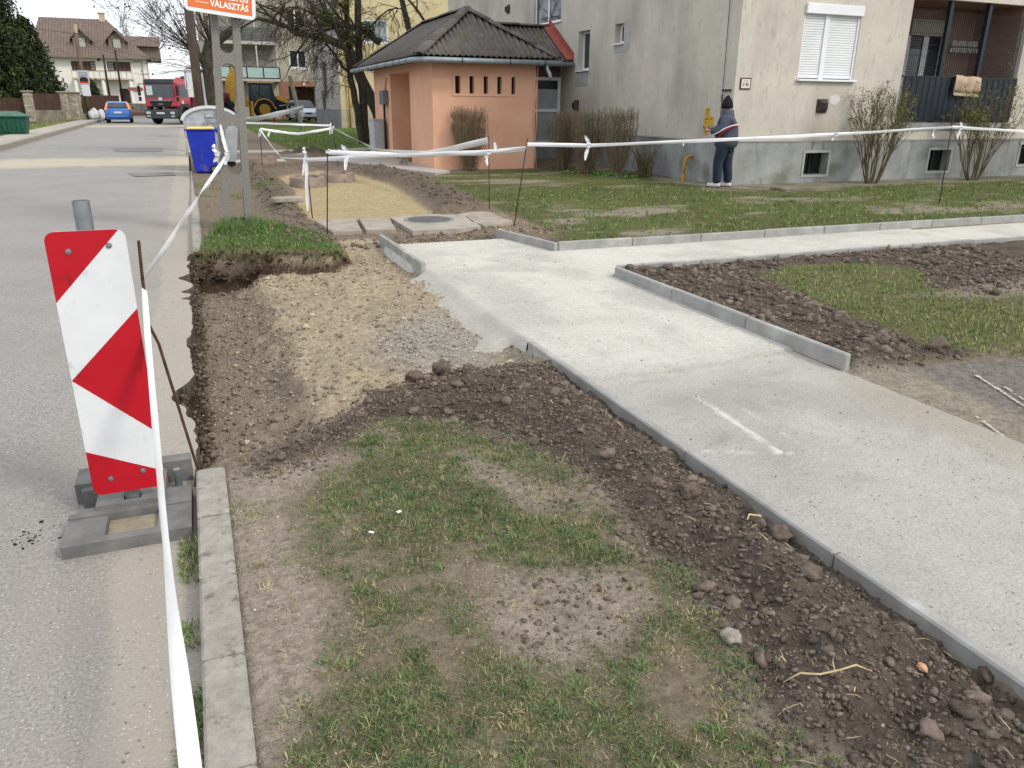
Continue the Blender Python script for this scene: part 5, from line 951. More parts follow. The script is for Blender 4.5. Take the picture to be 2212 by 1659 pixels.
b = MB(); b.tube([(0, 0, -.05), (0, 0, .42), (.02, 0, .5), (.08, 0, .55), (.23, 0, .56)], .03, 12); b.build('pipe', m_gasp, t, smooth=True); b = MB(); b.lathe([(.048, .0), (.048, .14), (.04, .16)], n=14); b.build('sleeve', m_gasp, t, smooth=40)
b = MB(); b.prism([(10.05, 14.1), (10.77, 13.4), (26, 13.4), (26, 14.36), (10.77, 14.36), (10.77, 23), (9.9, 23), (9.9, 19.8), (10.15, 16)], -.1, .03); props(b.build('pavement', M('mossy_slab', '#8a8473', '#6a6652', scale=3, bump=.6, bscale=20, third=('#5c5b3a', 2, .5, .7))), 'mossy concrete strip along the foot of the apartment block', kind='structure')
b = MB(); b.b2(11.2, 12.9, 12.9, 13.4, -.1, .07); props(b.build('concrete_step', M('mossy_slab', '#8a8473')), 'low concrete slab on the lawn below the corner', 'slab')

# ---------------------------------------------------------------- orange utility building
m_or = M('orange_render', '#e5b598', '#dda98a', scale=1.3, bump=.25, bscale=70, third=('#d3a384', 1.1, .55, .8, (1, 1, .5)))
m_slate = M('fibre_cement', '#6d6762', '#57524e', scale=5, bump=.4, bscale=60, third=('#7f7f78', 14, .6, .72)); stains(m_slate, '#5d5a34', 2.6, .58, .68, (1, 1, 1)); m_red_f = M('red_flashing', '#a5564a', '#8f4a40', scale=6, bump=.2)
m_gut = M('gutter', '#96a0a5', '#848e93', scale=6, rough=.5, bump=.05, metal=.2)
OB = (5.75, 19.75, 0); util = thing('utility_building', 'small orange rendered utility building with a corrugated hip roof', 'utility building', OB)
def ub(name, b, mat, parent=None, **k): return b.build(name, mat, parent or util, base=OB, **k)
zt = 2.72; x0, x1, y0, y1 = 5.75, 8.55, 19.75, 26.45
SL = [(6.34, 6.48), (6.72, 6.84), (7.10, 7.22), (7.47, 7.59), (7.86, 7.97)]
b = MB(); wall(b, 'Y', y0, x0, x1, -.3, zt, [(6.27, 8.05, 1.86, 2.38)], .02, -1); ub('front_wall', b, m_or, fixn=False)
b = MB(); wall(b, 'Y', y0 - .02, 6.27, 8.05, 1.86, 2.38, [(a, c, 1.92, 2.33) for a, c in SL], .22, 1); vp = ub('vent_panel', b, m_or, fixn=False)
for a, c in SL: b = MB(); b.b2(a, c, y0 + .12, y0 + .14, 1.92, 2.33); ub('slot', b, M('slot_dark', '#2a2422', '#1c1817', bump=0), vp)
b = MB(); wall(b, 'X', x0, y0, y1, -.3, zt, [(21.95, 24.2, -.3, 2.5)], .9, 1); b.quad((x0 + .9, 21.95, -.3), (x0 + .9, 24.2, -.3), (x0 + .9, 24.2, 2.5), (x0 + .9, 21.95, 2.5)); ub('side_wall', b, m_or, fixn=False)
b = MB(); b.quad((x1, y0, -.3), (x1, y1, -.3), (x1, y1, zt), (x1, y0, zt)); b.quad((x0, y1, -.3), (x1, y1, -.3), (x1, y1, zt), (x0, y1, zt)); ub('back_wall', b, m_or, fixn=False)
b = MB(); b.b2(x0 + .84, x0 + .895, 22.15, 23.2, .06, 2.15); ub('door', b, M('door_brown', '#a8705a', '#97624e', bump=.05), None)
b = MB(); b.b2(x0 + .8, x0 + .89, 23.5, 24.05, 1.75, 2.2, bev=.01); ub('meter_box', b, M('box_grey', '#777a7c', bump=.03))
b = MB(); b.b2(5.33, 8.93, 19.32, 26.88, 2.68, 2.74); ub('soffit', b, M('soffit', '#57493f', bump=.1))
def roof_face(A, B, T1, T2, nm='roof_sheet', pitch=.145, amp=.022, sheet=.95):
    A, B, T1, T2 = map(Vector, (A, B, T1, T2)); e = (B - A); L = e.length; e.normalize(); up = (T1 - A) - e * (T1 - A).dot(e); H = up.length; up.normalize(); nrm = e.cross(up).normalized()
    if nrm.z < 0: nrm = -nrm
    a1 = (T1 - A).dot(e); a2 = (T2 - A).dot(e); vm = lambda u: H * max(0, min(1, u / a1 if a1 > 1e-6 else 1, (L - u) / (L - a2) if L - a2 > 1e-6 else 1))
    k = 0; s0 = 0
    while s0 < L - .01:
        s1 = min(L, s0 + sheet); b = MB(); nu = max(4, int((s1 - s0) / pitch * 8)); nv = 2; vs = []
        for i in range(nu + 1):
            u = s0 + (s1 - s0) * i / nu
            for j in range(nv + 1): v = vm(u) * j / nv; vs.append(A + e * u + up * v + nrm * (amp * math.sin(2 * math.pi * u / pitch) + .006 * (k % 2) + .03))
        b.add(vs, [(i * (nv + 1) + j, (i + 1) * (nv + 1) + j, (i + 1) * (nv + 1) + j + 1, i * (nv + 1) + j + 1) for i in range(nu) for j in range(nv)])
        o = ub(nm, b, m_slate, smooth=True, fixn=False); q = o.modifiers.new('thick', 'SOLIDIFY'); q.thickness = .008; s0 = s1; k += 1
ex0, ex1, ey0, ey1, ez = 5.28, 8.97, 19.27, 26.93, 2.75; R1, R2 = (7.125, 21.1, 3.98), (7.125, 25.1, 3.98)
roof_face((ex0, ey0, ez), (ex1, ey0, ez), R1, R1); roof_face((ex0, ey1, ez), (ex0, ey0, ez), R2, R1); roof_face((ex1, ey0, ez), (ex1, ey1, ez), R1, R2); roof_face((ex1, ey1, ez), (ex0, ey1, ez), R2, R2)
roof_face((8.6, 22.2, 2.86), (10.78, 22.2, 2.86), (7.2, 24.0, 3.93), (10.78, 24.0, 3.93)) if False else roof_face((8.6, 22.2, 2.86), (10.78, 22.2, 2.86), (8.6, 24.0, 3.93), (10.78, 24.0, 3.93)); roof_face((10.78, 25.8, 2.86), (7.4, 25.8, 2.86), (10.78, 24.0, 3.93), (7.4, 24.0, 3.93))
def caps(p, q, n, up=.05, w=.15):
    p, q = Vector(p), Vector(q); d = (q - p).normalized(); s = d.cross(Vector((0, 0, 1))).normalized(); nn = s.cross(d)
    for i in range(n):
        a = p.lerp(q, i / n); c = p.lerp(q, (i + 1.04) / n); b = MB(); lift = nn * (up + .012 * (i % 2)); m_ = 6; vs = []
        for P_ in (a, c):
            for j in range(m_ + 1): th = math.pi * (j / m_); vs.append(P_ + s * (-w * math.cos(th)) + nn * (.07 * math.sin(th) - .03) + lift)
        b.add(vs, [(j, j + 1, m_ + 2 + j, m_ + 1 + j) for j in range(m_)]); o = ub('ridge_cap', b, m_slate, smooth=True, fixn=False); o.modifiers.new('thick', 'SOLIDIFY').thickness = .01
for c_ in ((ex0, ey0, ez), (ex1, ey0, ez)): caps(c_, R1, 4)
for c_ in ((ex0, ey1, ez), (ex1, ey1, ez)): caps(c_, R2, 4)
caps(R1, R2, 4); caps((7.6, 24, 3.94), (10.78, 24, 3.94), 3)
b = MB(); b.add([(10.55, 22.15, 2.93), (10.79, 22.15, 2.95), (10.79, 24.0, 4.06), (10.55, 24.0, 4.02), (10.79, 22.15, 3.12), (10.79, 24.0, 4.22)], [(0, 1, 2, 3), (1, 4, 5, 2)]); o = ub('flashing', b, m_red_f, fixn=False); o.modifiers.new('thick', 'SOLIDIFY').thickness = .012
# gutters
gz = 2.66; gp_ = [(9.02, 19.2, gz), (5.6, 19.2, gz), (5.4, 19.24, gz), (5.28, 19.33, gz), (5.22, 19.5, gz), (5.2, 19.8, gz), (5.2, 27.2, gz + .01)]
b = MB(); b.tube(gp_, .062, 12); gut = ub('gutter', b, m_gut, smooth=True)
for x in (8.55, 7.6, 6.35): b = MB(); b.lathe([(.067, -.012), (.067, .012)], axis='X', c=(x, 19.2, gz), n=14); ub('gutter_bracket', b, m_dark, gut)
for y in (19.9, 20.6, 21.3, 22.2, 23.2, 24.4, 25.7): b = MB(); b.lathe([(.067, -.012), (.067, .012)], axis='Y', c=(5.2, y, gz), n=14); ub('gutter_bracket', b, m_dark, gut)
b = MB(); b.tube([(8.62, 19.22, 2.62), (8.63, 19.2, 2.5), (8.66, 19.13, 2.4), (8.68, 19.08, 2.28)], .045, 10); ub('downpipe_stub', b, m_gut, gut, smooth=True)
b = MB(); b.tube([(8.5, 22.12, 2.78), (10.77, 22.12, 2.8)], .06, 12); ub('side_gutter', b, m_gut, smooth=True)
for u in (0, .09): b = MB(); b.tube([(x1 + .03 + u * .3, y0 - .03, zt), (x1 + .02 - u, y0 - .03 - u * .2, 1.3), (x1 - .02 + u * .8, y0 - .04, 0)], .016, 8); ub('conduit', b, m_or, smooth=True)
# linking part: glazed screen in white frame
b = MB(); b.b2(8.55, 10.79, 23.02, 23.2, -.2, .52); ub('link_plinth', b, m_plinth); b = MB(); b.b2(8.55, 10.79, 23.02, 23.2, 2.47, 2.9); ub('link_lintel', b, M('link_dark', '#6b5f55', bump=.2))
b = MB(); X0, X1 = 9.68, 10.78
for q in ((X0, X0 + .09, .52, 2.47), (X1 - .09, X1, .52, 2.47), (X0 + .09, X1 - .09, 2.38, 2.47), (X0 + .09, X1 - .09, .52, .63), (X0 + .09, X1 - .09, 1.47, 1.56)): b.b2(q[0], q[1], 22.98, 23.06, q[2], q[3])
sc_ = ub('glazed_screen', b, m_pvc)
for z0, z1 in ((.63, 1.47), (1.56, 2.38)): b = MB(); b.b2(X0 + .09, X0 + .34, 23.02, 23.03, z0, z1); ub('pane', b, m_glass, sc_); b = MB(); b.b2(X0 + .34, X1 - .09, 23.015, 23.03, z0, z1 - (.25 if z0 > 1 else 0)); ub('grey_panel', b, M('screen_grey', '#a9aeac', '#9ba09e', scale=2, bump=.02, rough=.4), sc_)  # flat pale grey fills the wider part of each field
b = MB(); b.b2(X0 + .34, X1 - .09, 23.02, 23.03, 2.13, 2.38); ub('pane', b, m_glass, sc_)
b = MB(); b.b2(8.55, 9.68, 23.02, 23.2, .52, 2.47); ub('link_wall', b, m_or)
b = MB(); b.prism([(3.0, 24.2), (4.0, 23.2), (5.35, 18.3), (5.9, 18.9), (5.77, 19.7), (5.77, 26.5), (2.5, 26.6), (2.5, 24.9)], -.1, Gz(22) + .035); props(b.build('concrete_apron', M('apron', '#c0bab0', '#aca69c', scale=2, bump=.3, bscale=30)), 'pale concrete apron in front of the utility building door', kind='structure')
b = MB(); b.prism([(.1, 23.4), (2.5, 23.6), (2.5, 24.6), (.1, 24.4)], -.1, Gz(24) + .02); props(b.build('footpath', MATS['apron']), 'narrow concrete crossing between the kerb and the apron', kind='structure')
t = thing('electric_cabinet', 'pale grey electricity cabinet beside the orange side wall', 'cabinet', (5.48, 25.15, Gz(25))); b = MB(); b.b2(-.16, .16, -.35, .35, 0, 1.1, bev=.012); b.build('housing', M('cabinet', '#b9bcbd', '#a9adae', bump=.04, rough=.6), t); b = MB(); b.b2(-.18, .18, -.37, .37, 1.1, 1.13); b.build('top', MATS['cabinet'], t)
t = thing('meter_cabinet', 'small grey meter box on the orange wall with its conduit', 'meter box', (5.75, 24.75, Gz(25))); b = MB(); b.b2(-.18, -.0, -.25, .25, 1.55, 1.95, bev=.02); b.build('box', MATS['box_grey'], t); b = MB(); b.tube([(-.1, -.05, .0), (-.1, -.05, 1.55)], .035, 10); b.build('black_conduit', m_dark, t, smooth=True); b = MB(); b.tube([(-.03, .0, 1.95), (-.03, .0, 2.15), (-.03, -.1, 2.28), (-.0, -.16, 2.2)], .03, 10); b.build('orange_conduit', m_or, t, smooth=True)
# ================================================================ VEGETATION
m_bark = M('bark', '#4d453c', '#332d27', scale=12, bump=.9, bscale=40, stretch=(1, 1, .35), third=('#5a5a38', 3, .55, .75), dist=.03)
m_twig = M('twig', '#4a4038', '#3a322c', bump=0); m_twig2 = M('twig_brown', '#8f7c66', '#75634f', scale=9, bump=0); m_twig3 = M('twig_olive', '#75694f', '#5c523c', scale=9, bump=0)
def tubes_np(paths, n=3):
    """paths: list of (points (k,3), radii (k)); n-sided tubes as numpy arrays"""
    Vs, Fs, k0 = [], [], 0; an = np.arange(n) * 2 * np.pi / n; ca, sa = np.cos(an), np.sin(an)
    for P_, r in paths:
        P_ = np.asarray(P_, float); r = np.asarray(r, float); d = np.gradient(P_, axis=0); d /= np.linalg.norm(d, axis=1)[:, None] + 1e-9
        u = np.cross(d, [0.31, .95, .05]); u /= np.linalg.norm(u, axis=1)[:, None] + 1e-9; w = np.cross(d, u)
        V = P_[:, None] + r[:, None, None] * (u[:, None] * ca[None, :, None] + w[:, None] * sa[None, :, None]); Vs.append(V.reshape(-1, 3)); m = len(P_)
        i = np.arange(m - 1)[:, None] * n; j = np.arange(n)[None]; a = i + j; b = i + (j + 1) % n; Fs.append(np.stack([a, b, b + n, a + n], -1).reshape(-1, 4) + k0); k0 += m * n
    return np.concatenate(Vs), np.concatenate(Fs)
def leaf_np(P_, L, W, colr, r, droop=0.):
    n = len(P_); d = r.normal(size=(n, 3)); d[:, 2] = d[:, 2] * .7 - droop; d /= np.linalg.norm(d, axis=1)[:, None]; s = np.cross(d, r.normal(size=(n, 3))); s /= np.linalg.norm(s, axis=1)[:, None] + 1e-9
    L = L * r.uniform(.6, 1.3, (n, 1)); W = W * r.uniform(.7, 1.3, (n, 1)); V = np.stack([P_, P_ + d * L * .5 + s * W, P_ + d * L, P_ + d * L * .5 - s * W], 1).reshape(-1, 3); i = np.arange(n) * 4; return V, np.stack([i, i + 1, i + 2, i + 3], -1), np.repeat(colr, 4, axis=0)
def grow(out, tips, p, d, L, r, depth, rr, spread=.6, kids=(2, 4), up=.1, shrink=.72, seg=4, wig=.16, minr=.004):
    pts = [np.array(p)]; q = np.array(p, float); dd = np.array(d, float)
    for i in range(seg):
        dd = dd + rr.normal(size=3) * wig + np.array([0, 0, up]) * .3; dd /= np.linalg.norm(dd); q = q + dd * L / seg; pts.append(q.copy())
    rad = np.linspace(r, max(minr, r * .62), seg + 1); out.append((np.array(pts), rad, depth))
    if depth <= 0: tips.append((q.copy(), dd.copy())); return
    for k in range(rr.integers(kids[0], kids[1] + 1)):
        t = rr.integers(max(1, seg // 2), seg + 1); ax = rr.normal(size=3); ax -= dd * ax.dot(dd); ax /= np.linalg.norm(ax) + 1e-9; nd = dd * math.cos(spread * rr.uniform(.6, 1.4)) + ax * math.sin(spread * rr.uniform(.6, 1.4)); nd /= np.linalg.norm(nd)
        grow(out, tips, pts[t], nd, L * shrink * rr.uniform(.75, 1.2), max(minr, rad[t] * .6), depth - 1, rr, spread, kids, up, shrink, seg, wig, minr)
def local(V, base): return V - np.array(base)[None]
m_leaf = M('leaf', (1, 1, 1), (.8, .8, .8), scale=5, bump=0, attr='Col', rough=.6, spec=.2)
def lc(n, cols, r): c = np.array([lin(q) for q in cols]); return c[r.integers(0, len(c), n)] * r.uniform(.7, 1.25, (n, 1))
def clipped(label, x, y, w, d, h, n, seed, lc_=('#7d7a58', '#8d8a66', '#66664a'), leafn=4200, box=True, group=None):
    r = np.random.default_rng(seed); z = float(G(y)) + .02; t = thing('clipped_shrub' if box else 'bare_shrub', label, 'shrub', (x, y, z), group=group); paths = []; buds = []
    for i in range(n):
        a = r.uniform(0, 2 * np.pi); b0 = np.array([r.normal() * w * .12, r.normal() * d * .12, 0]); tx = np.array([r.uniform(-.5, .5) * w, r.uniform(-.5, .5) * d, h * r.uniform(.86, 1.0)]) if box else np.array([math.cos(a) * w * .5 * r.uniform(.3, 1), math.sin(a) * d * .5 * r.uniform(.3, 1), h * r.uniform(.5, 1)])
        u = np.linspace(0, 1, 6)[:, None]; pw = .55 if box else .9; sx_ = np.minimum(1, u / .5) ** .75 if box else u; P_ = b0 + (tx - b0) * np.concatenate([sx_, sx_, u], 1); P_ += r.normal(size=P_.shape) * .012 * u; paths.append((P_, np.linspace(.007, .003, 6)))
        for k in range(4 if box else 3):
            t0 = r.uniform(.35, .95); q = P_[0] + (P_[-1] - P_[0]) * t0; q = P_[int(t0 * 5)]; e = q + np.array([r.normal() * .5, r.normal() * .5, 1]) * h * .14 * r.uniform(.4, 1.2); 
            if box: e[0] = np.clip(e[0], -w / 2, w / 2); e[1] = np.clip(e[1], -d / 2, d / 2); e[2] = min(e[2], h * r.uniform(.97, 1.02))
            paths.append((np.stack([q, (q + e) / 2 + r.normal(size=3) * .01, e]), np.array([.004, .003, .002]))); buds.append(e); buds.append((q + e) / 2)
    V, F = tubes_np(paths, 3); npmesh('stems', V, F, m_twig2 if box else m_twig3, parent=t)
    B = np.array(buds); B = B[B[:, 2] > h * .45]; B = B[r.integers(0, len(B), leafn)] + r.normal(size=(leafn, 3)) * .02; V, F, Cc = leaf_np(B, .022, .006, lc(leafn, lc_, r), r); npmesh('leaves', V, F, m_leaf, Cc, parent=t); return t
clipped('clipped twiggy shrub standing alone before the orange wall', 6.62, 19.45, .84, .6, 1.58, 130, 1)
clipped('clipped shrub at the left end of the row by the gable wall', 9.12, 19.1, .8, .6, 1.5, 120, 2)
clipped('clipped shrub in the middle of the row by the gable wall', 9.2, 17.9, .85, .6, 1.55, 130, 3)
clipped('clipped shrub with green tips at the right end of the row by the gable wall', 9.62, 17.15, .72, .6, 1.6, 110, 4, ('#6d7a3e', '#7d8a4a', '#57602f'))
clipped('low leafless bush between the shrub row and the gas pipe', 10.1, 16.7, .85, .7, .75, 110, 5, leafn=150, box=False)
def lilac(label, x, y, h, spread, n, seed):
    r = np.random.default_rng(seed); t = thing('lilac_bush', label, 'bush', (x, y, .02)); segs, tips = [], []
    for i in range(n):
        a = 2 * np.pi * i / n + r.uniform(-.3, .3); e = r.uniform(.12, spread); d = np.array([math.cos(a) * e, math.sin(a) * e * .6, 1]); d /= np.linalg.norm(d)
        grow(segs, tips, (math.cos(a) * .14, math.sin(a) * .1, 0), d, h * r.uniform(.4, .58), r.uniform(.012, .024), 3, r, spread=.38, kids=(2, 3), up=.35, shrink=.58, wig=.08, minr=.004)
    V, F = tubes_np([(p, q) for p, q, k in segs], 4); npmesh('branches', V, F, m_twig3, parent=t, smooth=True)
    T = np.array([q for q, d in tips]); n = 1900; P_ = T[r.integers(0, len(T), n)] + r.normal(size=(n, 3)) * .035; V, F, Cc = leaf_np(P_, .05, .012, lc(n, ('#76803f', '#8a8f4c', '#63702f', '#6b6340'), r), r); npmesh('leaves', V, F, m_leaf, Cc, parent=t)
lilac('budding lilac bush in front of the balcony corner', 14.35, 13.75, 2.0, .62, 24, 11); lilac('budding lilac bush below the rug on the balcony', 17.35, 13.6, 2.1, .5, 22, 12); lilac('budding lilac bush at the right edge by the last cellar window', 19.3, 13.3, 2.1, .6, 18, 13)
# ground-cover under the shrubs
r_ = np.random.default_rng(5); x = r_.uniform(8.6, 10.2, 2600); y = r_.uniform(16.2, 19.2, 2600); k = fbm(x, y, 1.5, 3, 9) > .03; P_ = np.stack([x[k], y[k], ground(x[k], y[k])[0] + r_.uniform(.0, .07, k.sum())], -1); V, F, Cc = leaf_np(P_, .05, .02, lc(len(P_), ('#5f8a3e', '#74a04a', '#4d7534'), r_), r_); props(npmesh('weeds', V, F, m_leaf, Cc), 'low green weeds at the foot of the shrub row', 'weeds', kind='stuff')

def tree(name, label, base, trunks, seed, depth=4, leaf=None, leafn=0, twigmat=None, group=None, L=(.02, .006), droop=0, **kw):
    r = np.random.default_rng(seed); t = thing(name, label, 'tree', base, group=group); segs, tips = [], []
    for (p, d, Lh, rad) in trunks: grow(segs, tips, p, np.array(d) / np.linalg.norm(d), Lh, rad, depth, r, **kw)
    big = [(p, q) for p, q, k in segs if k >= depth - 1]; small = [(p, q) for p, q, k in segs if k < depth - 1]
    V, F = tubes_np(big, 9); npmesh('trunk', V, F, m_bark, parent=t, smooth=True)
    if small: V, F = tubes_np(small, 3); npmesh('crown', V, F, twigmat or m_twig, parent=t)
    if leafn:
        T = np.array([q for q, d in tips]); P_ = T[r.integers(0, len(T), leafn)] + r.normal(size=(leafn, 3)) * kw.get('ls', .12); V, F, Cc = leaf_np(P_, L[0], L[1], lc(leafn, leaf, r), r, droop); npmesh('leaves', V, F, m_leaf, Cc, parent=t)
    return t
def limbed(label, base, limbs, sprays, seed, name='street_tree', **kw):
    """tree whose main limbs are given; fine twigs sprout from them"""
    r = np.random.default_rng(seed); t = thing(name, label, 'tree', base); big = []; segs, tips = [], []
    for pts, r0, r1 in limbs:
        P_ = np.array(pts, float); u = np.linspace(0, 1, len(P_)); v = np.linspace(0, 1, 14); Q = np.stack([np.interp(v, u, P_[:, k]) for k in range(3)], -1); Q[1:-1] = (Q[:-2] + 2 * Q[1:-1] + Q[2:]) / 4; Q += r.normal(size=Q.shape) * .02; big.append((Q, np.linspace(r0, r1, 14)))
    for li, t0, n, L, d0, up in sprays:
        Q = big[li][0]
        for k in range(n):
            i = int(r.uniform(t0, 1) * 13); d = np.array(d0) + r.normal(size=3) * .6; d /= np.linalg.norm(d); grow(segs, tips, Q[i], d, L * r.uniform(.6, 1.3), .022, 3, r, spread=.5, kids=(2, 3), up=up, shrink=.7, seg=4, wig=.16, minr=kw.get('minr', .005))
    V, F = tubes_np(big, 10); npmesh('trunk', V, F, m_bark, parent=t, smooth=True); V, F = tubes_np([(p, q) for p, q, k in segs], 3); npmesh('crown', V, F, m_twig, parent=t)
    T = np.array([q for q, d in tips]); n = kw.get('leafn', 3000); P_ = T[r.integers(0, len(T), n)] + r.normal(size=(n, 3)) * .1; V, F, Cc = leaf_np(P_, .06, .016, lc(n, ('#5c5a3a', '#6d6a45', '#4a4430', '#7a7a4a'), r), r, .6); npmesh('leaves', V, F, m_leaf, Cc, parent=t); return t
tw = limbed('twin-trunked mossy tree with drooping twigs beside the utility building', (6.35, 32.5, Gz(32.5)), [([(.1, 0, -.1), (.0, 0, 1.3), (-.22, 0, 2.6), (-.25, 0, 4.2), (-.1, 0, 7)], .15, .09), ([(.28, .2, -.1), (.25, .1, 1.6), (.2, .1, 3.2), (.25, .1, 5), (.35, 0, 8)], .18, .11), ([(-.22, 0, 2.6), (-.7, -.1, 3.2), (-1.2, -.2, 3.9), (-1.6, -.3, 5.2)], .06, .025), ([(-.2, 0, 3.8), (-1.1, -.2, 4.6), (-2.2, -.4, 4.9), (-3.0, -.5, 4.7)], .05, .015), ([(.2, .1, 4.2), (-.6, -.4, 5.2), (-1.6, -.6, 5.6), (-2.4, -.8, 5.3)], .05, .015), ([(.2, .1, 3.6), (.8, -.2, 4.5), (1.5, -.3, 5.0), (1.9, -.4, 5.0)], .045, .015)],
    [(2, .2, 20, .8, (-.5, -.1, -.3), -.3), (3, .15, 40, .8, (-.2, -.1, -.6), -.35), (4, .15, 36, .8, (-.2, -.1, -.5), -.3), (5, .2, 16, .8, (.3, -.1, -.3), -.25), (0, .45, 14, .8, (-.6, -.2, .1), -.25), (1, .5, 16, .8, (.1, -.4, .1), -.2)], 21)
r_ = np.random.default_rng(9); mist = []
for c, rad in (((5.9, 32.3, 5.3), .5), ((6.9, 32.6, 4.4), .35), ((6.2, 32.4, 4.0), .3), ((5.3, 32, 4.7), .35)):
    q = r_.normal(size=(700, 3)); q = q / np.linalg.norm(q, axis=1)[:, None] * rad * r_.uniform(.3, 1, (700, 1)); V, F, Cc = leaf_np(q, .12, .02, lc(700, ('#5f6a33', '#717a3e', '#4d5628'), r_), r_); o = npmesh('mistletoe', V, F, m_leaf, Cc, parent=tw); o['kind'] = 'stuff'; o.location = Vector(c) - tw.location
tree('street_tree', 'thick dark trunked tree standing just behind the utility building', (8.2, 36, Gz(36)), [((0, 0, -.1), (0.02, 0, 1), 5.5, .3), ((0, 0, 4), (-.6, -.2, .8), 3, .14)], 22, depth=4, kids=(2, 4), up=0, spread=.6, shrink=.66, minr=.006)
tree('street_tree', 'slender bare tree rising behind the hip roof', (9.75, 33, Gz(33)), [((0, 0, -.1), (.0, 0, 1), 6.5, .17), ((0, 0, 4.0), (-.55, 0, 1), 2.6, .06)], 23, depth=4, kids=(2, 3), up=-.1, spread=.7, shrink=.66, minr=.005)
# pollarded tree left of the pole
t = thing('pollarded_tree', 'pollarded tree with knobbly trunk and straight shoots behind the utility pole', 'tree', (.88, 29.5, Gz(29))); V, F = tubes_np([(np.array(p, float), np.array(q)) for p, q in (([(0, 0, -.1), (.04, 0, .8), (-.02, 0, 1.7), (-.05, 0, 2.5), (.03, 0, 3.1), (.08, 0, 3.5)], [.21, .18, .19, .17, .2, .1]), ([(-.05, 0, 2.6), (-.22, -.05, 2.95), (-.38, -.1, 3.1), (-.46, -.1, 3.25)], [.13, .12, .15, .06]), ([(.05, 0, 2.9), (.35, 0, 3.4), (.7, 0, 3.7), (.95, 0, 3.95)], [.14, .11, .13, .06]))], 10); npmesh('trunk', V, F, m_bark, parent=t, smooth=True)
r_ = np.random.default_rng(31); paths = []
for c, nn, lean in (((-.4, -.1, 3.15), 34, (-.75, 0, .85)), ((.15, 0, 3.3), 30, (-.2, 0, 1)), ((.9, 0, 3.8), 22, (.4, 0, 1)), ((-.1, 0, 2.5), 8, (-.9, 0, .45))):
    for i in range(nn):
        d = np.array(lean) + r_.normal(size=3) * .38; d /= np.linalg.norm(d); Ls = r_.uniform(1.0, 2.6); u = np.linspace(0, 1, 5)[:, None]; P_ = np.array(c) + d * Ls * u + np.array([0, 0, .35]) * u ** 2 * (1 if lean[2] > .5 else -.6) + r_.normal(size=(5, 3)) * .04 * u; paths.append((P_, np.linspace(.016, .005, 5)))
        for k in range(3): q = P_[r_.integers(1, 5)]; e = q + (d + r_.normal(size=3) * .5) * .45; paths.append((np.stack([q, (q + e) / 2, e]), np.array([.007, .005, .003])))
V, F = tubes_np(paths, 3); npmesh('shoots', V, F, m_twig, parent=t)
n = 260; P_ = np.array([p[0][-1] for p in paths])[r_.integers(0, len(paths), n)] + r_.normal(size=(n, 3)) * .05; V, F, Cc = leaf_np(P_, .12, .025, lc(n, ('#4a3d33', '#3a302a'), r_), r_, .8); npmesh('dead_leaves', V, F, m_leaf, Cc, parent=t)
for (lab, bx, by, h, sd) in (('bare spreading tree behind the white house, left one', -3.8, 128, 6.0, 41), ('bare spreading tree behind the white house, right one', 3.5, 122, 5.6, 42), ('bare tree beyond the street corner behind the truck', 7.5, 118, 5.0, 43)):
    tree('bare_tree', lab, (bx, by, Gz(by)), [((0, 0, -.1), (0, 0, 1), h, .3)], sd, depth=5, kids=(3, 4), up=.15, spread=.62, shrink=.74, wig=.18, minr=.02, group='bare trees far behind')
def conifer(label, x, y, h, rad, seed, n=420, cols=('#353f24', '#414b2a', '#2a321d', '#4b5530')):
    r = np.random.default_rng(seed); z = Gz(y); t = thing('conifer', label, 'conifer', (x, y, z)); b = MB(); b.tube([(0, 0, 0), (0, 0, h * .5), (0, 0, h * .98)], [.22, .14, .02], 8); b.build('trunk', m_bark, t); Ps = []; Cs = []; Ds = []
    for i in range(n):
        f = (i + .5) / n; zz = h * (.04 + .95 * f); R0 = rad * (1 - f) ** .72 * r.uniform(.72, 1.08) + .12; a = i * 2.39996 + r.uniform(-.3, .3); m = int(40 + 90 * (R0 / rad)); u = r.uniform(.25, 1, m) ** .6; sp = r.normal(size=(m, 3)) * (.16 * R0 / max(rad, 1) + .09)
        P_ = np.stack([np.cos(a) * R0 * u, np.sin(a) * R0 * u, zz - .35 * R0 * u ** 2 + .1 * np.sin(u * 5)], -1) + sp; Ps.append(P_); Cs.append(np.repeat(lc(1, cols, r), m, axis=0) * r.uniform(.65, 1.3, (m, 1)))
    P_ = np.concatenate(Ps); V, F, Cc = leaf_np(P_, .30, .06, np.concatenate(Cs), r, .9); npmesh('foliage', V, F, m_leaf, Cc, parent=t); return t
conifer('tall dark conifer behind the brown fence at the left edge', -13.6, 69.5, 15.5, 5.4, 51, 900); conifer('lower bushy conifer beside the tall one behind the stone pillars', -10.5, 72, 7.2, 2.5, 52, 300); conifer('small round evergreen in front of the white house columns', -9.9, 106, 3.6, 1.3, 53, 120); conifer('low dark hedge-like conifer behind the fence panel', -9.6, 70.3, 2.6, 1.3, 54, 90)
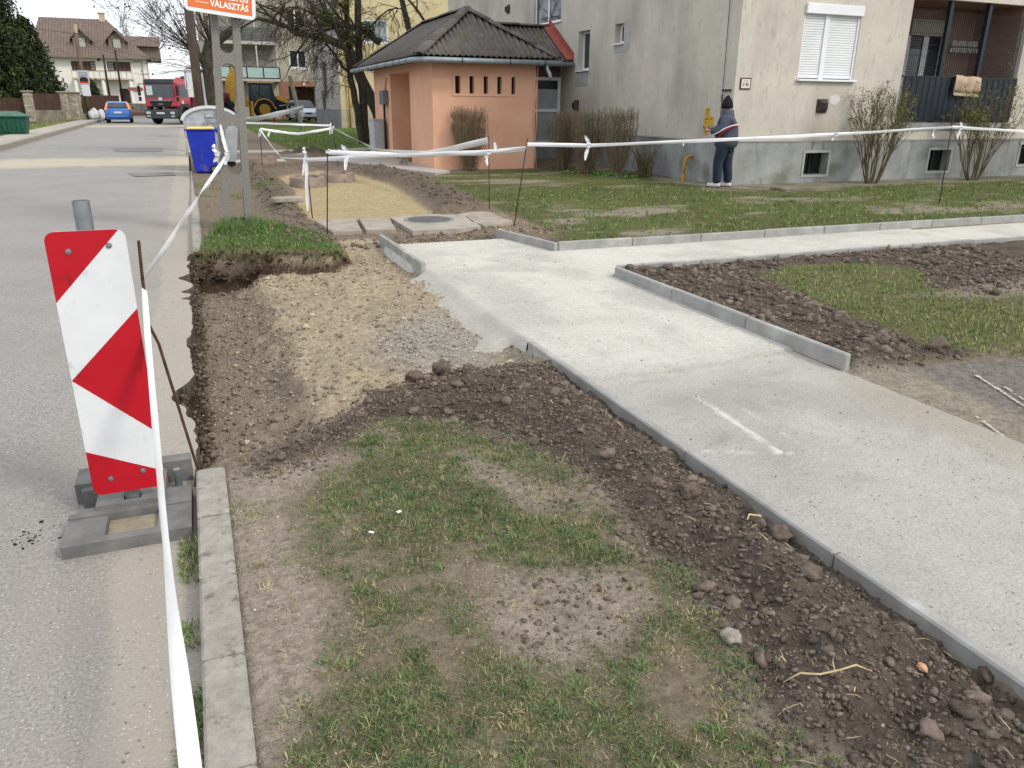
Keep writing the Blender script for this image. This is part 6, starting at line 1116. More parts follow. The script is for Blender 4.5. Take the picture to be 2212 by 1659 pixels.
# ================================================================ BACKGROUND BUILDINGS
SC = 74 / 66.
b2b = thing('far_apartment_block', 'distant beige apartment block with balconies and a brown entrance', 'apartment block', (2, 74, 0)); BB = (2, 74, 0)
def fb(name, b, mat, parent=None, **k): return b.build(name, mat, parent or b2b, base=BB, **k)
sx = lambda v: v * SC
sz = lambda v: 1.6 + (v - 1.6) * SC
YB = 74.; m_pl2 = M('plaster_far', '#bdb6a4', '#aaa493', scale=.8, bump=.2, bscale=20, third=('#8f8a7f', 2, .55, .75, (1, 1, .3)))
wins = [(sx(7.85), sx(9.15), sz(4.33), sz(5.65)), (sx(7.85), sx(9.15), sz(7.15), sz(8.45))]; ent = (sx(6.92), sx(9.65), -.2, sz(3.0))
b = MB(); wall(b, 'Y', YB, sx(1.8), 14, -.3, 14, wins + [ent], 1.0, 1); b.quad((sx(1.8), YB, -.3), (sx(1.8), 90, -.3), (sx(1.8), 90, 14), (sx(1.8), YB, 14)); fb('facade', b, m_pl2, fixn=False)
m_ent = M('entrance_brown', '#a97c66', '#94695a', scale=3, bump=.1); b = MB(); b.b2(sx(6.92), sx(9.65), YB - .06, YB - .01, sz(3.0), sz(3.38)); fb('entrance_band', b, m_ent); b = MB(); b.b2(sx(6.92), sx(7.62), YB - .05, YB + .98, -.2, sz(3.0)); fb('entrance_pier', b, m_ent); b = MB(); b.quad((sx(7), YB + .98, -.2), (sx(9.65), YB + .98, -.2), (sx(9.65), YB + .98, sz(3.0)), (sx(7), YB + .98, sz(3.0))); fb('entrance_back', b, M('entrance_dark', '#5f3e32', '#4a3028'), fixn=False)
b = MB(); b.b2(sx(7.7), sx(8.35), YB + .8, YB + .88, .4, sz(2.8)); d_ = fb('entrance_door', b, M('door_grey', '#7d868b', bump=.02)); b = MB(); b.b2(sx(7.8), sx(8.25), YB + .78, YB + .8, 1.3, sz(2.7)); fb('pane', b, m_glass, d_)
b = MB(); b.b2(sx(8.7), sx(8.95), YB - .09, YB - .065, sz(3.09), sz(3.25)); fb('house_number_sign', b, m_pvc)
for h in wins:
    a, c, e, f = h; b = MB()
    for q in ((a, a + .1, e, f), (c - .1, c, e, f), (a + .1, c - .1, f - .1, f), (a + .1, c - .1, e, e + .1), ((a + c) / 2 - .06, (a + c) / 2 + .06, e + .1, f - .1)): b.b2(q[0], q[1], YB + .05, YB + .15, q[2], q[3])
    w_ = fb('window', b, m_pvc); b = MB(); b.b2(a + .1, c - .1, YB + .1, YB + .11, e + .1, f - .1); fb('pane', b, m_glass, w_)
    b = MB(); b.b2(a - .12, c + .12, YB - .03, YB + .0, e - .14, e - .02); fb('sill', b, m_pvc, w_)
for k, (z0, z1, kind) in enumerate(((sz(3.55), sz(4.26), 'glass'), (sz(6.1), sz(7.02), 'slat'))):
    x0_, x1_ = sx(2.2), sx(6.95); yb_ = YB - 1.2; b = MB(); b.b2(x0_, x1_, yb_, YB, z0 - .28, z0 - .05); bal = fb('balcony', b, M('balc_white', '#c9c8c2', '#b5b4ae', bump=.1)); b = MB(); b.b2(x0_, x1_, YB - .03, YB - .01, z0, z0 + 2.4); fb('balcony_back', b, M('balc_back', '#9d9a90', '#76746d', scale=1.5), bal)
    if kind == 'glass':
        n = 4
        for i in range(n): b = MB(); xa = x0_ + (x1_ - x0_) * i / n; b.b2(xa + .05, xa + (x1_ - x0_) / n - .05, yb_ - .02, yb_ + .0, z0, z1); fb('glass_panel', b, M('tinted_glass', '#b3ccc8', '#a5c0bc', bump=0, rough=.2), bal)
        b = MB(); b.b2(x0_, x1_, yb_ - .03, yb_ + .03, z1, z1 + .06); b.b2(x0_, x1_, yb_ - .03, yb_ + .03, z0 - .06, z0); 
        for i in range(n + 1): xa = x0_ + (x1_ - x0_) * i / n; b.b2(xa - .05, xa + .05, yb_ - .03, yb_ + .03, z0, z1)
        fb('rail_frame', b, m_dark, bal)
    else:
        for i in range(9): b = MB(); zz = z0 + (z1 - z0) * i / 9; b.b2(x0_, x1_, yb_ - .02, yb_, zz, zz + .08); fb('slat', b, M('slat_grey', '#5b5f60', bump=.05), bal)
    for px in (x0_ + .1, x1_ - .1, sx(5.4)): b = MB(); b.b2(px - .06, px + .06, yb_, yb_ + .1, z1, z1 + 1.7); fb('balcony_post', b, M('balc_white', '#c9c8c2'), bal)
# nearer wing on the right
wg = thing('apartment_wing', 'sunlit yellowish end wing of the distant apartment block behind the trees', 'apartment wing', (8.9, 51.5, 0)); WB = (8.9, 51.5, 0)
def wb(name, b, mat, parent=None, **k): return b.build(name, mat, parent or wg, base=WB, **k)
m_ywl = M('plaster_sunlit', '#d6c9a0', '#c6b98f', scale=1, bump=.3, bscale=25, third=('#a89d80', 4, .56, .74, (1, 1, .35)))  # sunlight on this face put into a yellower copy of the plaster
yw = [(10.7, 12.25, 5.27, 6.62), (14.45, 15.2, 5.6, 6.7), (10.7, 12.25, 8.0, 9.4), (14.45, 15.2, 8.3, 9.4), (19, 20.5, 5.27, 6.6)]
b = MB(); wall(b, 'Y', 51.5, 9.05, 40, 1.38, 14, yw, .15, 1); wb('sunny_wall', b, m_ywl, fixn=False); b = MB(); wall(b, 'Y', 51.47, 9.02, 40, -.3, 1.37, [], .1, 1); wb('sunny_plinth', b, M('plinth_pale', '#bdb49b', '#a39a84', scale=2), fixn=False)
b = MB(); b.quad((9.05, 51.5, 1.38), (8.9, 61, 1.38), (8.9, 61, 14), (9.05, 51.5, 14)); b.quad((8.9, 61, 1.38), (14, 61, 1.38), (14, 61, 14), (8.9, 61, 14)); wb('side_wall', b, M('plaster_shaded', '#b0ada6', '#9d9a94', scale=1.2, bump=.25, third=('#86847e', 3, .56, .74, (1, 1, .3))), fixn=False); b = MB(); b.quad((9.02, 51.47, -.3), (8.87, 61.03, -.3), (8.87, 61.03, 1.37), (9.02, 51.47, 1.37)); b.quad((8.87, 61.03, -.3), (14, 61.03, -.3), (14, 61.03, 1.37), (8.87, 61.03, 1.37)); wb('side_plinth', b, M('plinth_grey', '#858786', '#6d6f6e', scale=2, stretch=(1, 1, .4)), fixn=False)  # same plaster greyed: shade of this side put into its colour
b = MB(); b.b2(9.1, 40, 51.6, 61, 13.9, 14.1); wb('roof', b, m_plinth)
for (a, c, e, f) in yw:
    b = MB(); 
    for q in ((a, a + .1, e, f), (c - .1, c, e, f), (a + .1, c - .1, f - .1, f), (a + .1, c - .1, e, e + .1)): b.b2(q[0], q[1], 51.53, 51.6, q[2], q[3])
    w_ = wb('window', b, m_pvc); b = MB(); b.b2(a + .1, c - .1, 51.56, 51.57, e + .1, f - .1); wb('pane', b, M('pane_bright', '#aab3b5', '#6a7375', scale=2, bump=0, rough=.1, spec=.8), w_)
b = MB(); b.tube([(9.55, 51.35, .2), (9.55, 51.35, 3.2), (9.6, 51.35, 9)], .05, 8); wb('gas_pipe', b, m_gasp, smooth=True); b = MB(); b.b2(9.62, 9.8, 51.42, 51.46, 1.6, 1.85); wb('yellow_plate', b, m_tag)
for (y0, y1, z0, z1) in ((56.0, 56.3, 2.2, 4.4), (56.9, 57.1, 1.4, 2.6)): b = MB(); b.b2(8.78, 8.94, y0, y1, z0, z1); wb('wall_mark', b, M('stain_grey', '#77756f', bump=.1))

# ---- white house with brown roof
hs = thing('white_house', 'large white house with a brown tiled roof and two dormers', 'house', (-15.6, 112, 0)); HBs = (-15.6, 112, 0)
def hb(name, b, mat, parent=None, **k): return b.build(name, mat, parent or hs, base=HBs, **k)
m_white = M('house_white', '#f2efe6', '#e9e5da', scale=1, bump=.1)
def tile_mat():
    m = M('roof_tiles', '#7d685a', '#6a5749', scale=2, bump=0); n = m.node_tree; b = n.nodes['Principled BSDF']; t = n.nodes.new('ShaderNodeTexCoord'); p = n.nodes.new('ShaderNodeMapping'); p.inputs['Rotation'].default_value = (R(-35), 0, 0); n.links.new(t.outputs['Object'], p.inputs[0])
    k = n.nodes.new('ShaderNodeTexBrick'); k.inputs['Scale'].default_value = 1; k.inputs['Brick Width'].default_value = .33; k.inputs['Row Height'].default_value = .40; k.inputs['Mortar Size'].default_value = .045; k.offset = 0; k.inputs['Color1'].default_value = (*lin('#7f7168'), 1); k.inputs['Color2'].default_value = (*lin('#6e625b'), 1); k.inputs['Mortar'].default_value = (*lin('#5c4c42'), 1); n.links.new(p.outputs[0], k.inputs['Vector']); n.links.new(k.outputs['Color'], b.inputs['Base Color']); return m
m_tile = tile_mat(); m_wood = M('weathered_wood', '#8b7f73', '#6f645a', scale=3, stretch=(.4, 1, 6), bump=.3); m_brw = M('brown_joinery', '#4f3f36', '#40332c', bump=.1)
HW = [(-12.1, -10.1, 5.35, 6.42), (-10.1, -9.5, 4.8, 6.45), (-8.25, -7.5, 4.8, 6.45), (-7.5, -5.65, 5.4, 6.45), (-7.3, -6.15, .9, 3.4)]
b = MB(); wall(b, 'Y', 112, -15.6, -4.0, 0, 6.95, HW, .2, 1); b.quad((-4.0, 112, 0), (-4.0, 121, 0), (-4.0, 121, 6.95), (-4.0, 112, 6.95)); hb('wall', b, m_white, fixn=False)
for i, (a, c, e, f) in enumerate(HW):
    b = MB(); b.b2(a, c, 112.1, 112.16, e, f); w_ = hb('window' if i in (0, 3) else 'door', b, m_brw)
    if i in (1, 2):
        for k in range(3):
            for j in range(5): b = MB(); wv = (c - a - .12) / 3; hv = (f - e - .16) / 5; b.b2(a + .06 + k * wv + .03, a + .06 + (k + 1) * wv - .03, 112.07, 112.1, e + .08 + j * hv + .04, e + .08 + (j + 1) * hv - .04); hb('pane', b, M('pane_pale', '#b9b9b2', bump=0), w_)
    elif i in (0, 3):
        for k in range(4): b = MB(); wv = (c - a) / 4; b.b2(a + k * wv + .04, a + (k + 1) * wv - .04, 112.06, 112.1, e + .06, f - .06); hb('shutter', b, M('shutter_brown', '#63504a', bump=.05), w_)
zr = 11.6; b = MB(); b.add([(-16.3, 111.2, 6.95), (-3.4, 111.2, 6.95), (-8.0, 118, zr), (-15.4, 118, zr), (-3.4, 124.5, 6.95), (-16.3, 124.5, 6.95)], [(0, 1, 2, 3), (1, 4, 2), (4, 5, 3, 2), (5, 0, 3)]); rf = hb('roof', b, m_tile, fixn=False)
b = MB(); b.b2(-16.3, -3.4, 111.1, 111.25, 6.75, 6.95); hb('eaves_board', b, m_wood, rf); b = MB(); b.b2(-8.75, -8.1, 117.6, 118.4, 11.2, 12.25); hb('chimney', b, M('chimney', '#c9b9a0', '#b3a288'), rf); b = MB(); b.b2(-8.85, -8.0, 117.5, 118.5, 12.25, 12.35); hb('chimney_cap', b, M('chimney', '#c9b9a0'), rf)
b = MB(); b.tube([(-4.35, 111.3, 6.8), (-4.35, 111.9, 6.5), (-4.35, 111.95, .5)], .06, 8); hb('downpipe', b, M('pipe_white', '#d8d6d0'), smooth=True)
for cx in (-10.7, -6.85):
    b = MB(); hw = .92; z0, z1, za = 7.95, 9.0, 10.05; b.prism([(cx - hw, z0), (cx + hw, z0), (cx + hw, z1), (cx, za - .15), (cx - hw, z1)], 112.9, 116, 'XZ'); dm = hb('dormer', b, m_wood)
    for s in (-1, 1): b = MB(); b.add([(cx, 112.5, za), (cx + s * (hw + .3), 112.5, z1 - .25), (cx + s * (hw + .3), 116.2, z1 - .25), (cx, 116.2, za)], [(0, 1, 2, 3)]); o = hb('dormer_roof', b, m_tile, dm, fixn=False); o.modifiers.new('thick', 'SOLIDIFY').thickness = .1
    b = MB(); b.b2(cx - .42, cx + .45, 112.86, 112.9, 8.05, 9.0); w_ = hb('dormer_window', b, M('pane_pale', '#b9b9b2'), dm); b = MB(); b.b2(cx - .47, cx - .4, 112.83, 112.9, 8.0, 9.05); b.b2(cx + .43, cx + .5, 112.83, 112.9, 8.0, 9.05); hb('side_trim', b, m_brw, dm); b = MB(); b.b2(cx - .95, cx + .95, 112.8, 112.9, 7.85, 7.95); hb('sill', b, m_wood, dm)
b = MB(); b.prism([(-6.0, 6.9), (-2.3, 6.9), (-2.3, 8.7), (-6.0, 8.7)], 118, 123, 'XZ'); sw = hb('side_wing', b, m_wood); b = MB(); b.add([(-6.2, 117.4, 8.6), (-2.1, 117.4, 8.6), (-2.1, 121, 10), (-6.2, 121, 10)], [(0, 1, 2, 3)]); hb('wing_roof', b, m_tile, sw, fixn=False)
b = MB(); b.b2(-12.1, -5.5, 110.4, 112, 4.35, 4.52); bl = hb('balcony', b, M('balc_slab', '#c4b098', bump=.1)); b = MB()
for i in range(12): x = -12.05 + i * .59; b.b2(x, x + .03, 110.42, 110.45, 4.52, 5.35)
b.b2(-12.1, -5.5, 110.42, 110.46, 5.32, 5.37); hb('railing', b, M('rail_rust', '#9a7e66', bump=0), bl); b = MB(); b.b2(-12.0, -5.6, 110.5, 110.52, 4.6, 5.3); hb('parapet', b, m_white, bl)
for x in (-11.8, -8.85, -5.85): b = MB(); b.cyl((x, 110.7, 0), (x, 110.7, 4.35), .22, n=14); hb('column', b, m_white, smooth=40)
b = MB(); b.b2(-9.2, -8.95, 111.9, 112, 6.5, 6.75); hb('wall_lamp', b, m_dark)
# ---- brown fence with stone pillars
m_stone = M('field_stone', '#b3aa99', '#8d8475', scale=3, bump=.8, bscale=4, voro=1, dist=.08); m_fen = M('fence_brown', '#5a4336', '#49362b', scale=2, bump=.1, third=('#3f3029', 1.5, .5, .7))
fn = thing('garden_fence', 'brown board fence between stone pillars across the street', 'fence', (-8.3, 69, Gz(69)))
def fpart(nm, b, m): return b.build(nm, m, fn, base=(-8.3, 69, Gz(69)))
for (x, y, s) in ((-9.9, 64.2, .55), (-8.35, 68.8, .6), (-8.0, 70.2, .9), (-7.75, 71.8, .45)): b = MB(); z = Gz(y); b.box((x, y, z + .95), (s, s, 1.95), bev=.06); b.box((x, y, z + 1.97), (s + .15, s + .15, .1), bev=.03); fpart('stone_pillar', b, m_stone)
def boards(p0, p1, z0, z1, w=.3):
    p0, p1 = Vector(p0), Vector(p1); L = (p1 - p0).length; d = (p1 - p0) / L; a = math.atan2(d.y, d.x); n = int(L / w)
    for i in range(n): c = p0 + d * (w * (i + .5)); b = MB(); b.box((c.x, c.y, Gz(c.y) + (z0 + z1) / 2), (w - .02, .04, z1 - z0), rz=a); fpart('board', b, m_fen)
boards((-9.75, 64.7), (-8.5, 68.5), .75, 1.85); boards((-10.1, 64.3), (-18, 66.5), .2, 1.55); boards((-7.5, 72.5), (-5.6, 84), .4, 1.8, .5)
b = MB(); b.prism([(-9.95, 64.5), (-9.7, 64.4), (-8.3, 68.5), (-8.55, 68.6)], Gz(66) - .2, Gz(66) + .75); fpart('base_wall', b, M('rough_wall', '#a39c8c', '#7f786a', scale=2, bump=.5, third=('#5f594d', 1.5, .5, .7)))
b = MB(); b.b2(-13.6, -13.35, 65.05, 65.1, .6, 1.95); fpart('torn_strip', b, m_pvc)
gw = thing('garden_wall', 'low stone and brick garden wall in front of the white house', 'wall', (-5, 90, Gz(90))); b = MB(); b.b2(-.6, 14, -.2, .2, -.3, 1.1, bev=.03); b.build('masonry', m_stone, gw); b = MB(); b.b2(-.6, 14, -.35, -.21, -.3, .25); b.build('brick_base', M('brick_red', '#9c6a5a', '#855646', scale=4), gw)
# ---- small far houses to the right of the truck
fh = thing('low_house', 'low yellow house with chimney behind the truck', 'house', (3, 120, Gz(120))); b = MB(); b.b2(-5, 9, 0, 8, 0, 3.0); b.build('wall', M('house_yellow', '#d9bd93', bump=.1), fh); b = MB(); b.prism([(-5.4, 2.9), (9.4, 2.9), (7, 4.4), (-3, 4.4)], -.4, 8.4, 'XZ'); b.build('roof', m_tile, fh); b = MB(); b.b2(-2.2, -1.5, 2, 3, 3, 5.4); b.build('chimney', M('chimney', '#c9b9a0'), fh)
# ---- far pavement, grit bin, posts, posters, wires
b = MB(); b.add([(-6.1, 10, Gz(10) + .03), (-6.1, 70, Gz(70) + .03), (-7.6, 70, Gz(70) + .03), (-7.6, 10, Gz(10) + .03)], [(0, 1, 2, 3)]); props(b.build('pavement', M('pavement_far', '#b3aca0', '#9d968a', scale=1.5, bump=.2), fixn=True), 'grey pavement across the street', kind='structure')
t = thing('grit_bin', 'green plastic grit bin with a sloping lid on the far pavement', 'grit bin', (-7.55, 43.2, Gz(43) + .03)); m_grn = M('bin_green', '#1f5a47', '#18493a', bump=.05, rough=.5); b = MB(); frust(b, -.6, .6, -.4, .4, 0, -.72, .72, -.48, .48, .72); b.build('body', m_grn, t); b = MB(); b.b2(-.78, .78, -.54, .54, .72, .80, bev=.02); b.build('rim', m_grn, t); b = MB(); frust(b, -.74, .74, -.5, .5, .8, -.3, .3, -.2, .2, 1.0); b.build('lid', M('bin_green_lid', '#5a7a6e', '#4d6b60', bump=.05), t)
for i in range(7): b = MB(); b.b2(-.62 + i * .19, -.53 + i * .19, -.47, -.43, .1, .62); b.build('rib', m_grn, t)
m_wpole = M('wood_pole', '#7d6d5d', '#655648', scale=4, stretch=(1, 1, .2), bump=.4)
t = thing('utility_pole', 'weathered wooden pole with a poster on the far verge', 'utility pole', (-7.3, 73.2, Gz(73))); b = MB(); b.tube([(0, 0, -.2), (.1, 0, 6.6)], [.16, .12], 10); b.build('shaft', m_wpole, t, smooth=True); b = MB(); b.cyl((.1, 0, 6.3), (.1, 0, 6.9), .15, n=10); b.build('cap', M('chimney', '#c9b9a0'), t)
for lab, x, y, h in (('thin dark pole left of two before the white house', -6.45, 85, 5.3), ('thin dark pole right of two before the white house', -5.4, 85, 5.7), ('grey lattice pole far down the street behind the truck', 1.3, 95, 11.0)):
    t = thing('street_pole', lab, 'pole', (x, y, Gz(y))); b = MB(); b.tube([(0, 0, -.2), (0, 0, h)], [.11, .08], 8); b.build('shaft', m_dark if h < 8 else m_pole, t, smooth=True)
    if h > 8: b = MB(); b.b2(-1.2, 1.2, -.06, .06, h - 1.2, h - 1.1); b.build('crossarm', m_dark, t)
t = thing('utility_pole', 'thick brown wooden pole behind the rubbish container', 'utility pole', (.42, 27.2, Gz(27))); b = MB(); b.tube([(0, 0, -.2), (.01, 0, 3), (.03, 0, 8.5)], [.145, .135, .11], 12); b.build('shaft', M('wood_pole_dark', '#5d5148', '#4a4038', scale=5, stretch=(1, 1, .15), bump=.6, third=('#6d5a48', 2, .5, .7)), t, smooth=True)
def portrait(label, c, w, h, rz=0, cat='poster'):
    t = thing('election_poster', label, cat, c, rz=rz); b = MB(); b.prism(rrect(w, h, .06), -.01, 0, 'XZ'); b.build('board', MATS['poster_white'], t)
    b = MB(); b.prism([(-w * .44, -h * .44), (w * .44, -h * .44), (w * .44, h * .44), (-w * .44, h * .44)], -.014, -.011, 'XZ'); b.build('print', M('poster_sky', '#a9b7c9', '#93a3b8', bump=0), t)
    b = MB(); b.prism([(-w * .42, -h * .3), (w * .42, -h * .3), (w * .36, -h * .08), (w * .14, h * .04), (-w * .14, h * .04), (-w * .36, -h * .08)], -.017, -.0145, 'XZ'); b.build('suit', M('poster_suit', '#2a2c36', bump=0), t)
    b = MB(); b.prism([(w * .15 * math.cos(a), h * .16 + h * .15 * math.sin(a)) for a in [i * math.pi / 8 for i in range(16)]], -.0195, -.0175, 'XZ'); b.build('face', M('poster_skin', '#d3a58d', bump=0), t); b = MB(); b.prism([(w * .16 * math.cos(a), h * .2 + h * .14 * math.sin(a)) for a in [i * math.pi / 8 for i in range(9)]], -.022, -.02, 'XZ'); b.build('hair', M('poster_hair', '#c9c9c9', bump=0), t)
    b = MB(); b.prism([(-w * .44, -h * .44), (w * .44, -h * .44), (w * .44, -h * .29), (-w * .44, -h * .29)], -.021, -.018, 'XZ'); b.build('banner', M('poster_red', '#d8442f', bump=0), t); return t
portrait('small portrait poster with a red banner on the far wooden pole', (-7.18, 73.0, 3.55), .75, 1.0)
b = MB(); b.prism(rrect(.6, .85, .03), -.01, 0, 'XZ'); o = b.build('blank_board', MATS['poster_white']); o.location = (-7.15, 73.0, 2.6); props(o, 'blank white board below the portrait poster', 'board')
portrait('portrait poster half hidden by the thick wooden pole', (.35, 42.0, 2.72), .62, .85, rz=R(40))
b = MB(); b.prism(rrect(.75, 1.35, .04), -.01, 0, 'XZ'); o = b.build('blank_board', MATS['poster_white']); o.location = (.5, 40.5, 2.6); o.rotation_euler = (0, 0, R(35)); props(o, 'blank white board fixed behind the thick wooden pole', 'board')
b = MB(); b.prism(rrect(.5, .9, .03), -.01, 0, 'XZ'); o = b.build('blank_board', MATS['poster_white']); o.location = (-3.9, 80.0, 2.25); o.rotation_euler = (0, R(-6), 0); props(o, 'blank white board at the corner beside the blue car', 'board')
b = MB(); b.b2(-.6, .6, -.01, .01, -.15, .15); o = b.build('street_sign', M('sign_red', '#a5706a', bump=0)); o.location = (-3.9, 79.9, 2.85); props(o, 'faded reddish street sign above the blank board by the blue car', 'sign')
for i, (x, y, s) in enumerate(((-6.75, 72.2, .38), (-6.3, 72.6, .34), (-6.95, 71.8, .3))): lump('rubbish_bag', ('tall white sack leaning by the far pole', 'white sack on the right of the far pole', 'smaller white sack nearest the far kerb')[i], 'sack', (x, y, Gz(y) + s * .95), (s * .8, s * .7, s * 1.25), M('sack', '#dcdedd', '#c3c6c6', scale=4, bump=.4, bscale=9), seed=i + 3, amp=.12)
def wire(label, p, q, sag, r=.012):
    b = MB(); p, q = Vector(p), Vector(q); b.tube([p.lerp(q, i / 20) + Vector((0, 0, -sag * 4 * (i / 20) * (1 - i / 20))) for i in range(21)], r, 5); props(b.build('overhead_wire', m_dark), label, 'wire')
wire('thick sagging cable across the sky above the white house', (-9.8, 60, 7.9), (.4, 44, 7.9), .75, .02); wire('thin upper wire above the white house roof', (-18, 112, 12.6), (6, 95, 10.8), .2, .014); wire('wire from the far wooden pole to the thin poles', (-7.2, 73.2, 6.6), (-5.4, 85, 6.0), .2, .014); wire('wire along the white house front to the lattice pole', (-7.2, 73.2, 6.3), (1.3, 95, 6.0), .4, .012); wire('lower wire towards the lattice pole', (-5.4, 85, 5.9), (1.3, 95, 4.8), .2, .012); wire('wire from the left conifer to the far wooden pole', (-20, 66, 8.5), (-7.2, 73.2, 6.7), .3, .014)
t = thing('steel_post', 'leaning grey steel post on the lawn before the digger', 'post', (6.05, 47.4, Gz(47))); b = MB(); b.box((0, 0, 0), (.3, .12, .12)); b = MB(); b.tube([(.0, 0, -.1), (-.45, 0, 2.9)], [.12, .12], 4); b.build('profile', M('post_grey', '#7b7872', bump=.1), t)
t = thing('fire_hydrant', 'small red fire hydrant on the far lawn', 'hydrant', (5.75, 60, Gz(60))); m_hr = M('hydrant_red', '#b3202f', bump=.05, rough=.4); b = MB(); b.lathe([(.13, 0), (.13, .06), (.08, .08), (.08, .5), (.1, .52), (.1, .6), (.05, .68)], n=12); b.build('barrel', m_hr, t, smooth=40); b = MB(); b.cyl((-.17, 0, .42), (.17, 0, .42), .05, n=10); b.build('outlet', m_hr, t)
b = MB(); b.prism([(1.6, 27.5), (4.8, 27.5), (9, 30.6), (9, 31.6), (4.5, 28.9), (1.4, 28.9), (.2, 40), (-.1, 40), (-.1, 28)], -.2, Gz(28) + .03); props(b.build('footpath', MATS['pavement_far']), 'grey asphalt footpath crossing behind the sand bed', kind='structure')
# ================================================================ VEHICLES
def paint(name, c): return M(name, c, mul(lin(c), .9), scale=2, bump=0, rough=.3, spec=.5, coat=.6)
m_tyre = M('tyre', '#232222', '#1a1919', scale=20, bump=.3); m_rim = M('alloy', '#9a9c9e', '#8a8c8e', rough=.4, metal=.5, bump=0); m_plate = M('number_plate', '#dcdcd8', '#cfcfca', bump=0)
def wheel(t, x, y, r, w, rimm=m_rim, axis='X', z=None, n=20):
    z = r if z is None else z; b = MB(); b.lathe([(r * .62, -w / 2), (r * .93, -w / 2), (r, -w * .3), (r, w * .3), (r * .93, w / 2), (r * .62, w / 2)], axis=axis, c=(x, y, z), n=n); o = b.build('wheel', m_tyre, t, smooth=40)
    b = MB(); b.lathe([(r * .6, -w * .52), (r * .6, w * .52)], axis=axis, c=(x, y, z), n=n); b.lathe([(r * .22, -w * .57), (r * .22, w * .57)], axis=axis, c=(x, y, z), n=12); b.build('rim', rimm, o, smooth=40); return o
def loft(st, name, mat, t, sub=1):
    """st: stations (y, [(x, z), ...]) with the same number of points; mirrored outline closed"""
    b = MB(); n = len(st[0][1]); vs = []
    for y, ring in st: vs += [(x, y, z) for x, z in ring]
    fs = [(i * n + j, i * n + (j + 1) % n, (i + 1) * n + (j + 1) % n, (i + 1) * n + j) for i in range(len(st) - 1) for j in range(n)] + [tuple(range(n - 1, -1, -1)), tuple(range((len(st) - 1) * n, len(st) * n))]
    b.add(vs, fs); o = b.build(name, mat, t, smooth=40)
    if sub: m = o.modifiers.new('round', 'BEVEL'); m.width = .05; m.segments = 2; m.limit_method = 'ANGLE'; m.angle_limit = R(25)
    return o
def ring(ws, zs, wb, zb, wr, zr): return [(-ws, zs), (-wb, (zs + zb) * .5), (-wb * .98, zb), (-wr, zr), (wr, zr), (wb * .98, zb), (wb, (zs + zb) * .5), (ws, zs)]
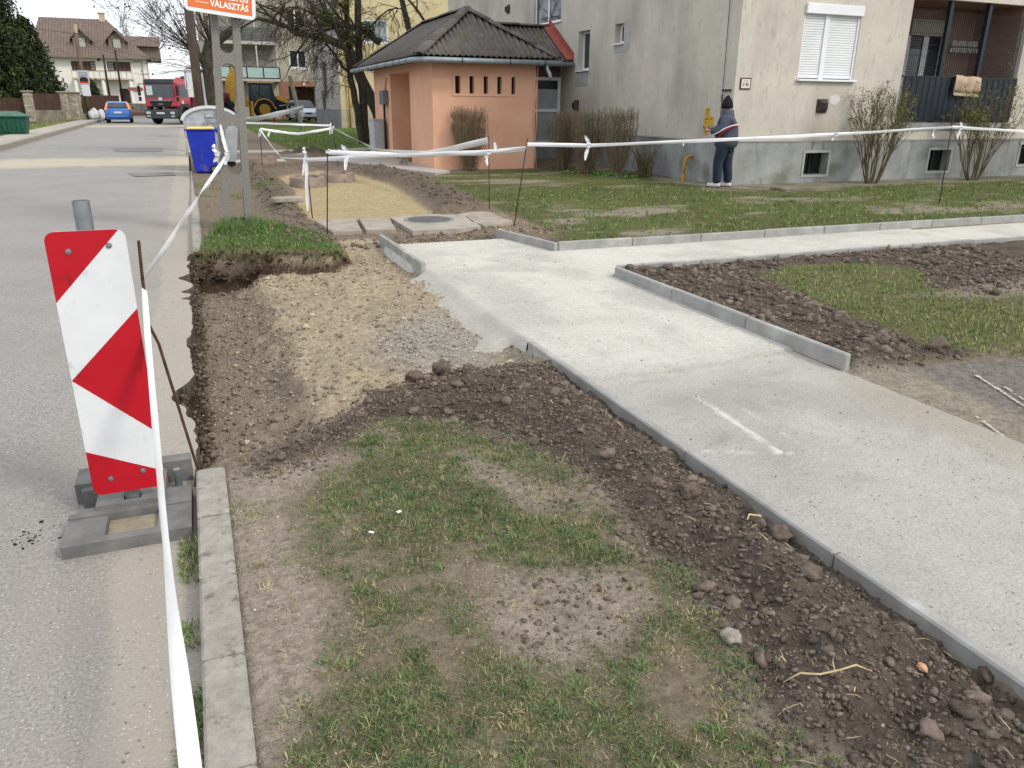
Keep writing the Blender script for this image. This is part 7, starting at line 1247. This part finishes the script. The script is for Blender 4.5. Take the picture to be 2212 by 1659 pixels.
def car(label, loc, rz, colr, L=3.9, Hc=1.46, W=.84, front=False):
    """hatchback, local +Y forward"""
    t = thing('car', label, 'car', loc, rz); pm = paint('paint_' + colr[1:], colr); y0, y1 = -L / 2, L / 2; zb = .92
    st = [(y0, ring(W * .86, .34, W * .93, .82, W * .9, .86)), (y0 + .06, ring(W * .92, .26, W * .99, zb, W * .9, zb + .1)), (y0 + .38, ring(W * .95, .24, W, zb, W * .76, Hc - .06)), (y0 + .9, ring(W * .95, .22, W, zb, W * .74, Hc)), (y0 + 2.0, ring(W * .95, .22, W, zb - .02, W * .74, Hc - .02)), (y1 - 1.35, ring(W * .95, .22, W, zb - .04, W * .76, Hc - .18)), (y1 - .8, ring(W * .95, .24, W * .98, zb - .06, W * .86, zb + .04)), (y1 - .2, ring(W * .88, .28, W * .92, .72, W * .8, .78)), (y1, ring(W * .75, .36, W * .82, .6, W * .7, .64))]
    loft(st, 'body', pm, t)
    gl = M('car_glass', '#39454c', '#232b30', scale=2, rough=.08, bump=0, spec=.8)
    b = MB(); b.add([(-W * .78, y0 + .05, zb + .11), (W * .78, y0 + .05, zb + .11), (W * .68, y0 + .30, Hc - .12), (-W * .68, y0 + .30, Hc - .12)], [(0, 1, 2, 3)]); o = b.build('rear_window', gl, t, fixn=False); o.modifiers.new('thick', 'SOLIDIFY').thickness = .03; o.location = (0, -.045, .02)
    b = MB(); b.add([(-W * .82, y1 - .88, zb + .04), (W * .82, y1 - .88, zb + .04), (W * .70, y1 - 1.45, Hc - .1), (-W * .70, y1 - 1.45, Hc - .1)], [(0, 1, 2, 3)]); o = b.build('windscreen', gl, t, fixn=False); o.modifiers.new('thick', 'SOLIDIFY').thickness = .03; o.location = (0, .06, .04)
    for s in (-1, 1):
        for ya, yb2 in ((y0 + .55, y0 + 1.35), (y0 + 1.45, y0 + 2.35)): b = MB(); b.add([(s * W * .985, ya, zb + .03), (s * W * .985, yb2 + (.25 if ya > y0 + 1 else 0), zb + .01), (s * W * .80, yb2 - .05, Hc - .13), (s * W * .80, ya + .05, Hc - .12)], [(0, 1, 2, 3)]); o = b.build('side_window', gl, t, fixn=False); o.modifiers.new('thick', 'SOLIDIFY').thickness = .02; o.location = (s * .012, 0, 0)
        b = MB(); b.box((s * (W + .1), y1 - 1.25, zb + .1), (.16, .1, .13), bev=.03); b.build('mirror', pm if front else m_dark, t)
        wheel(t, s * (W - .08), y0 + .7, .3, .19); wheel(t, s * (W - .08), y1 - .75, .3, .19)
        b = MB(); b.add([(s * W * .97, y0 + .05, .9), (s * W * .80, y0 + .02, .95), (s * W * .70, y0 + .28, Hc - .1), (s * W * .78, y0 + .33, Hc - .1)], [(0, 1, 2, 3)]); o = b.build('tail_light', M('tail_red', '#7d2a2a', bump=0) if front else emat('brake_lamp', '#f07a4a', .8), t, fixn=False); o.modifiers.new('thick', 'SOLIDIFY').thickness = .05; o.location = (s * .02, -.05, 0)
        b = MB(); b.box((s * W * .66, y1 - .13, .66), (.3, .22, .15), bev=.05); b.build('headlight', M('lamp_glass', '#d5dadd', '#b9c0c4', bump=0, rough=.1), t)
        b = MB(); b.box((s * W * .6, y0 - .0, .42), (.2, .04, .06)); b.build('reflector', M('reflector', '#8a2a3a', bump=0), t)
    b = MB(); b.box((0, y0 - .012, .72), (.5, .02, .11)); b.build('number_plate', m_plate, t); b = MB(); b.box((0, y1 + .01, .42), (.5, .03, .11)); b.build('front_plate', m_plate, t)
    b = MB(); b.box((0, y0 + .03, .46), (W * 1.8, .14, .26), bev=.06); b.build('bumper', pm, t); b = MB(); b.box((0, y1 - .04, .42), (W * 1.6, .14, .24), bev=.06); b.build('front_bumper', pm, t); b = MB(); b.box((0, y1 + .02, .6), (.5, .06, .1), bev=.02); b.build('grille', m_dark, t)
    return t
car('small blue hatchback with lit tail lamps driving away', (-4.55, 65.9, Gz(65) + RZ), R(2), '#2f6fc0')
car('silver hatchback parked half hidden behind the grey wing wall', (8.55, 66.0, Gz(66) + .05), R(186), '#c9cfdb', Hc=1.52, front=True)
# ---- red tipper lorry, local -Y forward
t = thing('tipper_lorry', 'red tipper lorry turning at the end of the street', 'lorry', (-1.55, 61.2, Gz(61) + RZ), rz=R(-32)); pr_ = paint('lorry_red', '#bd1f3a'); dg = M('lorry_grey', '#45494d', '#3a3e42', bump=.05, rough=.6)
b = MB(); b.prism([(-1.2, 1.15), (1.2, 1.15), (1.2, 1.72), (1.18, 2.75), (1.05, 2.95), (-1.05, 2.95), (-1.18, 2.75), (-1.2, 1.72)], .05, 1.75, 'XZ'); o = b.build('cab', pr_, t); m_ = o.modifiers.new('bevel', 'BEVEL'); m_.width = .06; m_.segments = 2
b = MB(); b.prism([(-1.08, 1.78), (1.08, 1.78), (1.02, 2.58), (-1.02, 2.58)], -.01, .045, 'XZ'); ws = b.build('windscreen', M('car_glass', '#39454c'), t); b = MB(); b.b2(-1.12, 1.12, -.02, .2, 2.6, 2.93, bev=.06); b.build('sun_visor', dg, t); b = MB(); b.b2(-.95, -.5, -.025, -.012, 1.9, 2.5); b.build('paper', M('paper_pale', '#cfe0da', bump=0), ws)
b = MB(); b.prism([(-.85, 1.52), (.85, 1.52), (.66, 1.16), (-.66, 1.16)], -.0, .048, 'XZ'); gr = b.build('grille', m_dark, t); b = MB(); b.b2(-.88, .88, -.03, .04, 1.52, 1.57, bev=.01); b.build('chrome_strip', m_gal, gr); text_mesh('MAN', .16, m_gal, gr, (0, -.006, 1.27), ext=.004, bold=.003); b = MB(); b.lathe([(.14, 0), (.14, .015)], axis='Y', n=18, c=(0, .02, 1.66)); b.build('badge', M('paper', '#ecebe6', bump=0), gr)
b = MB(); b.prism([(-1.22, .95), (1.22, .95), (1.22, .5), (1.05, .38), (-1.05, .38), (-1.22, .5)], -.16, .3, 'XZ'); bp = b.build('bumper', dg, t); bp.modifiers.new('bevel', 'BEVEL').width = .04
for s in (-1, 1): b = MB(); b.b2(s * .75, s * 1.08, -.18, -.15, .68, .84); b.build('headlight', M('lamp_glass', '#d5dadd'), bp); b = MB(); b.b2(s * .8, s * 1.05, -.18, -.15, .5, .58); b.build('fog_light', M('lamp_glass', '#d5dadd'), bp)
b = MB(); b.b2(-.3, .3, -.185, -.165, .68, .8); b.build('number_plate', m_plate, bp)
for s in (-1, 1):
    b = MB(); b.prism([(.45, 1.75), (1.45, 1.8), (1.4, 2.6), (.55, 2.6)], s * 1.205, s * 1.215, 'YZ'); b.build('door_window', M('car_glass', '#39454c'), t); b = MB(); b.tube([(s * 1.1, .1, 2.6), (s * 1.42, -.1, 2.62), (s * 1.45, -.12, 2.5)], .03, 6); b.b2(s * 1.33, s * 1.52, -.2, -.05, 1.85, 2.5, bev=.04); b.b2(s * 1.33, s * 1.5, -.2, -.05, 1.5, 1.8, bev=.04); b.build('mirror', m_dark, t)
    b = MB(); b.prism([(.2, .95), (.2, 1.1), (.55, 1.35), (1.35, 1.35), (1.7, 1.1), (1.7, .75), (1.5, .75), (1.4, 1.0), (1.15, 1.16), (.75, 1.16), (.5, .95), (.45, .5), (.2, .5)], s * 1.0, s * 1.24, 'YZ'); b.build('wing', dg, t)
    wheel(t, s * 1.02, .95, .5, .32, dg)
    for y in (4.4, 5.75): wheel(t, s * .95, y, .5, .5, dg)
    b = MB(); b.b2(s * 1.205, s * 1.22, .62, .86, 1.28, 1.56); b.build('door_sticker', M('paper', '#ecebe6'), t)
b = MB(); b.b2(-.45, .45, .3, 6.6, .55, .95); b.build('chassis', m_dark, t)
m_skip = M('skip_red', '#8f3440', '#75303a', scale=3, bump=.1, rough=.6, third=('#8d8580', 1.4, .55, .75)); b = MB(); frust(b, -1.15, 1.15, 2.1, 6.9, 1.0, -1.25, 1.25, 2.0, 7.1, 2.15); tp = b.build('tipper_body', m_skip, t)
for s in (-1, 1):
    for k in range(5): b = MB(); y = 2.3 + k * 1.1; b.b2(s * 1.2, s * 1.29, y, y + .12, 1.05, 2.1); b.build('side_rib', m_skip, tp)
b = MB(); b.add([(-1.15, 2.1, 2.16), (1.15, 2.1, 2.16), (1.15, 6.9, 2.16), (-1.15, 6.9, 2.16), (0, 4.4, 2.6)], [(0, 1, 4), (1, 2, 4), (2, 3, 4), (3, 0, 4)]); b.build('load', M('load_soil', '#4a403a', '#352d28', scale=4, bump=.8), tp, fixn=False); b = MB(); b.b2(.75, 1.0, .9, 1.2, 2.95, 3.05); b.build('beacon_lamp', paint('lamp_red', '#c23a4a'), t)
# ---- yellow backhoe loader, local +X forward
t = thing('backhoe_loader', 'yellow backhoe loader with black cab digging by the far entrance', 'backhoe loader', (5.95, 70.0, Gz(70) + .12)); yl = M('digger_yellow', '#c99a3a', '#a97f2e', scale=3, bump=.05, rough=.45, third=('#7d6a48', 1.5, .6, .8)); bk = M('digger_black', '#34383a', '#282b2d', bump=.05); yrim = M('digger_rim', '#b58b38', '#94702c', bump=.05)
for s in (-1, 1):
    wheel(t, 0, s * .95, .72, .46, yrim, 'Y', n=26); wheel(t, 2.25, s * .9, .5, .36, yrim, 'Y', n=22)
    b = MB(); b.prism([(-.75, .85)] + [(.82 * math.cos(a), .75 + .82 * math.sin(a)) for a in [math.pi * (.92 - .84 * i / 10) for i in range(11)]] + [(.95, .85), (.85, .7)] + [(.74 * math.cos(a), .75 + .74 * math.sin(a)) for a in [math.pi * (.1 + .8 * i / 10) for i in range(11)]], s * .72, s * 1.2, 'XZ'); b.build('rear_fender', yl, t)
    b = MB(); b.prism([(1.8, .95), (2.0, 1.1), (2.5, 1.1), (2.75, .95), (2.7, .9), (2.45, 1.03), (2.05, 1.03), (1.85, .88)], s * .72, s * 1.08, 'XZ'); b.build('front_fender', bk, t)
    b = MB(); b.prism([(1.0, 1.75), (1.25, 1.8), (3.05, .95), (3.1, .6), (2.85, .6), (2.75, .85), (1.05, 1.5)], s * .48, s * .62, 'XZ'); b.build('loader_arm', yl, t); b = MB(); b.tube([(1.2, s * .55, 1.0), (2.6, s * .55, 1.15)], .06, 8); b.build('loader_ram', m_gal, t)
    b = MB(); b.b2(-1.05, -.85, s * 1.0, s * 1.18, .05, 1.35); b.b2(-1.15, -.75, s * .95, s * 1.25, 0, .08); b.build('stabiliser', yl, t)
b = MB(); b.b2(-.9, 2.9, -.42, .42, .55, 1.0); b.build('chassis', bk, t); b = MB(); b.prism([(.85, .95), (2.85, .95), (2.8, 1.45), (.9, 1.65)], -.42, .42, 'XZ'); b.build('bonnet', bk, t)
b = MB(); b.prism([(-.95, 1.0), (.85, 1.0), (.95, 1.5), (.7, 2.72), (-.95, 2.72), (-1.05, 1.5)], -.72, .72, 'XZ'); cb = b.build('cab', bk, t); b = MB(); b.b2(-1.1, .95, -.8, .8, 2.72, 2.82, bev=.03); b.build('cab_roof', M('roof_sand', '#c9a878', bump=.05), t)
for x0_, x1_ in ((-.9, -.3), (-.22, .6)): b = MB(); b.prism([(x0_, 1.5), (x1_, 1.5), (x1_ - .03, 2.6), (x0_ + .03, 2.6)], -.735, -.722, 'XZ'); b.build('cab_window', M('cab_glass', '#46585a', '#2c3a3c', bump=0, rough=.1, spec=.7), cb)
b = MB(); b.prism([(2.95, .1), (3.5, .05), (3.6, .45), (3.2, .95), (2.95, .8)], -1.05, 1.05, 'XZ'); b.build('loader_bucket', yl, t); b = MB(); b.lathe([(.05, 2.82), (.05, 2.95)], c=(-.1, -.5, 0), n=10); b.build('lamp', M('amber', '#d8843a', bump=0), t)
b = MB(); b.prism([(-1.2, .9), (-1.45, .9), (-2.3, 3.0), (-2.15, 3.9), (-1.9, 3.85), (-1.95, 3.1), (-1.1, 1.3)], -.16, .16, 'XZ'); b.build('boom', yl, t); b = MB(); b.prism([(-2.3, 3.75), (-2.0, 4.0), (-1.95, 2.6), (-2.25, .7), (-2.65, .7), (-2.75, 2.8)], -.2, .2, 'XZ'); b.build('dipper_arm', yl, t); b = MB(); b.tube([(-2.75, 0, 1.0), (-2.5, 0, 2.6)], .05, 8); b.build('bucket_ram', M('ram_pink', '#c9a9a0', rough=.4, bump=0), t); b = MB(); b.prism([(-2.6, .7), (-2.3, .7), (-2.1, .3), (-2.5, .0), (-2.8, .3)], -.3, .3, 'XZ'); b.build('digging_bucket', bk, t)
# ---- container wagon end behind the wooden pole
t = thing('site_container', 'grey site container with red and blue base behind the wooden pole', 'container', (1.55, 52, Gz(52))); b = MB(); b.prism(rrect(.9, 2.9, .2, cx=0, cy=2.0), 0, 2.2, 'XZ'); b.build('shell', M('shell_grey', '#b9bdc0', bump=.05), t); b = MB(); b.b2(-.46, .46, -.02, 2.2, .0, .62); b.build('blue_base', paint('base_blue', '#2a3fae'), t); b = MB(); b.b2(-.465, .465, -.03, 2.2, .62, .9); b.build('red_band', paint('base_red', '#b3223a'), t)

# ================================================================ PEOPLE
def skin_obj(name, verts, edges, radii, mat, parent, root=0, sub=2):
    me = bpy.data.meshes.new(name); me.from_pydata(verts, edges, []); o = bpy.data.objects.new(name, me); col.objects.link(o); sk = o.modifiers.new('skin', 'SKIN'); sk.use_smooth_shade = True; ss = o.modifiers.new('sub', 'SUBSURF'); ss.levels = sub; ss.render_levels = sub
    for i, v in enumerate(me.skin_vertices[0].data): r_ = radii[i]; v.radius = (r_, r_) if not hasattr(r_, '__len__') else r_; v.use_root = (i == root)
    bpy.context.view_layer.update(); em = bpy.data.meshes.new_from_object(o.evaluated_get(bpy.context.evaluated_depsgraph_get())); bpy.data.objects.remove(o); bpy.data.meshes.remove(me)
    em.name = name; em.materials.clear(); em.materials.append(mat); em.polygons.foreach_set('use_smooth', [True] * len(em.polygons)); q = bpy.data.objects.new(name, em); col.objects.link(q); q.parent = parent; return q
def chain(vs, es, rs, pts, rad, start=None):
    p = start
    for q, r_ in zip(pts, rad): vs.append(q); rs.append(r_); i = len(vs) - 1; (es.append((p, i)) if p is not None else None); p = i
    return p
def person(label, loc, rz, jacket, trousers, hat, shoes, arms='raised', name='person'):
    """1.74 m tall, facing local +Y; left is -X"""
    t = thing(name, label, 'person', loc, rz); skin = M('skin', '#c99a82', '#b98a72', scale=8, bump=.1)
    LH = [(-.13, 0, 1.40), (-.21, .0, 1.36), (-.30, .04, 1.14), (-.20, .30, 1.14), (-.14, .37, 1.15)]; RH = [(.13, 0, 1.40), (.21, .0, 1.36), (.27, .06, 1.13), (.14, .30, 1.17), (.08, .37, 1.19)]
    vs, es, rs = [], [], []
    pel = chain(vs, es, rs, [(0, 0, .92)], [(.15, .11)]); ch = chain(vs, es, rs, [(0, 0, 1.1), (0, .0, 1.30), (0, 0, 1.42)], [(.15, .11), (.16, .11), (.10, .08)], pel)
    hd = chain(vs, es, rs, [(0, .03, 1.50), (0, .05, 1.56), (0, .055, 1.64), (0, .05, 1.70)], [.055, (.066, .08), (.078, .095), (.06, .075)], ch)
    for A in (LH, RH): chain(vs, es, rs, A, [.05, .05, .042, .032, .03], ch)
    for s in (-1, 1): chain(vs, es, rs, [(s * .09, -s * .05, .86), (s * .1, .02 - s * .08, .48), (s * .1, -.02 - s * .1, .1), (s * .1, .03 - s * .1, .05), (s * .105, .12 - s * .1, .04)], [.09, .06, .045, .04, .03], pel)
    nb = len(vs)
    for A, sgn in ((LH, 1), (RH, -1)):                # fingers closed on what he holds, thumb from the side of the palm
        h = Vector(A[-1]); k0 = [i for i, v in enumerate(vs) if v == A[-1]][0]
        for f in range(4): chain(vs, es, rs, [(h.x + .0, h.y + .045, h.z + .025 - .017 * f), (h.x + sgn * .02, h.y + .075 - .006 * abs(f - 1), h.z + .02 - .017 * f), (h.x + sgn * .042, h.y + .06, h.z + .018 - .017 * f)], [.009, .008, .007], k0)
        chain(vs, es, rs, [(h.x + sgn * .02, h.y + .01, h.z + .035), (h.x + sgn * .04, h.y + .035, h.z + .045)], [.010, .008], k0)
    skin_obj('body', vs, es, rs, skin, t, 0, 1)
    b = MB(); b.tube([(0, .145, 1.62), (0, .168, 1.585), (0, .15, 1.57)], [.008, .017, .012], 8); b.build('nose', skin, t, smooth=True)
    for s in (-1, 1): b = MB(); b.lathe([(.004, -.008), (.012, -.004), (.012, .004), (.004, .008)], n=10, axis='Y', c=(s * .032, .135, 1.625)); b.build('eye', M('eye', '#2a2320', bump=0), t); b = MB(); b.lathe([(.012, -.01), (.026, 0), (.012, .01)], n=10, axis='X', c=(s * .083, .04, 1.605)); b.build('ear', skin, t, smooth=True)
    b = MB(); b.tube([(-.024, .138, 1.545), (0, .146, 1.543), (.024, .138, 1.545)], .006, 6); b.build('mouth', M('lip', '#96605a', bump=0), t)
    # jacket
    vs, es, rs = [], [], []
    pel = chain(vs, es, rs, [(0, -.03, .74)], [(.28, .28)]); ch = chain(vs, es, rs, [(0, -.01, 1.0), (0, -.01, 1.2), (0, -.01, 1.36), (0, .0, 1.45)], [(.275, .265), (.265, .25), (.215, .19), (.115, .115)], pel); top = ch - 1
    for A in (LH, RH): chain(vs, es, rs, [A[1], A[2], tuple(Vector(A[2]).lerp(Vector(A[3]), .5)), A[3]], [.125, .12, .105, .085], top)
    jk = skin_obj('jacket', vs, es, rs, jacket, t, 0, 2)
    b = MB(); b.lathe([(.15, 1.40), (.135, 1.47), (.12, 1.55), (.108, 1.56), (.11, 1.5)], c=(0, .01, 0), n=18); b.build('collar', jacket, jk, smooth=True)
    vs, es, rs = [], [], []
    pel = chain(vs, es, rs, [(0, -.01, .90)], [(.16, .13)])
    for s in (-1, 1): chain(vs, es, rs, [(s * .1, -.01 - s * .05, .78), (s * .105, .02 - s * .08, .50), (s * .105, -.01 - s * .1, .2), (s * .105, -.01 - s * .1, .07)], [.14, .11, .098, .1], pel)
    skin_obj('trousers', vs, es, rs, trousers, t, 0, 2)
    for s in (-1, 1): b = MB(); b.prism([(s * .105 - .05, -.09), (s * .105 + .05, -.09), (s * .105 + .055, .08), (s * .105 + .035, .19), (s * .105 - .035, .19), (s * .105 - .055, .08)], 0, .085); o = b.build('shoe', shoes, t, smooth=30); o.location.y = -s * .1; m_ = o.modifiers.new('bevel', 'BEVEL'); m_.width = .025; m_.segments = 2; b = MB(); b.prism([(s * .105 - .054, -.094), (s * .105 + .054, -.094), (s * .105 + .058, .08), (s * .105 + .037, .195), (s * .105 - .037, .195), (s * .105 - .058, .08)], 0, .022); b.build('sole', m_dark, o)
    b = MB(); b.lathe([(.102, 1.58), (.110, 1.62), (.104, 1.68), (.078, 1.75), (.045, 1.80), (.03, 1.83), (.006, 1.84)], c=(0, .03, 0), n=20); o = b.build('knit_cap', hat, t, smooth=True); o.scale = (.92, 1.12, 1); return t, jk, LH, RH
mj = M('jacket_slate', '#505665', '#3f4451', scale=3, bump=.35, bscale=9, rough=.7, dist=.03); mjn = M('jeans', '#2a3649', '#1f2937', scale=4, bump=.4, bscale=14, dist=.02, third=('#5a6a80', 3, .6, .8)); mk = M('knit_black', '#15161a', '#0f1013', bump=.4, bscale=60)
t, jk, LH, RH = person('man in a slate jacket, black knit cap and jeans standing at the house corner', (10.44, 14.05, .03), R(46), mj, mjn, mk, M('shoe_white', '#d6d4ce', '#c2c0ba', bump=.1))
def sleeve_line(A, off, r_, mat, nm):
    p = [Vector(A[1]), Vector(A[2]), Vector(A[3])]; pts = []
    for i in range(13):
        u = i / 12 * 2; k = min(1, int(u)); q = p[k].lerp(p[k + 1], u - k); pts.append(q + Vector(off[0]).lerp(Vector(off[1]), i / 12))
    b = MB(); b.tube(pts, r_, 6); b.build(nm, mat, jk, smooth=True)
mwh = M('piping_white', '#e6e6e4', bump=0); mrd = M('panel_red', '#a3283a', '#8d2234', bump=.1)
b = MB(); b.tube([(-.04, -.262, 1.26), (-.16, -.235, 1.27), (-.29, -.13, 1.25), (-.395, .0, 1.19), (-.40, .08, 1.13), (-.34, .19, 1.075), (-.27, .26, 1.06)], .012, 6); b.build('white_piping', mwh, jk, smooth=True)
b = MB(); b.tube([(-.14, -.235, 1.235), (-.28, -.125, 1.215), (-.375, .0, 1.14), (-.345, .09, 1.05), (-.28, .13, .99), (-.265, .13, .93)], [.008, .014, .018, .022, .022, .01], 8); b.build('red_panel', mrd, jk, smooth=True)
b = MB(); b.box((0, 0, 0), (.075, .012, .15), bev=.008); o = b.build('smartphone', m_dark); o.parent = None; q = Matrix.Rotation(R(46), 4, 'Z') @ Vector((-.04, .44, 1.17)); o.location = Vector((10.44, 14.05, .03)) + q; o.rotation_euler = (R(-35), 0, R(46)); props(o, "dark handheld device in the man's hands", 'device')
person('worker in a dark navy jacket beside the digger arm', (3.15, 66, Gz(66)), R(0), M('jacket_navy', '#1f2638', '#181d2c', bump=.3, bscale=12), M('trousers_dark', '#23252b', bump=.2), M('hair_dark', '#3a302a', bump=.3), M('shoe_dark', '#2a2826', bump=.1))
